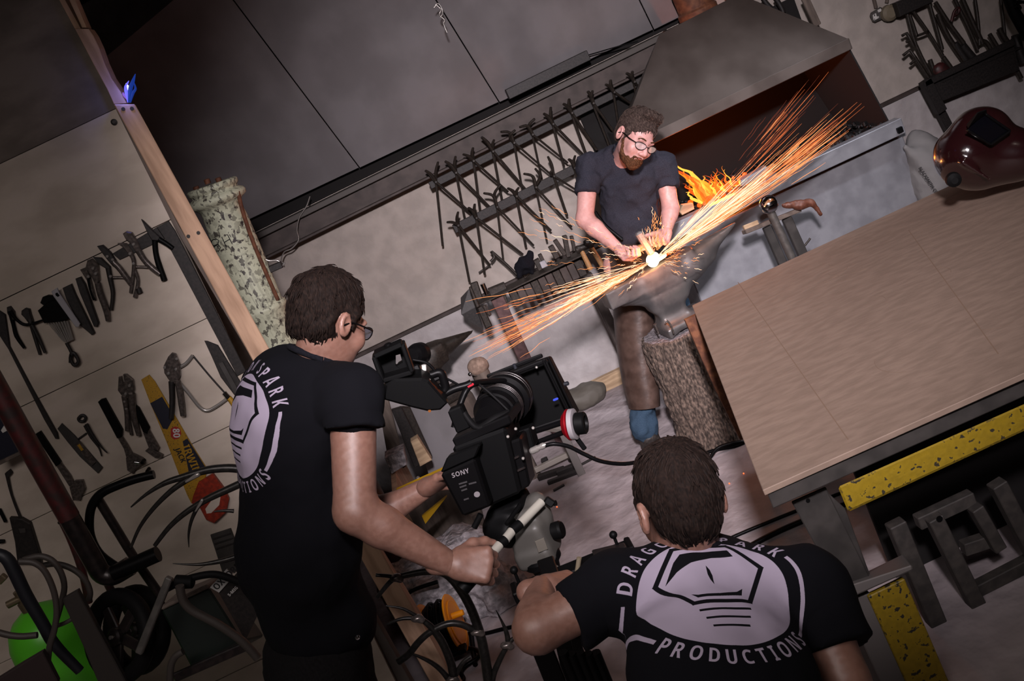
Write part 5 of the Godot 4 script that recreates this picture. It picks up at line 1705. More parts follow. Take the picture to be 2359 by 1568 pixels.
	var hoses := [
		[[150, 482, 260, 490, 350, 560, 420, 720, 440, 880, 420, 1020, 385, 1140, 370, 1290], 0.0085, 2.60, "grey brown hose looping down in front of the green bottle, left of two"],
		[[180, 470, 300, 440, 400, 470, 470, 560, 500, 680, 470, 820, 430, 960], 0.0085, 2.66, "grey brown hose arching over and down before the green bottle, right of two"],
		[[320, 515, 420, 500, 520, 520, 610, 570, 670, 640, 700, 720, 690, 780], 0.0085, 2.72, "dark hose arching from the lever towards the hand truck strut"],
		[[-20, 1030, 80, 1055, 180, 1062, 290, 1052], 0.009, 2.62, "dark hose running level across the green bottle from the left edge"],
		[[430, 985, 500, 960, 565, 925], 0.006, 2.63, "short thin hose end on the right of the green bottle"],
		[[1395, 670, 1420, 780, 1490, 860, 1600, 920, 1720, 985, 1880, 1100, 2000, 1230], 0.0125, 2.58, "thick brown welding cable trailing down across the welder"],
		[[1300, 690, 1400, 640, 1500, 605, 1620, 582, 1720, 590, 1860, 640], 0.0105, 2.62, "black welding cable arching over the top of the welder"],
		[[1320, 1440, 1325, 1300, 1360, 1220, 1420, 1180], 0.010, 2.60, "black cable end curling up below the welder"]]
	for q in hoses:
		st = mb()
		rod(st, q[0], q[2], q[1], 10)
		tag(obj("hose" if q[1] < 0.0095 else "cable", st, M.hose if q[1] != 0.0105 else M.rubber), q[3], "hose" if q[1] < 0.0095 else "cable")
	st = mb()
	lathe(st, W(1355, 640, 2.62), cam_basis.x, [0.012, 0, 0.02, 0.005, 0.018, 0.05, 0.01, 0.055], 12)
	tag(obj("cable_plug", st, M.rubber), "black cable plug resting on the corner of the welder", "plug")
	# oil cooled welder: dark green case, wooden lid, labelled end
	var wd := thing("welder", "dark green boxed welding set with a white lettered label", "welder", W(1600, 1300, 2.8))
	st = mb()
	hexa(st, P3([1482, 1302, 2.68, 1885, 1100, 2.68, 2050, 1060, 2.95, 1700, 1250, 2.95, 1250, 862, 2.70, 1622, 684, 2.70, 1740, 600, 2.95, 1400, 740, 2.95]), 0.006)
	obj("case", st, M.green_box, wd)
	st = mb()
	hexa(st, P3([1255, 862, 2.695, 1625, 686, 2.695, 1745, 602, 2.95, 1400, 742, 2.95, 1240, 835, 2.70, 1610, 655, 2.70, 1725, 575, 2.95, 1380, 715, 2.95]), 0.004)
	obj("lid", st, M.grey_wood, wd)
	st = mb()
	beam(st, W(1350, 1385, 2.66), W(1905, 1140, 2.66), 0.012, 0.028)
	obj("foot_bar", st, M.trolley, wd)
	var la := W(1632, 684, 2.675); var lb := W(1765, 545, 2.675)
	st = mb()
	prism(st, P([1630, 684, 1760, 540, 1812, 600, 1700, 724], 2.672), Vector3(0, 0, -0.004), 0.0005)
	var lab := obj("label", st, M.paper, wd)
	st = mb()
	prism(st, P([1700, 726, 1850, 560, 2000, 900, 1905, 1095], 2.677), Vector3(0, 0, -0.004), 0.0005)
	obj("end_plate", st, M.dark_iron, wd)
	var tm := text_mesh("OXFORD", 0.05, 0.0006, true)
	var o := place("lettering", tm, M.ink, lab)
	var p0 := W(1668, 690, 2.6715); var p1 := W(1860, 500, 2.6715)
	var x := (p1 - p0).normalized()
	o.transform = Transform3D(Basis(x, Vector3(0, 0, 1).cross(x), Vector3(0, 0, 1)).scaled_local(Vector3.ONE * (p0.distance_to(p1) / tm.get_aabb().size.x)), (p0 + p1) / 2 - wd.position)
	for q in [["S-MIG", [1775, 745], [1840, 680]]]:
		var t2 := text_mesh(q[0], 0.05, 0.0006, true)
		var o2 := place("lettering", t2, M.white_ink, wd)
		p0 = W(q[1][0], q[1][1], 2.6715); p1 = W(q[2][0], q[2][1], 2.6715)
		x = (p1 - p0).normalized()
		o2.transform = Transform3D(Basis(x, Vector3(0, 0, 1).cross(x), Vector3(0, 0, 1)).scaled_local(Vector3.ONE * (p0.distance_to(p1) / t2.get_aabb().size.x)), (p0 + p1) / 2 - wd.position)

	# wrought iron tree whose branches spread behind the camera crew
	var tree := thing("iron_tree", "wrought iron tree of forged tapering branches spreading behind the standing cameraman", "sculpture", Vector3(-0.6, 0, -2.62))
	view(0, 820, 3.267)
	var left := [
		[[1820, 850, 1720, 842, 1600, 850, 1500, 872, 1380, 908, 1240, 955, 1100, 1040, 985, 1136], [0.012, 0.011, 0.0085, 0.002]],
		[[1490, 885, 1400, 935, 1280, 1020, 1150, 1150, 1050, 1290, 985, 1440], [0.009, 0.008, 0.006, 0.004]],
		[[1830, 950, 1720, 1000, 1600, 1055, 1500, 1110, 1380, 1190, 1270, 1290, 1165, 1425], [0.011, 0.010, 0.008, 0.006]],
		[[1530, 1085, 1480, 1150, 1440, 1240, 1420, 1340, 1422, 1438], [0.006, 0.006, 0.004, 0.001]],
		[[1880, 1470, 1750, 1518, 1620, 1550, 1480, 1568, 1300, 1560], [0.008, 0.008, 0.005, 0.001]],
		[[1610, 1170, 1680, 1163, 1760, 1165], [0.002, 0.004, 0.006]]]
	for q in left:
		st = mb()
		rod(st, q[0], 2.62, q[1], 8)
		obj("branch", st, M.tree_iron, tree)
	view(880, 1280, 5.44)
	var right := [
		[[1345, 1640, 1320, 1460, 1285, 1230, 1230, 980, 1130, 690, 1010, 460, 860, 270, 720, 200, 520, 200, 300, 240, 160, 280, 60, 370, -60, 520], [0.016, 0.015, 0.014, 0.013, 0.010, 0.008, 0.006]],
		[[240, 255, 150, 262, 60, 250, -80, 240], [0.007, 0.006, 0.005]],
		[[915, 1640, 890, 1460, 850, 1300, 760, 1090, 640, 920, 540, 825, 420, 745, 260, 660, 50, 625], [0.014, 0.013, 0.012, 0.009, 0.006, 0.002]],
		[[560, 835, 470, 795, 330, 780, 200, 800, 60, 860], [0.007, 0.006, 0.004]],
		[[1225, 995, 1130, 920, 1000, 860, 860, 845, 720, 890, 560, 985, 440, 1100, 330, 1235, 200, 1330], [0.011, 0.010, 0.010, 0.011]],
		[[370, 1225, 480, 1265, 620, 1335, 760, 1450, 870, 1600], [0.003, 0.006, 0.008, 0.010]],
		[[910, 1540, 960, 1420, 1030, 1320, 1110, 1260], [0.008, 0.007, 0.005]],
		[[1375, 1640, 1400, 1480, 1480, 1290, 1580, 1110, 1660, 1020, 1760, 930], [0.010, 0.009, 0.007, 0.005]],
		[[1580, 1110, 1570, 1000, 1530, 880, 1430, 680], [0.009, 0.007, 0.001]]]
	for q in right:
		st = mb()
		rod(st, q[0], 2.62, q[1], 9)
		obj("branch", st, M.tree_iron, tree)
	for q in [[1345, 1640, 0.016], [915, 1640, 0.014]]:
		var p := W(q[0], q[1], 2.62)
		st = mb()
		tube(st, [p + Vector3(0, 0.02, 0), Vector3(p.x * 0.6 - 0.12, 0, p.z)], q[2], 9)
		obj("stem", st, M.tree_iron, tree)
	for q in [[185, 262], [1200, 940], [450, 770], [1570, 1105], [890, 1530]]:
		var wp := W(q[0], q[1], 2.615)
		soft("weld", net([ell(wp, Vector3(0.013, 0.008, 0.012)), ell(wp + cam_basis.x * 0.012 - cam_basis.y * 0.009, Vector3(0.010, 0.007, 0.011)), ell(wp - cam_basis.x * 0.012 - cam_basis.y * 0.004, Vector3(0.009, 0.006, 0.011))], 0.004), M.tool_steel, tree)
	view(0, 820, 3.267)
	soft("weld", net([cap(W(1522, 1085, 2.61), W(1470, 1170, 2.61), 0.005, 0.003)], 0.003), M.steel, tree)
	soft("weld", net([cap(W(1490, 890, 2.612), W(1400, 945, 2.612), 0.007, 0.004)], 0.004), M.steel, tree)

	# extension reel on the floor
	view(880, 1280, 5.44)
	var rc := W(780, 950, 3.86)
	rc.y = maxf(rc.y, 0.15)
	var reel := thing("cable_reel", "yellow and black extension cable reel on the floor", "reel", Vector3(rc.x, 0, rc.z))
	var n2 := Vector3(0.985, 0.0, 0.14).normalized()
	for s in [-1, 1]:
		st = mb()
		lathe(st, rc + n2 * (0.062 * s - 0.006), n2, [0.045, 0, 0.125, 0.002, 0.128, 0.006, 0.125, 0.011, 0.045, 0.013], 36)
		var ds := obj("flange", st, M.reel, reel)
		st = mb()
		lathe(st, rc + n2 * (0.062 * s + 0.007 * s), n2 * s, [0.10, 0, 0.10, 0.002, 0.095, 0.004, 0.09, 0.002], 30)
		obj("raised_ring", st, M.reel, ds)
	for i in 8:
		var ring := []
		var u := n2.cross(Vector3.UP).normalized()
		for k in 29:
			var t := TAU * k / 28
			ring.append(rc + n2 * (-0.048 + 0.0137 * i + 0.004 * sin(t)) + (u * cos(t) + Vector3.UP * sin(t)) * (0.098 + 0.008 * (i % 3)))
		st = mb()
		tube(st, ring, 0.007, 8, false)
		obj("cable_turn", st, M.gloss_black, reel)
	st = mb()
	lathe(st, rc - n2 * 0.06, n2, [0.09, 0, 0.09, 0.12], 24)
	obj("drum", st, M.black, reel)
	st = mb()
	lathe(st, rc + n2 * 0.07 + Vector3(0, 0.05, 0.03), n2, [0.014, 0, 0.013, 0.05, 0.011, 0.052], 14)
	obj("crank_knob", st, M.reel, reel)
	st = mb()
	tube(st, spline([Vector3(rc.x - 0.11, 0.012, rc.z + 0.16), rc - n2 * 0.10 + Vector3(0, 0, 0.05), rc - n2 * 0.10 + Vector3(0, 0.12, -0.02), rc - n2 * 0.07 + Vector3(0, 0.185, -0.05), rc + n2 * 0.07 + Vector3(0, 0.185, -0.05)], 6), 0.009, 10)
	obj("carry_handle", st, M.gloss_black, reel)
	for s in [-1, 1]:
		st = mb()
		tube(st, [rc + n2 * 0.08 * s + Vector3(0, -rc.y + 0.012, -0.14), rc + n2 * 0.08 * s + Vector3(0, -rc.y + 0.012, 0.14)], 0.011, 8)
		obj("foot", st, M.gloss_black, reel)
	st = mb()
	beam(st, rc + n2 * -0.08 + Vector3(0, -0.05, 0.135), rc + n2 * 0.08 + Vector3(0, -0.05, 0.135), 0.05, 0.02)
	obj("cross_bar", st, M.gloss_black, reel)
	st = mb()
	tube(st, spline([WY(1030, 1160, 0.02), WY(1150, 1165, 0.02), WY(1225, 1215, 0.02), WY(1180, 1290, 0.02), WY(1060, 1370, 0.02), WY(990, 1460, 0.02), WY(1020, 1540, 0.02), WY(960, 1640, 0.02)], 6), 0.010, 8)
	tag(obj("cable", st, M.gloss_black), "loose black cable tail looping on the floor by the reel", "cable")
	st = mb()
	tube(st, spline([WY(1090, 970, 0.01), WY(1270, 975, 0.01), WY(1480, 925, 0.01), WY(1700, 870, 0.01), WY(1900, 800, 0.01)], 5), 0.009, 8)
	tag(obj("cable", st, M.gloss_black), "black cable lying straight across the floor between reel and slider", "cable")
	view()
	for q in [[[1560, 1300, 1690, 1236, 1850, 1170, 2000, 1110], 0.008, "thin black cable on the floor running under the bench, upper of two"], [[1640, 1310, 1760, 1240, 1860, 1195, 2000, 1140], 0.012, "thick black cable on the floor running under the bench, lower of two"]]:
		st = mb()
		var pts := []
		for i in range(0, q[0].size(), 2): pts.append(WY(q[0][i], q[0][i + 1], q[1]))
		tube(st, spline(pts, 5), q[1], 8)
		tag(obj("cable", st, M.gloss_black), q[2], "cable")

	# rough cast block, scrap bin and sheet metal in the middle distance
	var f0 := WY(905, 1350, 0.0); var f1 := WY(1062, 1400, 0.0)
	var g := [rbox(Vector3(-0.78, 0.13, -4.25), Vector3(0.26, 0.15, 0.22), Basis(Vector3.UP, 0.25), 0.03, 0.03), ell(Vector3(-0.62, 0.25, -4.30), Vector3(0.13, 0.05, 0.12), Basis(), 0.04), rbox(Vector3(-0.55, 0.05, -4.15), Vector3(0.12, 0.06, 0.12), Basis(Vector3.UP, 0.5), 0.02, 0.04)]
	tag(soft("rough_block", net(g, 0.011, [Plane(Vector3.DOWN, 0.0)], fbm(9, 7, 5), 0.03), M.stone), "rough cast pale concrete block on the floor behind the fluid head", "block")
	st = mb()
	prism(st, P([972, 1190, 1030, 1143, 980, 1207], 4.0), Vector3(0, 0, -0.02), 0.002)
	var bin := thing("scrap_bin", "yellow edged bin of scrap iron between the cameraman and the camera", "bin", Vector3(-0.72, 0, -4.75))
	obj("yellow_edge", st, M.yellow_clean, bin)
	st = mb()
	hexa(st, P3([915, 1142, 4.55, 1030, 1090, 4.55, 1030, 1090, 4.58, 915, 1142, 4.58, 913, 1124, 4.55, 1028, 1072, 4.55, 1028, 1072, 4.58, 913, 1124, 4.58]), 0.002)
	obj("yellow_edge", st, M.yellow_clean, bin)
	var e0 := W(916, 1135, 4.56); var e1 := W(1030, 1085, 4.56)
	st = mb()
	hexa(st, [Vector3(e0.x, 0, e0.z), Vector3(e1.x, 0, e1.z), Vector3(e1.x, 0, e1.z - 0.02), Vector3(e0.x, 0, e0.z - 0.02), e0, e1, e1 - Vector3(0, 0, 0.02), e0 - Vector3(0, 0, 0.02)], 0.002)
	obj("front_panel", st, M.grey_wood, bin)
	st = mb()
	hexa(st, [Vector3(e0.x - 0.03, 0, e0.z), Vector3(e0.x, 0, e0.z), Vector3(e0.x, 0, -5.2), Vector3(e0.x - 0.03, 0, -5.2), e0 - Vector3(0.03, 0, 0), e0, Vector3(e0.x, e0.y + 0.05, -5.2), Vector3(e0.x - 0.03, e0.y + 0.05, -5.2)], 0.002)
	obj("side_panel", st, M.post, bin)
	st = mb()
	block(st, Vector3(e0.x, 0.0, -5.2), Vector3(e1.x, 0.04, -4.6), 0.002)
	obj("bottom", st, M.grey_wood, bin)
	var scrap := [
		[[886, 1055, 4.75, 930, 1036, 4.75, 938, 1070, 4.75, 902, 1092, 4.75], 0.10, M.stone, "rough grey casting with a pitted end in the scrap bin", "casting"],
		[[946, 1018, 4.85, 962, 1008, 4.85, 995, 1060, 4.85, 968, 1075, 4.85], 0.06, M.plank, "brown block with a pale end standing in the scrap bin", "block"],
		[[902, 945, 5.0, 925, 938, 5.0, 985, 1060, 5.0, 955, 1078, 5.0], 0.03, M.dark_iron, "dark flat bar leaning in the scrap bin, left of two", "bar"],
		[[926, 938, 5.05, 945, 940, 5.05, 995, 1050, 5.05, 978, 1062, 5.05], 0.03, M.iron, "grey flat bar leaning in the scrap bin, right of two", "bar"],
		[[862, 872, 5.05, 890, 900, 5.05, 935, 1075, 5.05, 900, 1095, 5.05], 0.02, M.grey_wood, "grey board leaning at the left of the scrap bin behind the sleeve", "board"]]
	for q in scrap:
		st = mb()
		prism(st, P3(q[0]), Vector3(0, 0, -q[1]), 0.004)
		tag(obj("scrap_" + q[4], st, q[2]), q[3], q[4])
	st = mb()
	prism(st, P([940, 925, 1010, 900, 1040, 940, 1090, 1100, 1000, 1130, 960, 1010], 5.15), Vector3(0, 0, -0.004), 0.001)
	tag(obj("metal_sheet", st, M.sheet), "large dull metal sheet leaning behind the viewfinder hood", "sheet")
	st = mb()
	ball(st, W(963, 1102, 4.6), 0.012, 12)
	tag(obj("steel_ball", st, M.steel), "small bright ball on the rim of the scrap bin above the hand", "ball")

	# stool leg, bars and scraps on the floor before the smith
	var sl := thing("trestle", "low grey trestle leg and rail standing on the floor left of the smith", "trestle", WY(1345, 1095, 0))
	var ft := WY(1340, 1092, 0.0)
	st = mb()
	beam(st, ft + Vector3(0, 0.0, 0), W(1296, 995, -ft.z), 0.045, 0.03, Vector3(0, 0, 1))
	obj("leg", st, M.grey_paint, sl)
	st = mb()
	beam(st, WY(1232, 1083, 0.05), WY(1315, 1043, 0.05), 0.03, 0.03)
	obj("rail", st, M.dusty_pale, sl)
	st = mb()
	beam(st, WY(1256, 985, 0.25), WY(1305, 990, 0.25), 0.03, 0.03)
	obj("rail", st, M.dusty_pale, sl)
	var bits := [[1240, 1100, 1300, 1080, 0.03, "dark flat scrap on the floor nearest the camera body"], [1262, 1112, 1330, 1086, 0.022, "dark bar scrap on the floor in front of the trestle rail"], [1283, 1090, 1322, 1074, 0.03, "dark chunk of scrap under the trestle rail"], [1330, 1075, 1372, 1052, 0.012, "thin brown stick beside the trestle leg"], [1275, 1130, 1300, 1116, 0.012, "small dark scrap alone on the pale floor"], [1248, 1064, 1262, 1058, 0.03, "small round scrap behind the trestle rail"], [1310, 1062, 1330, 1050, 0.02, "short scrap offcut touching the trestle leg"]]
	for q in bits:
		st = mb()
		beam(st, WY(q[0], q[1], q[4] / 2), WY(q[2], q[3], q[4] / 2), q[4] * 1.3, q[4])
		tag(obj("scrap_bar", st, M.dark_iron), q[5], "scrap", "scraps on the floor")
	for q in [[1680, 1113], [1283, 1167], [1573, 1035], [1713, 1090]]:
		st = mb()
		ball(st, WY(q[0], q[1], 0.004), 0.0035, 8)
		tag(obj("ember", st, glow(Color(1.0, 0.4, 0.2), 2.5)), ["tiny glowing ember on the floor right of the crouching man's hair", "tiny glowing ember on the floor beside the fluid head", "tiny glowing ember on the floor at the foot of the stump", "tiny glowing ember on the floor by the corner of the bench"][[1680, 1283, 1573, 1713].find(q[0])], "ember", "embers on the floor")
	# soft bags against the wall foot
	g = [ell(W(1350, 912, 5.95), Vector3(0.14, 0.08, 0.09), Basis(), 0.05), ell(W(1300, 925, 5.95), Vector3(0.08, 0.06, 0.08), Basis(), 0.05)]
	tag(soft("dust_heap", net(g, 0.012, [Plane(Vector3.DOWN, 0.0)], fbm(12, 4, 3), 0.012), M.dusty), "low grey heap of dust and rags at the foot of the back wall", "heap")

func C(x: float, y: float, z: float) -> Vector3:        # a direction given along the picture's right, up and towards the lens
	return (cam_basis * Vector3(x, y, z)).normalized()

func frame(f: Vector3, up: Vector3) -> Basis:           # columns: the person's right, up, back
	f = f.normalized()
	up = (up - f * up.dot(f)).normalized()
	return Basis(f.cross(up), up, -f)

func face_prims(c: Vector3, b: Basis, s: float) -> Array:
	var e := func(x: float, y: float, z: float, rx: float, ry: float, rz: float, k := 0.015, carve := false) -> Dictionary:
		return ell(c + b * Vector3(x, y, z) * s, Vector3(rx, ry, rz) * s, b, k * s, carve)
	var k := func(x: float, y: float, z: float, x2: float, y2: float, z2: float, r: float, r2: float, sm := 0.012) -> Dictionary:
		return cap(c + b * Vector3(x, y, z) * s, c + b * Vector3(x2, y2, z2) * s, r * s, r2 * s, sm * s)
	return [e.call(0, .035, .012, .073, .09, .094), e.call(0, -.028, -.03, .060, .085, .066, .02), e.call(0, -.075, -.032, .051, .04, .055, .02), e.call(0, -.100, -.066, .022, .018, .020, .02),
		k.call(-.033, .014, -.086, .033, .014, -.086, .010, .010, .014), k.call(0, .005, -.090, 0, -.036, -.112, .0075, .0125, .012),
		e.call(-.013, -.042, -.100, .009, .008, .011, .008), e.call(.013, -.042, -.100, .009, .008, .011, .008),
		e.call(-.031, -.006, -.100, .017, .010, .013, .012, true), e.call(.031, -.006, -.100, .017, .010, .013, .012, true),
		e.call(-.031, -.008, -.082, .0125, .0105, .0115, .003), e.call(.031, -.008, -.082, .0125, .0105, .0115, .003),
		e.call(-.040, -.034, -.066, .024, .024, .022, .02), e.call(.040, -.034, -.066, .024, .024, .022, .02),
		k.call(-.019, -.062, -.087, .019, .062 * -1, -.087, .006, .006, .006), k.call(-.015, -.071, -.086, .015, -.071, -.086, .0065, .0065, .006),
		k.call(-.020, -.0665, -.096, .020, -.0665, -.096, .0012, .0012, .002),
		e.call(-.081, -.004, .012, .010, .032, .019, .008), e.call(.081, -.004, .012, .010, .032, .019, .008),
		e.call(-.087, -.002, .010, .006, .018, .010, .006, true), e.call(.087, -.002, .010, .006, .018, .010, .006, true)]

func hair_net(c: Vector3, b: Basis, s: float, back_y: float, fringe: float, amp: float, seed_: int, cell: float, quiff := true) -> Array:
	var L := func(x: float, y: float, z: float) -> Vector3: return c + b * Vector3(x, y, z) * s
	var g := [ell(L.call(0, .046, .016), Vector3(.0785, .090, .0985) * s, b, .02), ell(L.call(0, -.005, .043), Vector3(.067, .075, .064) * s, b, .03), cap(L.call(-.03, .118, -.05), L.call(.03, .122, -.05), .022 * s, .022 * s, .02),
		cap(L.call(-.070, .03, -.02), L.call(-.069, -.012, -.012), .014 * s, .008 * s, .012), cap(L.call(.070, .03, -.02), L.call(.069, -.012, -.012), .014 * s, .008 * s, .012),
		ell(L.call(0, -.055 + fringe, -.12), Vector3(.105, .125, .085) * s, b, .012, true),
		rbox(L.call(0, back_y - .15, .0), Vector3(.2, .15, .25) * s, b, .01, .02, true),
		ell(L.call(.084, -.014, .012), Vector3(.03, .036, .024) * s, b, .01, true), ell(L.call(-.084, -.014, .012), Vector3(.03, .036, .024) * s, b, .01, true)]
	if not quiff: g.remove_at(2)
	var h := net(g, cell, [], fbm(22, seed_, 3), amp)
	# locks lying over the cap of hair, swept away from the crown
	var r := RandomNumberGenerator.new()
	r.seed = seed_
	var v: PackedVector3Array = h[0]
	var nrm: PackedVector3Array = net_arrays(h)[Mesh.ARRAY_NORMAL]
	var crown: Vector3 = L.call(.01, .14, .04)
	var st := mb()
	for i in 800:
		var k := r.randi() % v.size()
		var p := v[k]
		var lp := b.transposed() * (p - c) / s
		if absf(lp.x) > .062 and lp.y < .045 and absf(lp.z) < .06: continue
		var flow := (p - crown) + b * Vector3(0, -.05, -.03) + Vector3(r.randfn(0, .02), r.randfn(0, .02), r.randfn(0, .02))
		flow = (flow - nrm[k] * flow.dot(nrm[k])).normalized()
		var e := p + flow * .014 * s + nrm[k] * .0008
		var f := p + flow * .024 * s - nrm[k] * r.randf_range(-.0005, .004)
		tube(st, [p - flow * .01 - nrm[k] * .002, p + flow * .006 + nrm[k] * .001, e, f], [.0014 * s, .0030 * s, .0024 * s, .0005 * s], 5, false, .6)
	st.generate_normals()
	var arr := st.commit_to_arrays()
	var lv: PackedVector3Array = arr[Mesh.ARRAY_VERTEX]
	var li := PackedInt32Array()
	if arr[Mesh.ARRAY_INDEX] != null: li = arr[Mesh.ARRAY_INDEX]
	else:
		for i in lv.size(): li.append(i)
	return join_nets([h, [lv, li]])

func hand(w: Vector3, dir: Vector3, palm: Vector3, thumb_side: float, curl: Array, s := 1.0, spread := 0.06) -> Array:
	# wrist, direction to the knuckles, palm normal; curl holds the bend of each joint in radians
	dir = dir.normalized()
	palm = (palm - dir * palm.dot(dir)).normalized()
	var t := dir.cross(palm).normalized() * thumb_side
	var g := [cap(w - dir * 0.03 * s, w + dir * 0.02 * s, 0.026 * s, 0.026 * s, 0.02)]
	var off := [0.030, 0.010, -0.011, -0.030]
	var lens := [0.92, 1.0, 0.95, 0.76]
	for i in 4:
		var root: Vector3 = w + dir * (0.088 - 0.004 * absf(i - 1.2)) * s + t * off[i] * s
		g.append(cap(w + dir * 0.02 * s + t * off[i] * 0.55 * s, root, 0.018 * s, 0.0125 * s, 0.014))
		var d: Vector3 = (dir + t * (spread * (1.4 - i))).normalized()
		var p := root
		var a := 0.0
		for j in 3:
			a += curl[j]
			var dd := (d * cos(a) + palm * sin(a)).normalized()
			var q: Vector3 = p + dd * [0.046, 0.029, 0.022][j] * lens[i] * s
			g.append(cap(p, q, [0.0105, 0.0093, 0.0084][j] * s, [0.0093, 0.0084, 0.0070][j] * s, 0.004))
			p = q
	g.append(ell(w + dir * 0.045 * s + palm * 0.006 * s, Vector3(0.036, 0.042, 0.016) * s, Basis(t, dir, t.cross(dir)), 0.015))
	var tp: Vector3 = w + dir * 0.022 * s + t * 0.026 * s + palm * 0.008 * s
	var td := (dir * 0.62 + t * 0.62 + palm * 0.35).normalized()
	for j in 3:
		var q: Vector3 = tp + td * [0.040, 0.033, 0.026][j] * s
		g.append(cap(tp, q, [0.0155, 0.0118, 0.0100][j] * s, [0.0118, 0.0100, 0.0080][j] * s, 0.01))
		tp = q
		td = (td + dir * curl[3] * 0.5 + palm * curl[3] * 0.5 - t * curl[3] * 0.35).normalized()
	return g

func shirt_arrays(g: Array, c: Vector3, b: Basis, size: float, printed: int, squeeze := 1.0) -> Array:
	# the print on the back: flat map seen along the back's own normal
	var arr := net_arrays(g)
	var uv := PackedVector2Array()
	var inv := b.transposed()
	for i in g[0].size():
		var l: Vector3 = inv * (g[0][i] - c)
		var n: Vector3 = inv * arr[Mesh.ARRAY_NORMAL][i]
		var u := 0.5 + l.x / size
		if n.z < -0.15 or i >= printed: u = 1.0 if l.x > 0 else 0.0
		uv.append(Vector2(clampf(u, 0.0, 1.0), clampf(0.5 - l.y / (size * squeeze), 0.0, 1.0)))
	arr[Mesh.ARRAY_TEX_UV] = uv
	return arr

func fill_tri(im: Image, a: Vector2, b: Vector2, c: Vector2, col: Color) -> void:
	var y0 := maxi(int(floor(minf(a.y, minf(b.y, c.y)))), 0)
	var y1 := mini(int(ceil(maxf(a.y, maxf(b.y, c.y)))), im.get_height() - 1)
	for y in range(y0, y1 + 1):
		var yy := y + 0.5
		var xs := []
		for e in [[a, b], [b, c], [c, a]]:
			var p: Vector2 = e[0]; var q: Vector2 = e[1]
			if (p.y <= yy) != (q.y <= yy): xs.append(p.x + (q.x - p.x) * (yy - p.y) / (q.y - p.y))
		if xs.size() == 2:
			var x0 := int(round(minf(xs[0], xs[1]))); var x1 := int(round(maxf(xs[0], xs[1])))
			if x1 > x0: im.fill_rect(Rect2i(x0, y, x1 - x0, 1), col)

func fill_poly(im: Image, pts: PackedVector2Array, col: Color) -> void:
	var t := Geometry2D.triangulate_polygon(pts)
	for i in range(0, t.size(), 3): fill_tri(im, pts[t[i]], pts[t[i + 1]], pts[t[i + 2]], col)

func fill_line(im: Image, pts: Array, w: float, col: Color, closed := false) -> void:
	var n := pts.size()
	for i in (n if closed else n - 1):
		var a: Vector2 = pts[i]; var b: Vector2 = pts[(i + 1) % n]
		var d := (b - a).normalized() * w / 2
		var s := Vector2(-d.y, d.x)
		fill_tri(im, a - d * 0.8 + s, b + d * 0.8 + s, b + d * 0.8 - s, col)
		fill_tri(im, a - d * 0.8 + s, b + d * 0.8 - s, a - d * 0.8 - s, col)

func arc_text(im: Image, s: String, c: Vector2, r: float, a0: float, a1: float, h: float, col: Color, inward: bool) -> void:
	# letters spread between two angles (degrees, anticlockwise from the right); inward: tops towards the centre
	var fnt := SystemFont.new()
	fnt.font_names = PackedStringArray(["Droid Sans"])
	fnt.font_weight = 700
	var glyphs := []
	var total := 0.0
	for ch in s:
		var w := 0.35
		var tris := []
		if ch != " ":
			var t := TextMesh.new()
			t.font = fnt; t.text = ch; t.font_size = 64; t.pixel_size = 1.0 / 64.0; t.depth = 0.0
			t.curve_step = 2.0
			var arr := t.get_mesh_arrays()
			var v: PackedVector3Array = arr[Mesh.ARRAY_VERTEX]
			var box := AABB(v[0], Vector3.ZERO)
			for p in v: box = box.expand(p)
			w = box.size.x
			var idx: Variant = arr[Mesh.ARRAY_INDEX]
			var n := v.size() if idx == null else (idx as PackedInt32Array).size()
			for i in n:
				var p: Vector3 = v[i] if idx == null else v[idx[i]]
				tris.append(Vector2(p.x - box.position.x - w / 2, p.y - box.get_center().y))
		glyphs.append([w, tris])
		total += w
	var arc := absf(deg_to_rad(a1 - a0)) * r
	var gap := (arc / h * 1.0 - total) / (s.length() - 1)
	var at := 0.0
	for g in glyphs:
		var m: float = (at + g[0] / 2) * h
		var ang := deg_to_rad(a0) + (m / r) * signf(a1 - a0)
		var out := Vector2(cos(ang), -sin(ang))
		var up := -out if inward else out
		var right := Vector2(-up.y, up.x)
		var o := c + out * r
		var tr: Array = g[1]
		for i in range(0, tr.size(), 3):
			var q := []
			for k in 3: q.append(o + right * tr[i + k].x * h + up * tr[i + k].y * h * 1.25)
			fill_tri(im, q[0], q[1], q[2], col)
		at += g[0] + gap

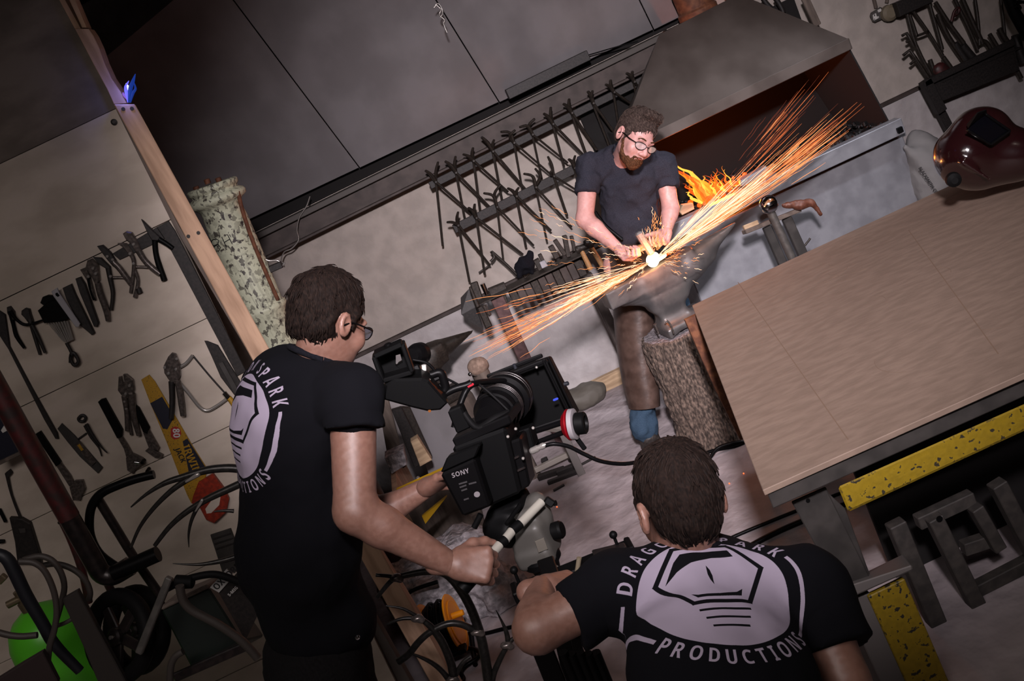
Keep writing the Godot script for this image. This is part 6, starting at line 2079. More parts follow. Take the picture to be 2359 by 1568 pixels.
func crew_print() -> StandardMaterial3D:
	var n := 1280
	var im := Image.create(n, n, false, Image.FORMAT_RGB8)
	var black := Color(0.045, 0.045, 0.062)
	var grey := Color(0.58, 0.54, 0.60)
	im.fill(black)
	var c := Vector2(n, n) / 2
	var R := n * 0.30
	var pt := func(x: float, y: float) -> Vector2: return c + Vector2(x, y) * R
	var disc := PackedVector2Array()
	for i in 120: disc.append(c + Vector2(cos(TAU * i / 120), sin(TAU * i / 120)) * R)
	fill_poly(im, disc, grey)
	fill_line(im, [pt.call(-.72, -.30), pt.call(-.38, -.86), pt.call(.38, -.86), pt.call(.72, -.36), pt.call(.38, .24), pt.call(-.38, .24)], R * .065, black, true)
	fill_poly(im, PackedVector2Array([pt.call(-.60, -.26), pt.call(-.42, -.60), pt.call(-.30, -.74), pt.call(.36, -.74), pt.call(.40, -.60), pt.call(.1, -.60), pt.call(-.2, -.54), pt.call(-.42, -.42)]), black)
	fill_poly(im, PackedVector2Array([pt.call(-.02, -.46), pt.call(.015, -.38), pt.call(.025, -.28), pt.call(.01, -.18), pt.call(0.0, -.10), pt.call(-.025, -.2), pt.call(-.035, -.3)]), black)
	fill_poly(im, PackedVector2Array([pt.call(-.36, .06), pt.call(-.28, .10), pt.call(0, .10), pt.call(.26, .05), pt.call(.36, -.02), pt.call(.30, .13), pt.call(0, .15), pt.call(-.30, .15)]), black)
	for q in [[.38, .33], [.52, .28], [.66, .23]]: fill_line(im, [pt.call(-q[1], q[0]), pt.call(q[1], q[0])], R * .035, black)
	for side in [[172, 214], [-34, 22]]:
		var pts := []
		for i in 25:
			var a := deg_to_rad(lerpf(side[0], side[1], i / 24.0))
			pts.append(c + Vector2(cos(a), -sin(a)) * R * 1.17)
		fill_line(im, pts, R * .05, grey)
	arc_text(im, "DRAGON SPARK", c, R * 1.17, 166, 28, R * .235, grey, false)
	arc_text(im, "PRODUCTIONS", c, R * 1.17, 219, 323, R * .235, grey, true)
	var m := plainmat(Color.WHITE, 0.95)
	m.albedo_texture = ImageTexture.create_from_image(im)
	m.texture_repeat = false
	m.normal_enabled = false
	return m

func glasses(called: String, c: Vector3, b: Basis, s: float, m: Material, parent: Node, lens: Material) -> void:
	var L := func(x: float, y: float, z: float) -> Vector3: return c + b * Vector3(x, y, z) * s
	var st := mb()
	for q in [-1.0, 1.0]:
		var loop := []
		for i in 17:
			var a := TAU * i / 16
			loop.append(L.call(q * .033 + cos(a) * .027, -.008 + sin(a) * .016 + 0.002 * cos(2 * a), -.108 + absf(q * .033 + cos(a) * .027) * .22))
		tube(st, loop, 0.0016 * s, 6, false)
		tube(st, spline([L.call(q * .060, -.002, -.094), L.call(q * .076, .0, -.06), L.call(q * .080, .004, -.01), L.call(q * .082, -.008, .02)], 4), 0.0022 * s, 6, true)
	tube(st, [L.call(-.007, -.004, -.112), L.call(.007, -.004, -.112)], 0.0018 * s, 6)
	var f := obj(called, st, m, parent)
	for q in [-1.0, 1.0]:
		st = mb()
		var ring := []
		for k in 2:
			var r := []
			for i in 16:
				var a := TAU * i / 16
				r.append(L.call(q * .033 + cos(a) * .026, -.008 + sin(a) * .0155, -.108 + absf(q * .033 + cos(a) * .026) * .22 + 0.001 * k))
			ring.append(r)
		rings(st, ring, true, 1)
		obj("lens", st, lens, f)

func build_people() -> void:
	build_smith()
	build_cameraman()
	build_croucher()

func build_smith() -> void:
	view(1300, 200, 3.1356)
	var foot_r := WY((1508 - 1300) * 3.1356, (1036 - 200) * 3.1356, 0.0)
	var man := thing("person", "bearded person in grey T-shirt, leather apron and safety glasses hammering hot steel at the anvil", "person", Vector3(foot_r.x + 0.2, 0, foot_r.z - 0.1))
	var hc := W(512, 365, 4.76)
	var hb := frame(C(.42, -.52, .74), C(.18, .98, 0))
	var s := 1.07
	var neck := W(425, 520, 4.93)
	var sh_r := W(180, 585, 4.96); var sh_l := W(712, 572, 4.98)
	var el_r := W(148, 955, 4.86); var wr_r := W(388, 1165, 4.71)
	var el_l := W(768, 880, 4.92); var wr_l := W(738, 1035, 4.80)
	var hip := W(470, 1290, 5.10)
	var chest := W(455, 640, 4.99); var belly := W(478, 900, 5.01)
	var tb := Basis(cam_basis.x, cam_basis.y, cam_basis.z)
	# body under the clothes, one surface
	var torso := [ell(chest, Vector3(.145, .15, .095), tb, .05), ell(belly, Vector3(.135, .15, .095), tb, .05), ell(hip, Vector3(.14, .11, .10), tb, .05), cap(sh_r, sh_l, .05, .05, .04), cap(neck, hc + hb * Vector3(0, -.05, .02), .055, .052, .03)]
	var arms := [cap(sh_r, el_r, .052, .043, .02), cap(el_r, el_r.lerp(wr_r, .3), .043, .043, .02), cap(el_r.lerp(wr_r, .3), wr_r, .043, .027, .015), cap(sh_l, el_l, .05, .042, .02), cap(el_l, el_l.lerp(wr_l, .3), .042, .041, .02), cap(el_l.lerp(wr_l, .3), wr_l, .041, .028, .015)]
	var knee_r := W(560, 1900, 5.08)
	var foot_l := Vector3(hip.x + 0.26, 0, -5.14)
	var knee_l := hip.lerp(foot_l, .48) + Vector3(0.03, 0.02, 0.05)
	var up := Vector3.UP
	var hip_r := hip + Vector3(-0.05, -0.06, 0); var hip_l := hip + Vector3(0.07, -0.06, 0)
	var an_r := foot_r + up * 0.09; var an_l := foot_l + up * 0.09
	var legs := [cap(hip_r, knee_r, .075, .055, .03), cap(knee_r, an_r, .05, .035, .03), cap(hip_l, knee_l, .075, .055, .03), cap(knee_l, an_l, .05, .035, .03)]
	# right hand closed on the hammer shaft, left hand over the bar
	var d1 := (W(452, 1225, 4.66) - wr_r).normalized()
	var h1 := hand(wr_r, d1, C(.45, .05, .55), -1.0, [1.0, 1.25, .9, .5], 1.0)
	var d2 := (W(698, 1135, 4.74) - wr_l).normalized()
	var h2 := hand(wr_l, d2, C(-.5, -.25, .75), 1.0, [.55, .85, .6, .35], 0.98)
	var fp := face_prims(hc, hb, s)
	soft("body", join_nets([net(torso + arms + legs, 0.012), net(fp + [cap(neck, hc + hb * Vector3(0, -.05, .02), .054, .05, .03)], 0.004), net(h1, 0.0035), net(h2, 0.0035)]), M.skin, man)
	soft("hair", hair_net(hc, hb, s, -.05, 0.0, .004, 61, 0.0045), M.hair_brown, man)
	# beard over jaw, chin and lip
	var L := func(x: float, y: float, z: float) -> Vector3: return hc + hb * Vector3(x, y, z) * s
	var bd := [ell(L.call(0, -.082, -.036), Vector3(.054, .038, .060) * s, hb, .02), ell(L.call(0, -.102, -.068), Vector3(.029, .028, .027) * s, hb, .02), cap(L.call(-.062, -.02, -.006), L.call(-.052, -.075, -.03), .009, .013, .015), cap(L.call(.062, -.02, -.006), L.call(.052, -.075, -.03), .009, .013, .015), cap(L.call(-.026, -.066, -.088), L.call(0, -.055, -.098), .006, .007, .008), cap(L.call(.026, -.066, -.088), L.call(0, -.055, -.098), .006, .007, .008),
		ell(L.call(0, -.030, -.075), Vector3(.06, .034, .05) * s, hb, .01, true), cap(L.call(0, 0, 0), L.call(0, 0, .01), .001, .001)]
	bd.pop_back()
	soft("beard", net(bd, 0.004, [], fbm(45, 62, 3), .006), M.beard, man)
	var st := mb()
	tube(st, spline([L.call(-.019, -.0665, -.092), L.call(0, -.066, -.099), L.call(.019, -.0665, -.092)], 4), .0028, 6)
	obj("lips", st, M.lip, man)
	for q in [-1.0, 1.0]:
		st = mb()
		tube(st, spline([L.call(q * .014, .018, -.099), L.call(q * .032, .022, -.094), L.call(q * .048, .014, -.082)], 4), [.003, .0042, .002], 6)
		obj("eyebrow", st, M.beard, man)
	glasses("safety_glasses", hc, hb, s * 1.02, M.gloss_black, man, M.lens)
	# T-shirt with short sleeves
	var cuff_r := W(163, 770, 4.90); var cuff_l := W(748, 735, 4.94)
	var ar := (el_r - sh_r).normalized(); var al := (el_l - sh_l).normalized()
	var zb := func(a: Vector3) -> Basis: return Basis(a.cross(Vector3(0, 0, 1)).normalized(), a.cross(a.cross(Vector3(0, 0, 1)).normalized()), a)
	var sg := [ell(chest, Vector3(.163, .165, .118), tb, .05), ell(belly, Vector3(.156, .19, .116), tb, .06), cap(sh_r, sh_l, .054, .054, .05), cap(W(345, 500, 4.96), W(545, 490, 4.98), .048, .048, .05), cap(W(345, 505, 4.96), sh_r, .045, .05, .05), cap(W(545, 495, 4.98), sh_l, .045, .05, .05),
		cap(sh_r, sh_r.lerp(cuff_r, .5), .056, .062, .04), cap(sh_l, sh_l.lerp(cuff_l, .5), .055, .06, .04),
		rbox(belly - cam_basis.y * .31, Vector3(.3, .1, .3), tb, .005, .01, true), ell(neck + cam_basis.y * .035 + cam_basis.z * .03, Vector3(.064, .05, .075), tb, .01, true)]
	var sl_r := [cap(sh_r, cuff_r + ar * .05, .057, .068, .03), rbox(cuff_r + ar * .10, Vector3(.14, .14, .10), zb.call(ar), .005, .006, true)]
	var sl_l := [cap(sh_l, cuff_l + al * .05, .056, .064, .03), rbox(cuff_l + al * .10, Vector3(.14, .14, .10), zb.call(al), .005, .006, true)]
	var wv := fbm(10, 63, 3)
	soft("t_shirt", join_nets([net(sg, 0.009, [], wv, .020), net(sl_r, 0.009, [], wv, .014), net(sl_l, 0.009, [], wv, .014)]), M.shirt_grey, man)
	st = mb()
	var col := []
	for i in 25:
		var a := TAU * i / 24
		col.append(neck + cam_basis.x * cos(a) * .066 + cam_basis.z * sin(a) * .062 + cam_basis.y * (.022 - .032 * sin(a)) + cam_basis.x * 0.002)
	tube(st, col, .008, 8, false)
	obj("collar", st, M.shirt_grey, man)
	# apron: soft leather hung from the waist
	st = mb()
	var path := spline([W(470, 1090, 5.03), W(472, 1300, 5.05), W(495, 1560, 5.05), W(522, 1920, 5.02), W(578, 2310, 4.96)], 5)
	tube(st, path, [.155, .166, .166, .166, .165, .160, .150, .130], 28, true, 0.62)
	var apron := obj("apron", st, M.leather, man)
	st = mb()
	tube(st, spline([W(225, 900, 4.94), W(300, 1000, 4.90), W(420, 1100, 4.86)], 5), .008, 6, true, .4)
	obj("apron_strap", st, M.gloss_black, man)
	var jg := [cap(hip_r, knee_r, .07, .062, .04), cap(knee_r, an_r + up * .06, .062, .066, .03), cap(an_r + up * .07, an_r + up * .045, .07, .072, .01), cap(hip_l, knee_l, .08, .078, .04), cap(knee_l, an_l + up * .02, .078, .068, .03), ell(hip, Vector3(.12, .12, .09), tb, .05)]
	soft("jeans", net(jg, 0.011, [], fbm(11, 64, 3), .022), M.jeans, man)
	for q in [[foot_r, Vector3(-0.02, 0, 0.16)], [foot_l, Vector3(0.1, 0, 0.14)]]:
		var f: Vector3 = q[0]
		var bg := [cap(f + up * .14, f + up * .06, .058, .054, .02), cap(f + up * .045, f + q[1] + up * .04, .05, .042, .02), cap(f + up * .015, f + q[1] * 1.05 + up * .015, .05, .046, .008)]
		soft("boot", net(bg, 0.008, [Plane(Vector3.DOWN, -0.001)], fbm(20, 5, 2), .006), M.boot, man)
	# the hammer he swings
	view(1400, 480, 7.84)
	var hm := thing("hammer", "pale steel hammer with short wooden handle coming down on the hot steel", "hammer", W(660, 640, 4.66))
	st = mb()
	var t0 := W(545, 430, 4.67); var t1 := W(795, 830, 4.665)
	beam(st, t0, t1, 0.036, 0.042, cam_basis.z, 0.008)
	obj("head", st, M.hammer_steel, hm)
	st = mb()
	tube(st, [W(250, 830, 4.70), W(420, 775, 4.685), W(700, 655, 4.665)], [.015, .0165, .016, .014], 12)
	obj("handle", st, M.handle_wood, hm)
	view()

func build_cameraman() -> void:
	view()
	var man := thing("person", "standing cameraman in black printed T-shirt and dark glasses, hand on the pan handle", "person", Vector3(-0.85, 0, -2.4))
	var hc := W(757, 742, 2.46)
	var hb := frame(C(.64, -.16, -.75), C(.04, 1, .05))
	var s := 0.98
	var fw := C(.91, -.05, -.41)
	var neck := W(728, 835, 2.45)
	var chest := W(672, 985, 2.46); var belly := W(692, 1240, 2.43); var hip := W(735, 1500, 2.42)
	var tb := frame(fw, C(.02, 1, 0.1))
	var sh_r := W(812, 908, 2.33); var sh_l := W(630, 895, 2.62)
	var el_r := W(818, 1178, 2.20); var wr_r := W(1035, 1298, 2.20)
	var el_l := W(860, 1195, 2.62); var wr_l := W(975, 1128, 2.60)
	var torso := [ell(chest, Vector3(.17, .19, .11), tb, .05), ell(belly, Vector3(.155, .20, .11), tb, .05), ell(hip, Vector3(.165, .14, .12), tb, .05), cap(sh_r, sh_l, .05, .05, .04), cap(neck, hc + hb * Vector3(0, -.05, .02), .057, .054, .03)]
	var arms := [cap(sh_r, el_r, .058, .050, .02), cap(el_r, el_r.lerp(wr_r, .28), .049, .050, .02), cap(el_r.lerp(wr_r, .28), wr_r, .049, .031, .015), cap(sh_l, el_l, .055, .045, .02), cap(el_l, el_l.lerp(wr_l, .3), .045, .044, .02), cap(el_l.lerp(wr_l, .3), wr_l, .043, .030, .015)]
	var fr := Vector3(hip.x + 0.10, 0, -2.28); var fl := Vector3(hip.x - 0.06, 0, -2.72)
	var hr := hip + tb * Vector3(.09, -.04, 0); var hl := hip + tb * Vector3(-.09, -.04, 0)
	var up := Vector3.UP
	var kr := hr.lerp(fr, .47) + fw * 0.03; var kl := hl.lerp(fl, .47) + fw * 0.03
	var legs := [cap(hr, kr, .08, .058, .03), cap(kr, fr + up * .09, .052, .036, .03), cap(hl, kl, .08, .058, .03), cap(kl, fl + up * .09, .052, .036, .03)]
	var h1 := hand(wr_r, W(1125, 1300, 2.185) - wr_r, C(.12, -.42, -.9), 1.0, [1.25, 1.45, 1.0, .75], 1.08, 0.02)
	var h2 := hand(wr_l, W(1030, 1088, 2.56) - wr_l, C(.7, -.2, .4), 1.0, [.35, .55, .4, .25], 1.02)
	soft("body", join_nets([net(torso + arms + legs, 0.012), net(face_prims(hc, hb, s) + [cap(neck, hc + hb * Vector3(0, -.05, .02), .057, .053, .03)], 0.005), net(h1, 0.0032), net(h2, 0.004)]), M.skin_shaded, man)
	soft("hair", hair_net(hc, hb, s * 1.03, -.052, -.004, .008, 71, 0.005, false), M.hair_dark, man)
	glasses("spectacles", hc, hb, s * 1.02, M.gloss_black, man, M.lens_dark)
	var cuff := W(818, 975, 2.27)
	var ar := (el_r - sh_r).normalized(); var al := (el_l - sh_l).normalized()
	var zb := func(a: Vector3) -> Basis: return Basis(a.cross(Vector3(0, 0, 1)).normalized(), a.cross(a.cross(Vector3(0, 0, 1)).normalized()), a)
	var cl := sh_l.lerp(el_l, .55)
	var sg := [ell(chest, Vector3(.200, .215, .150), tb, .06), ell(belly, Vector3(.200, .24, .158), tb, .08), ell(hip + cam_basis.y * .10, Vector3(.185, .14, .145), tb, .06), cap(sh_r, sh_l, .058, .062, .06), cap(neck - cam_basis.y * .06, sh_r, .052, .055, .05), cap(neck - cam_basis.y * .05, sh_l, .052, .058, .05),
		cap(sh_r, sh_r.lerp(cuff, .6), .062, .068, .04), cap(sh_l, cl, .07, .066, .03),
		rbox(hip - cam_basis.y * .145, Vector3(.35, .17, .35), tb, .005, .01, true),
		ell(neck + cam_basis.y * .055, Vector3(.066, .055, .066), tb, .012, true)]
	var logo := W(556, 980, 2.40)
	var wv := fbm(5, 72, 3)
	var sl := [cap(sh_r, cuff + ar * .05, .063, .078, .03), rbox(cuff + ar * .112, Vector3(.15, .15, .10), zb.call(ar), .005, .006, true)]
	var front := net(sg, 0.010, [], wv, .014)
	var sa := shirt_arrays(join_nets([front, net(sl, 0.009, [], wv, .014)]), logo, tb, 0.43, front[0].size())
	from_arrays("t_shirt", sa, M.crew, man)
	var st := mb()
	var col := []
	for i in 25:
		var a := TAU * i / 24
		col.append(neck + tb * Vector3(cos(a) * .066, .012 + .02 * sin(a), sin(a) * .066) + cam_basis.y * .004)
	tube(st, col, .009, 8, false)
	obj("collar", st, M.shirt_black, man)
	var jg := [ell(hip - cam_basis.y * .02, Vector3(.178, .15, .142), tb, .05), cap(hr, kr, .098, .08, .04), cap(kr, fr + up * .04, .075, .062, .03), cap(hl, kl, .098, .08, .04), cap(kl, fl + up * .04, .075, .062, .03)]
	var jeans := soft("jeans", net(jg, 0.012, [], fbm(8, 73, 3), .012), M.dark_jeans, man)
	st = mb()
	lathe(st, W(824, 1467, 2.262), cam_basis.z, [0.006, 0, 0.006, 0.004, 0.003, 0.006], 12)
	obj("rivet", st, M.chrome, jeans)
	for f in [fr, fl]:
		soft("shoe", net([cap(f + up * .05 - fw * .04, f + fw * .14 + up * .04, .048, .04, .02), cap(f + up * .09, f + up * .05, .05, .05, .02)], 0.01, [Plane(Vector3.DOWN, -0.001)]), M.rubber, man)

func build_croucher() -> void:
	view()
	var man := thing("person", "crouching person in black printed T-shirt seen from behind at the slider", "person", Vector3(0.1, 0, -1.75))
	var hc := W(1566, 1166, 1.92)
	var hb := frame(C(-.12, -.22, -.96), C(-.20, .97, .18))
	var s := 1.09
	var bn := C(.06, .80, .60)
	var tb := frame(-bn, C(-.10, .60, -.80))
	var neck := W(1590, 1262, 1.90)
	var chest := W(1640, 1400, 1.85); var belly := W(1668, 1570, 1.64)
	var sh_l := W(1425, 1352, 1.86); var sh_r := W(1858, 1345, 1.80)
	var el_l := W(1236, 1450, 1.82); var wr_l := W(1246, 1356, 1.99)
	var el_r := W(1950, 1570, 1.66); var wr_r := W(1780, 1660, 1.80)
	var hip := W(1700, 1760, 1.60)
	var torso := [ell(chest, Vector3(.16, .16, .10), tb, .05), ell(belly, Vector3(.15, .18, .10), tb, .05), ell(hip, Vector3(.16, .13, .12), tb, .05), cap(sh_r, sh_l, .05, .05, .04), cap(neck, hc + hb * Vector3(0, -.05, .02), .056, .055, .03)]
	var arms := [cap(sh_l, el_l, .056, .047, .02), cap(el_l, el_l.lerp(wr_l, .3), .047, .046, .02), cap(el_l.lerp(wr_l, .3), wr_l, .046, .031, .015), cap(sh_r, el_r, .056, .047, .02), cap(el_r, wr_r, .046, .031, .015)]
	var kl := Vector3(hip.x - 0.10, 0.40, -1.92); var kr := Vector3(hip.x + 0.16, 0.08, -1.95)
	var fl := Vector3(hip.x - 0.14, 0.08, -1.78); var fr := Vector3(hip.x + 0.15, 0.08, -1.52)
	var legs := [cap(hip + tb * Vector3(-.08, 0, 0), kl, .08, .06, .03), cap(kl, fl, .055, .04, .03), cap(hip + tb * Vector3(.08, 0, 0), kr, .08, .06, .03), cap(kr, fr, .055, .04, .03)]
	var h1 := hand(wr_l, W(1335, 1336, 2.03) - wr_l, C(.1, -.9, -.3), 1.0, [.6, .9, .6, .4], 1.05)
	var h2 := hand(wr_r, Vector3(-.3, 0.05, -1), Vector3(0, -1, 0), -1.0, [.5, .7, .5, .3], 1.0)
	soft("body", join_nets([net(torso + arms + legs, 0.012), net(face_prims(hc, hb, s) + [cap(neck, hc + hb * Vector3(0, -.05, .02), .057, .056, .03)], 0.005), net(h1, 0.0032), net(h2, 0.005)]), M.skin_shaded, man)
	soft("hair", hair_net(hc, hb, s * 1.0, -.075, 0.0, .006, 81, 0.005, false), M.hair_dark, man)
	var al := (el_l - sh_l).normalized(); var ar := (el_r - sh_r).normalized()
	var zb := func(a: Vector3) -> Basis: return Basis(a.cross(Vector3(0, 0, 1)).normalized(), a.cross(a.cross(Vector3(0, 0, 1)).normalized()), a)
	var cl := W(1318, 1425, 1.85); var cr := W(1935, 1485, 1.71)
	var sg := [ell(chest, Vector3(.205, .185, .125), tb, .06), ell(belly, Vector3(.185, .22, .125), tb, .07), ell(hip, Vector3(.18, .15, .13), tb, .05), cap(sh_l, sh_r, .070, .070, .05), cap(neck - cam_basis.y * .06, sh_l, .055, .065, .04), cap(neck - cam_basis.y * .06, sh_r, .055, .065, .04),
		cap(sh_l, sh_l.lerp(cl, .4), .076, .074, .03), cap(sh_r, sh_r.lerp(cr, .4), .076, .076, .03),
		ell(neck + cam_basis.y * .045, Vector3(.062, .05, .066), tb, .012, true)]
	var logo := W(1642, 1390, 1.74)
	var twist := tb * Basis(Vector3(0, 0, 1), 0.02)
	var wv := fbm(5, 82, 3)
	var sl_l := [cap(sh_l, cl + al * .05, .076, .072, .03), rbox(cl + al * .105, Vector3(.15, .15, .10), zb.call(al), .005, .006, true)]
	var sl_r := [cap(sh_r, cr + ar * .05, .076, .076, .03), rbox(cr + ar * .105, Vector3(.15, .15, .10), zb.call(ar), .005, .006, true)]
	var front := net(sg, 0.009, [], wv, .012)
	from_arrays("t_shirt", shirt_arrays(join_nets([front, net(sl_l, 0.009, [], wv, .012), net(sl_r, 0.009, [], wv, .012)]), logo, twist, 0.50, front[0].size(), 0.95), M.crew, man)
	var st := mb()
	var col := []
	var nb := frame(-C(0, .25, .97), cam_basis.y)
	for i in 25:
		var a := TAU * i / 24
		col.append(neck + nb * Vector3(cos(a) * .066, .004, sin(a) * .064))
	tube(st, col, .009, 8, false)
	obj("collar", st, M.shirt_black, man)
	var jg := [ell(hip - Vector3(0, .03, 0), Vector3(.185, .14, .15), tb, .05), cap(hip + tb * Vector3(-.08, 0, 0), kl, .10, .08, .04), cap(kl, fl, .08, .065, .03), cap(hip + tb * Vector3(.08, 0, 0), kr, .10, .08, .04), cap(kr, fr, .08, .065, .03)]
	soft("jeans", net(jg, 0.014, [Plane(Vector3.DOWN, 0.0)], fbm(8, 83, 2), .01), M.dark_jeans, man)
	for f in [fl, fr]:
		soft("shoe", net([cap(f + Vector3(0, -.03, .03), f + Vector3(0, -.035, -.13), .05, .042, .02)], 0.01, [Plane(Vector3.DOWN, -0.001)]), M.rubber, man)

func slab(called: String, front: Array, d: float, shift: Array, depth: float, m: Material, parent: Node, bevel := 0.004) -> MeshInstance3D:
	# four pixels of a near face (bottom left, bottom right, top right, top left), pushed away by depth while drifting by shift pixels
	var q := []
	for k in [0, 1]: q.append(W(front[k * 2], front[k * 2 + 1], d))
	for k in [1, 0]: q.append(W(front[k * 2] + shift[0], front[k * 2 + 1] + shift[1], d + depth))
	for k in [3, 2]: q.append(W(front[k * 2], front[k * 2 + 1], d))
	for k in [2, 3]: q.append(W(front[k * 2] + shift[0], front[k * 2 + 1] + shift[1], d + depth))
	var st := mb()
	hexa(st, q, bevel)
	return obj(called, st, m, parent)

func build_rig() -> void:
	view()
	var K: Material = M.gloss_black
	var B: Material = M.black
	var axis := (W(1480, 520, 4.8) - W(1130, 1050, 2.35)).normalized()
	var right := axis.cross(Vector3.UP).normalized()
	var cam := thing("cinema_camera", "black cinema camera with matte box and lettered battery on the fluid head", "camera", W(1160, 1180, 2.4))
	var bat := slab("battery", [1066, 1190, 1130, 1166, 1094, 1056, 1014, 1092], 2.27, [8, -14], 0.07, K, cam, 0.006)
	slab("battery_cap", [1014, 1090, 1094, 1054, 1108, 1022, 1030, 1052], 2.275, [6, -8], 0.06, B, cam, 0.005)
	slab("body", [1098, 1180, 1200, 1135, 1165, 985, 1040, 1030], 2.345, [26, -40], 0.17, B, cam, 0.008)
	slab("side_module", [1165, 1150, 1222, 1118, 1200, 1008, 1140, 1030], 2.37, [12, -20], 0.10, K, cam, 0.006)
	slab("top_plate", [1050, 1032, 1180, 975, 1172, 955, 1040, 1012], 2.35, [30, -42], 0.16, K, cam, 0.004)
	slab("bracket", [1052, 1000, 1085, 985, 1062, 935, 1030, 948], 2.36, [6, -10], 0.03, B, cam, 0.004)
	for q in [[1172, 1062, 1196, 1050], [1180, 1090, 1210, 1076], [1150, 1020, 1162, 1014]]:
		var st0 := mb()
		beam(st0, W(q[0], q[1], 2.366), W(q[2], q[3], 2.366), 0.008, 0.006)
		obj("switch_plate", st0, M.trolley, cam)
	for q in [[1188, 987], [1170, 1005], [1205, 1055], [1228, 985]]:
		var st0 := mb()
		lathe(st0, W(q[0], q[1], 2.35), cam_basis.z, [0.004, 0, 0.004, 0.006, 0.002, 0.008], 10)
		obj("screw", st0, M.steel, cam)
	for q in [[1154, 1088, 1172, 1120, 0.010, "gold_strip"], [1112, 1046, 1126, 1035, 0.006, "gold_strip"]]:
		var st0 := mb()
		beam(st0, W(q[0], q[1], 2.355), W(q[2], q[3], 2.355), q[4], 0.004, cam_basis.z)
		obj(q[5], st0, M.dull_brass, cam)
	# lettering on the battery
	var p := func(x: float, y: float) -> Vector3: return W(860 + x / 5.228, 1000 + y / 5.228, 2.2685)
	var word := func(s: String, a: Vector3, b: Vector3, m: Material) -> void:
		var t := text_mesh(s, 0.05, 0.0006, true)
		var o := place("lettering", t, m, bat)
		var x: Vector3 = (b - a).normalized()
		var k := a.distance_to(b) / t.get_aabb().size.x
		var z := Vector3(0, 0, 1)
		o.transform = Transform3D(Basis(x, z.cross(x).normalized(), z).scaled_local(Vector3(k, k, 1)), (a + b) / 2 - cam.position)
	word.call("SONY", p.call(945, 500), p.call(1150, 435), M.grey_ink)
	for q in [[1030, 600, 1130, 570], [1040, 640, 1120, 612], [1060, 680, 1130, 655], [1090, 790, 1150, 770], [1150, 600, 1240, 575]]:
		var st0 := mb()
		beam(st0, p.call(q[0], q[1]), p.call(q[2], q[3]), 0.0008, 0.004, Vector3.UP, 0.0)
		obj("small_print", st0, M.faint_ink, bat)
	var st := mb()
	lathe(st, p.call(1248, 722), Vector3(0, 0, 1), [0.0075, 0, 0.0075, 0.0008], 18)
	obj("round_mark", st, M.grey_ink, bat)
	# handle over the body, with a glowing bar added for the red light on it
	st = mb()
	tube(st, spline([W(1046, 985, 2.38), W(1062, 925, 2.40), W(1084, 888, 2.42), W(1130, 878, 2.5), W(1180, 880, 2.56), W(1205, 900, 2.58)], 5), 0.010, 10, true, 0.8)
	obj("top_handle", st, K, cam)
	st = mb()
	tube(st, [W(1078, 892, 2.405), W(1090, 884, 2.415)], 0.003, 8)
	obj("red_glow_bar", st, glow(Color(1.0, 0.12, 0.25), 0.8), cam)
	st = mb()
	tube(st, spline([W(1068, 950, 2.37), W(1100, 985, 2.36), W(1140, 962, 2.38), W(1170, 950, 2.40)], 5), 0.012, 10, true, 0.7)
	obj("shoulder_rail", st, M.rubber, cam)
	# lens with its rings, the matte box in front
	var l0 := W(1136, 958, 2.45)
	st = mb()
	lathe(st, l0, axis, [0.040, -0.03, 0.052, 0, 0.052, 0.012, 0.058, 0.014, 0.058, 0.030, 0.055, 0.032, 0.055, 0.046, 0.062, 0.048, 0.062, 0.078, 0.058, 0.080, 0.058, 0.10, 0.070, 0.104, 0.070, 0.15, 0.066, 0.155], 40)
	obj("lens", st, K, cam)
	for k in [0.052, 0.060, 0.068, 0.122, 0.134]:
		st = mb()
		var r: float = 0.0635 if k < 0.1 else 0.0715
		lathe(st, l0 + axis * k, axis, [r - 0.002, 0, r, 0.001, r, 0.004, r - 0.002, 0.005], 40)
		obj("lens_ring", st, M.trolley, cam)
	slab("matte_box", [1192, 1004, 1328, 958, 1262, 830, 1128, 872], 2.72, [8, -12], 0.06, B, cam, 0.004)
	for q in [[1122, 868, 1250, 818], [1130, 880, 1258, 830], [1262, 822, 1340, 988], [1250, 828, 1326, 985], [1190, 1002, 1330, 955]]:
		st = mb()
		beam(st, W(q[0], q[1], 2.66), W(q[2], q[3], 2.66), 0.008, 0.012)
		obj("matte_frame", st, K, cam)
	for q in [[1188, 848, 0], [1300, 885, 0]]:
		st = mb()
		lathe(st, W(q[0], q[1], 2.66), right if q[1] > 870 else Vector3.UP, [0.006, 0, 0.006, 0.012, 0.003, 0.014], 10)
		obj("lock_screw", st, M.lever_blue, cam)
	for q in [[1236, 846, 0.004]]:
		st = mb()
		ball(st, W(q[0], q[1], 2.65), q[2], 10)
		obj("screw", st, M.steel, cam)
	st = mb()
	beam(st, W(1274, 922, 2.65), W(1286, 917, 2.65), 0.006, 0.006)
	obj("blue_lamp", st, glow(Color(0.25, 0.35, 1.0), 0.8), cam)
	for q in [[1180, 1010, 1300, 972], [1195, 1035, 1312, 990]]:
		st = mb()
		tube(st, [W(q[0], q[1], 2.52), W(q[2], q[3], 2.60)], 0.0075, 10)
		obj("support_rod", st, K, cam)
	slab("rod_bridge", [1180, 1050, 1232, 1030, 1220, 985, 1165, 1005], 2.48, [10, -14], 0.05, B, cam, 0.004)
	# follow focus: white marking disc, red edge, black hand wheel and lever
	var ff := C(0.93, 0.15, 0.33)
	var fc := W(1318, 977, 2.56)
	st = mb()
	lathe(st, fc - ff * 0.012, ff, [0.030, -0.012, 0.043, 0, 0.0435, 0.005, 0.040, 0.006], 36)
	var fw := obj("focus_gear", st, M.focus_red, cam)
	st = mb()
	lathe(st, fc - ff * 0.004, ff, [0.043, 0, 0.043, 0.013, 0.034, 0.015], 36)
	obj("marking_disc", st, M.disc_grey, fw)
	st = mb()
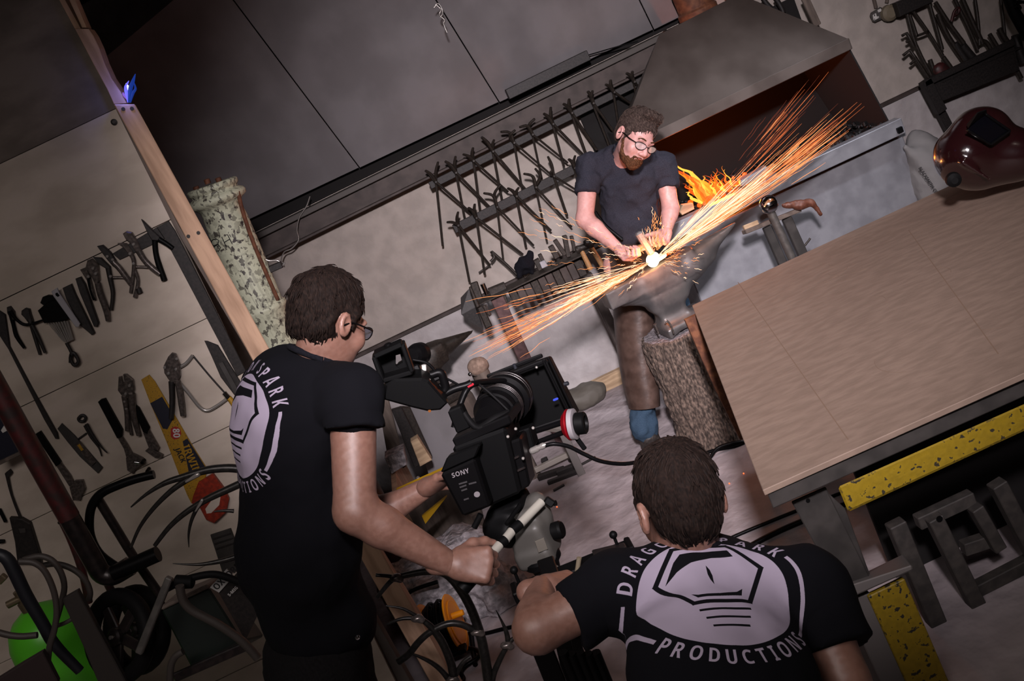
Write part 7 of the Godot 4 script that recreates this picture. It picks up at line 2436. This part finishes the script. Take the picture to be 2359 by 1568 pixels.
	lathe(st, fc + ff * 0.010, ff, [0.029, 0, 0.031, 0.004, 0.031, 0.026, 0.028, 0.029, 0.020, 0.029, 0.018, 0.022], 30)
	obj("hand_wheel", st, B, fw)
	st = mb()
	beam(st, W(1326, 1005, 2.56), W(1348, 1035, 2.56), 0.014, 0.006, cam_basis.z)
	obj("focus_lever", st, B, fw)
	# connector and cable out of the side
	st = mb()
	lathe(st, W(1222, 1040, 2.44), (W(1248, 1028, 2.43) - W(1222, 1040, 2.44)), [0.007, 0, 0.009, 0.004, 0.009, 0.022, 0.007, 0.024, 0.007, 0.032, 0.0085, 0.033, 0.0085, 0.040, 0.005, 0.048], 16)
	obj("connector", st, M.steel, cam)
	st = mb()
	tube(st, spline(P3([1248, 1029, 2.43, 1275, 1022, 2.42, 1310, 1028, 2.42, 1345, 1045, 2.42, 1385, 1062, 2.42, 1440, 1068, 2.44, 1500, 1058, 2.47, 1560, 1060, 2.5, 1600, 1120, 2.5]), 6), 0.0055, 8)
	tag(obj("camera_cable", st, M.gloss_black), "black cable from the camera's side drooping behind the crouching man's head", "cable")
	st = mb()
	tube(st, spline([WY(1600, 1085, 0.01), WY(1632, 1058, 0.01), WY(1652, 1033, 0.03), WY(1680, 1022, 0.03), WY(1714, 1018, 0.01), WY(1690, 1028, 0.008), WY(1650, 1036, 0.008), WY(1615, 1046, 0.008)], 6), 0.009, 8)
	tag(obj("cable", st, M.gloss_black), "black cable looped on the floor at the foot of the bark covered stump", "cable")
	st = mb()
	tube(st, spline(P3([1040, 905, 2.42, 1085, 880, 2.43, 1110, 890, 2.44, 1150, 925, 2.42, 1185, 960, 2.40]), 6), 0.0035, 8)
	obj("thin_lead", st, M.rubber, cam)

	# viewfinder and monitor hood on a cranked arm
	view(840, 770, 6.818)
	var vf := thing("viewfinder", "black hooded viewfinder on the left of the cinema camera", "viewfinder", W(800, 1150, 2.42))
	var frame_pts := [[150, 320, 590, 125], [590, 125, 745, 560], [745, 560, 285, 695], [285, 695, 150, 320]]
	for q in frame_pts:
		st = mb()
		var a := W(q[0], q[1], 2.36); var b := W(q[2], q[3], 2.36)
		beam(st, a, b, 0.012, 0.05, Vector3(0, 0, 1), 0.003)
		obj("hood_side", st, B, vf)
	st = mb()
	prism(st, P([170, 330, 580, 150, 600, 300, 490, 330, 490, 490, 560, 540, 300, 670], 2.41), Vector3(0, 0, -0.02), 0.001)
	obj("eyepiece_plate", st, B, vf)
	st = mb()
	prism(st, P([580, 150, 730, 550, 550, 610, 500, 500, 595, 440, 560, 320], 2.412), Vector3(0, 0, -0.02), 0.001)
	obj("eyepiece_plate", st, B, vf)
	st = mb()
	lathe(st, W(800, 320, 2.45), (cam_basis.x * 0.35 + cam_basis.y * 0.1 - cam_basis.z * 0.9), [0.018, -0.02, 0.024, -0.01, 0.027, 0.0, 0.029, 0.01, 0.029, 0.03, 0.025, 0.035], 28)
	obj("eye_cup", st, K, vf)
	st = mb()
	lathe(st, W(370, 185, 2.37), Vector3.UP, [0.010, -0.004, 0.010, 0.006, 0.006, 0.008], 14)
	obj("latch", st, K, vf)
	st = mb()
	prism(st, P([290, 990, 325, 795, 470, 705, 900, 690, 1010, 730, 1310, 1080, 1190, 1195, 980, 1212, 720, 1150, 310, 1035], 2.33), Vector3(0, 0, -0.09), 0.006)
	obj("monitor_hood", st, B, vf)
	st = mb()
	ball(st, W(1020, 1200, 2.335), 0.004, 10)
	obj("amber_lamp", st, glow(Color(1.0, 0.55, 0.1), 0.35), vf)
	for q in [[[760, 400, 960, 440, 1080, 540, 1120, 620], 0.004, "lead"], [[930, 480, 935, 560, 925, 680], 0.006, "pale_tube"], [[1040, 640, 1180, 600, 1230, 680, 1270, 850, 1200, 930], 0.011, "arm"], [[1260, 680, 1380, 740, 1475, 790], 0.003, "lead"], [[1210, 960, 1400, 860, 1600, 800, 1680, 760], 0.010, "arm"]]:
		st = mb()
		rod(st, q[0], 2.42, q[1], 10)
		obj(q[2], st, M.white_plastic if q[2] == "pale_tube" else K, vf)
	for q in [[1100, 670, 0.028, 0.024], [1200, 640, 0.014, 0.03], [830, 560, 0.02, 0.03], [1170, 830, 0.02, 0.02]]:
		st = mb()
		box(st, Transform3D(cam_basis * Basis(Vector3(0, 0, 1), 0.4), W(q[0], q[1], 2.43)), Vector3(q[2], q[3], 0.03), 0.004)
		obj("joint", st, K, vf)
	st = mb()
	ball(st, W(1022, 712, 2.36), 0.003, 8)
	obj("screw", st, M.steel, vf)

	# fluid head, pan handle and tripod
	view(1100, 1100, 5.226)
	var tp := thing("tripod", "camera tripod with grey fluid head and banded pan handle", "tripod", Vector3(W(700, 1100, 2.35).x, 0, -2.35))
	var hc := W(680, 720, 2.40)
	var wb := Basis(right, Vector3.UP, -axis).orthonormalized()
	soft("fluid_head", net([rbox(hc, Vector3(.050, .060, .055), wb, .018, .02), rbox(W(720, 880, 2.39), Vector3(.048, .022, .05), wb, .01, .02), rbox(W(620, 500, 2.42), Vector3(.045, .05, .05), wb, .016, .02), cap(W(720, 300, 2.42), W(760, 480, 2.41), .026, .03, .02)], 0.006), M.head_grey, tp)
	soft("tilt_drum", net([cap(W(250, 600, 2.42), W(380, 640, 2.40), .042, .045, .02), rbox(W(430, 420, 2.44), Vector3(.05, .045, .05), wb, .012, .02)], 0.007), B, tp)
	st = mb()
	prism(st, P([690, 770, 800, 725, 850, 860, 735, 905], 2.325), Vector3(0, 0, -0.004), 0.001)
	obj("label_plate", st, M.dusty, tp)
	st = mb()
	lathe(st, W(900, 650, 2.38), right, [0.016, 0, 0.023, 0.004, 0.024, 0.024, 0.020, 0.030], 24)
	obj("drag_knob", st, B, tp)
	st = mb()
	box(st, Transform3D(cam_basis * Basis(Vector3(0, 0, 1), -0.6), W(865, 290, 2.38)), Vector3(0.026, 0.020, 0.02), 0.003)
	lathe(st, W(915, 310, 2.38), right, [0.007, 0, 0.007, 0.008], 12)
	obj("clamp_knob", st, B, tp)
	st = mb()
	tube(st, [W(1130 - 1100 + 480, 330, 2.36), W(350, 560, 2.3)], 0.006, 8)
	obj("lock_lever", st, B, tp)
	st = mb()
	rod(st, [40, 440, -40, 600], 2.28, 0.008)
	obj("lock_lever", st, B, tp)
	var hp := [[770, 290, 2.36], [515, 555, 2.31], [415, 640, 2.295], [335, 745, 2.275], [270, 800, 2.265], [190, 900, 2.25], [-20, 1150, 2.225], [-190, 1350, 2.205]]
	for i in 7:
		st = mb()
		var r := 0.0118 if i % 2 == 0 else 0.0128
		if i == 6: r = 0.018
		tube(st, [W(hp[i][0], hp[i][1], hp[i][2]), W(hp[i + 1][0], hp[i + 1][1], hp[i + 1][2])], r, 16)
		obj(["pale_band", "black_band"][i % 2] if i < 5 else ["handle_shaft", "rubber_grip"][i - 5], st, M.pale_band if i % 2 == 0 and i < 5 else B, tp)
	var b0 := W(770, 960, 2.38)
	st = mb()
	lathe(st, b0 + Vector3(0, 0.012, 0), Vector3.DOWN, [0.046, 0, 0.052, 0.006, 0.052, 0.022, 0.040, 0.034, 0.034, 0.060, 0.030, 0.066, 0.030, 0.10], 30)
	obj("bowl", st, B, tp)
	st = mb()
	lathe(st, W(930, 1110, 2.33), cam_basis.z, [0.014, 0, 0.014, 0.01], 16)
	obj("level_bubble", st, M.dusty, tp)
	var leg_top := b0 + Vector3(0, -0.11, 0)
	for q in [[-0.24, 0.30], [0.40, -0.12], [-0.12, -0.46]]:
		st = mb()
		var dir := Vector3(q[0], 0, q[1])
		var foot := Vector3(leg_top.x, 0, leg_top.z) + dir
		beam(st, leg_top + dir * 0.08, foot.lerp(leg_top, 0.45), 0.042, 0.03, cam_basis.z)
		var lg := obj("leg", st, B, tp)
		st = mb()
		tube(st, [foot.lerp(leg_top, 0.5), foot + Vector3(0, 0.02, 0)], 0.013, 10)
		obj("lower_tube", st, M.trolley, lg)
		st = mb()
		ball(st, foot + Vector3(0, 0.018, 0), 0.018, 10)
		obj("rubber_foot", st, M.rubber, lg)

	# slider with its two ball levers, on a ribbed stand
	var sd := thing("camera_slider", "black camera slider with two ball ended levers behind the crouching man", "slider", W(1000, 1400, 2.12))
	st = mb()
	beam(st, W(440, 1400, 2.14), W(1830, 850, 2.14), 0.05, 0.026)
	obj("rail", st, B, sd)
	st = mb()
	beam(st, W(1390, 915, 2.12), W(1785, 820, 2.12), 0.03, 0.008)
	obj("rail_cover", st, M.trolley, sd)
	for q in [[438, 1112, 520, 1310], [1634, 686, 1705, 865]]:
		var lv: MeshInstance3D
		st = mb()
		tube(st, [W(q[0], q[1], 2.13), W(q[2], q[3], 2.13)], 0.0042, 8)
		lv = obj("lever", st, B, sd)
		st = mb()
		ball(st, W(q[0], q[1], 2.13), 0.0098, 18)
		obj("ball_knob", st, B, lv)
	for q in [[430, 1400, 500, 1370, 0.03], [1800, 850, 1870, 830, 0.03]]:
		st = mb()
		beam(st, W(q[0], q[1], 2.14), W(q[2], q[3], 2.14), 0.06, q[4])
		obj("end_block", st, K, sd)
	st = mb()
	rod(st, [1225, 960, 1210, 1060, 1185, 1230], 2.11, 0.006)
	obj("pale_strut", st, M.beige, sd)
	st = mb()
	beam(st, W(760, 1150, 2.16), W(960, 1080, 2.16), 0.10, 0.02)
	obj("carriage", st, K, sd)
	view(1150, 950, 2.5375)
	for i in 5:
		st = mb()
		var p0 := W(370 + i * 48, 1400 + 8 * (i % 2), 2.12); var p1 := W(400 + i * 48, 1600, 2.12)
		var e := p1 + (p1 - p0).normalized() * 0.1
		tube(st, [p0, Vector3(e.x, 0.0, e.z)], 0.013, 10)
		obj("stand_tube", st, K, sd)
	st = mb()
	beam(st, W(240, 1350, 2.14), Vector3(W(160, 1600, 2.14).x, 0.0, -2.14), 0.05, 0.03, Vector3(0, 0, 1))
	obj("stand_leg", st, K, sd)
	view()

func build_sparks() -> void:
	view()
	var s0 := W(1505, 600, 4.66)
	var root := thing("spark_spray", "spray of orange sparks flying both ways from the struck steel", "sparks", s0)
	var mats := {"white": glow(Color(1.0, 0.80, 0.64), 2.1), "orange": glow(Color(1.0, 0.62, 0.36), 1.35), "deep": glow(Color(1.0, 0.50, 0.24), 0.95), "dim": glow(Color(0.85, 0.36, 0.16), 0.4)}
	var sts := {}
	for k in mats: sts[k] = mb()
	var r := RandomNumberGenerator.new()
	r.seed = 41
	# each spark is a glowing thread along its own flight: start and end as distance along the jet, with a kink or two
	var fly := func(dir: Vector2, a: float, b: float, d0: float, d1: float, key: String, w: float, wob: float, drop: float) -> void:
		var side := Vector2(-dir.y, dir.x)
		var pts := []
		var n := 6
		var ph := r.randf() * TAU
		for i in n + 1:
			var t := lerpf(a, b, float(i) / n)
			var p := Vector2(1505, 600) + dir * t + side * sin(ph + i * 1.7) * wob + Vector2(0.43, 0.9) * drop * t * t / 100000.0
			pts.append(W(p.x, p.y, lerpf(d0, d1, clampf(t / 500.0, 0, 1.2))))
		tube(sts[key], pts, [w * 0.5, w, w * 0.9, w * 0.3], 4, false)
	var turn := func(deg: float) -> Vector2: return Vector2(cos(deg_to_rad(deg)), -sin(deg_to_rad(deg)))
	# right hand jet, up to the hood; brightest near the anvil, fanning out
	for i in 330:
		var g := r.randfn(0.0, 1.0)
		var ang := 33.0 + g * 2.3 + (r.randf_range(2, 12) if r.randf() < 0.16 else 0.0)
		var a := r.randf_range(8, 380) * (0.35 if r.randf() < 0.4 else 1.0)
		var b := minf(a + r.randf_range(50, 230), 620 - absf(g) * 45)
		if b < a + 20: continue
		var key := "white" if a < 230 and r.randf() < 0.6 else ("orange" if r.randf() < 0.62 else "deep")
		fly.call(turn.call(ang), a, b, 4.66, 4.55 + r.randf() * 0.3, key, r.randf_range(0.0008, 0.0016), r.randf_range(0.1, 1.4), -r.randf_range(7, 15))
	for i in 50:
		var a := r.randf_range(150, 420)
		fly.call(turn.call(r.randf_range(30, 47)), a, a + r.randf_range(60, 190), 4.66, 4.6, "dim" if r.randf() < 0.5 else "deep", r.randf_range(0.0006, 0.001), 0.6, -9.0)
	for i in 16:
		var a := r.randf_range(300, 400)
		fly.call(turn.call(r.randf_range(43, 52)), a, a + r.randf_range(60, 130), 4.66, 4.6, "dim", 0.0008, 0.8, -6.0)
	# left hand jet, running down over the vice
	for i in 250:
		var g := r.randfn(0.0, 1.0)
		var ang := 180.0 + 28.5 + g * 2.4
		if r.randf() < 0.2: ang -= r.randf_range(2, 14)
		var a := r.randf_range(8, 330) * (0.4 if r.randf() < 0.45 else 1.0)
		var b := minf(a + r.randf_range(35, 190), 515 - absf(g) * 40)
		if b < a + 15: continue
		var key := "white" if a < 200 and r.randf() < 0.55 else ("orange" if r.randf() < 0.6 else "deep")
		fly.call(turn.call(ang), a, b, 4.66, 4.6 + r.randf() * 0.3, key, r.randf_range(0.0008, 0.0016), r.randf_range(0.3, 2.2), -r.randf_range(0, 8))
	# short spatter all round the blow
	for i in 130:
		var a := r.randf_range(25, 105)
		var ang := r.randf_range(-30, 110) if r.randf() < 0.6 else r.randf_range(140, 230)
		fly.call(turn.call(ang), a, a + r.randf_range(4, 22), 4.62, 4.4, "white" if r.randf() < 0.5 else "orange", r.randf_range(0.0008, 0.0018), r.randf_range(0.3, 2.0), 0.0)
	for i in 46:
		var a := r.randf_range(22, 95)
		fly.call(turn.call(r.randfn(83, 9)), a, a + r.randf_range(4, 24), 4.60, 4.5, "orange", r.randf_range(0.001, 0.002), 1.2, 0.0)
	for i in 40:
		var a := r.randf_range(60, 280)
		fly.call(turn.call(r.randf_range(150, 200)), a, a + r.randf_range(10, 45), 4.60, 4.4, "white" if r.randf() < 0.4 else "orange", r.randf_range(0.0007, 0.0013), 1.5, 0.0)
	for k in mats: obj({"white": "pale_spark", "orange": "orange_spark", "deep": "deep_spark", "dim": "faint_spark"}[k], sts[k], mats[k], root, "stuff")
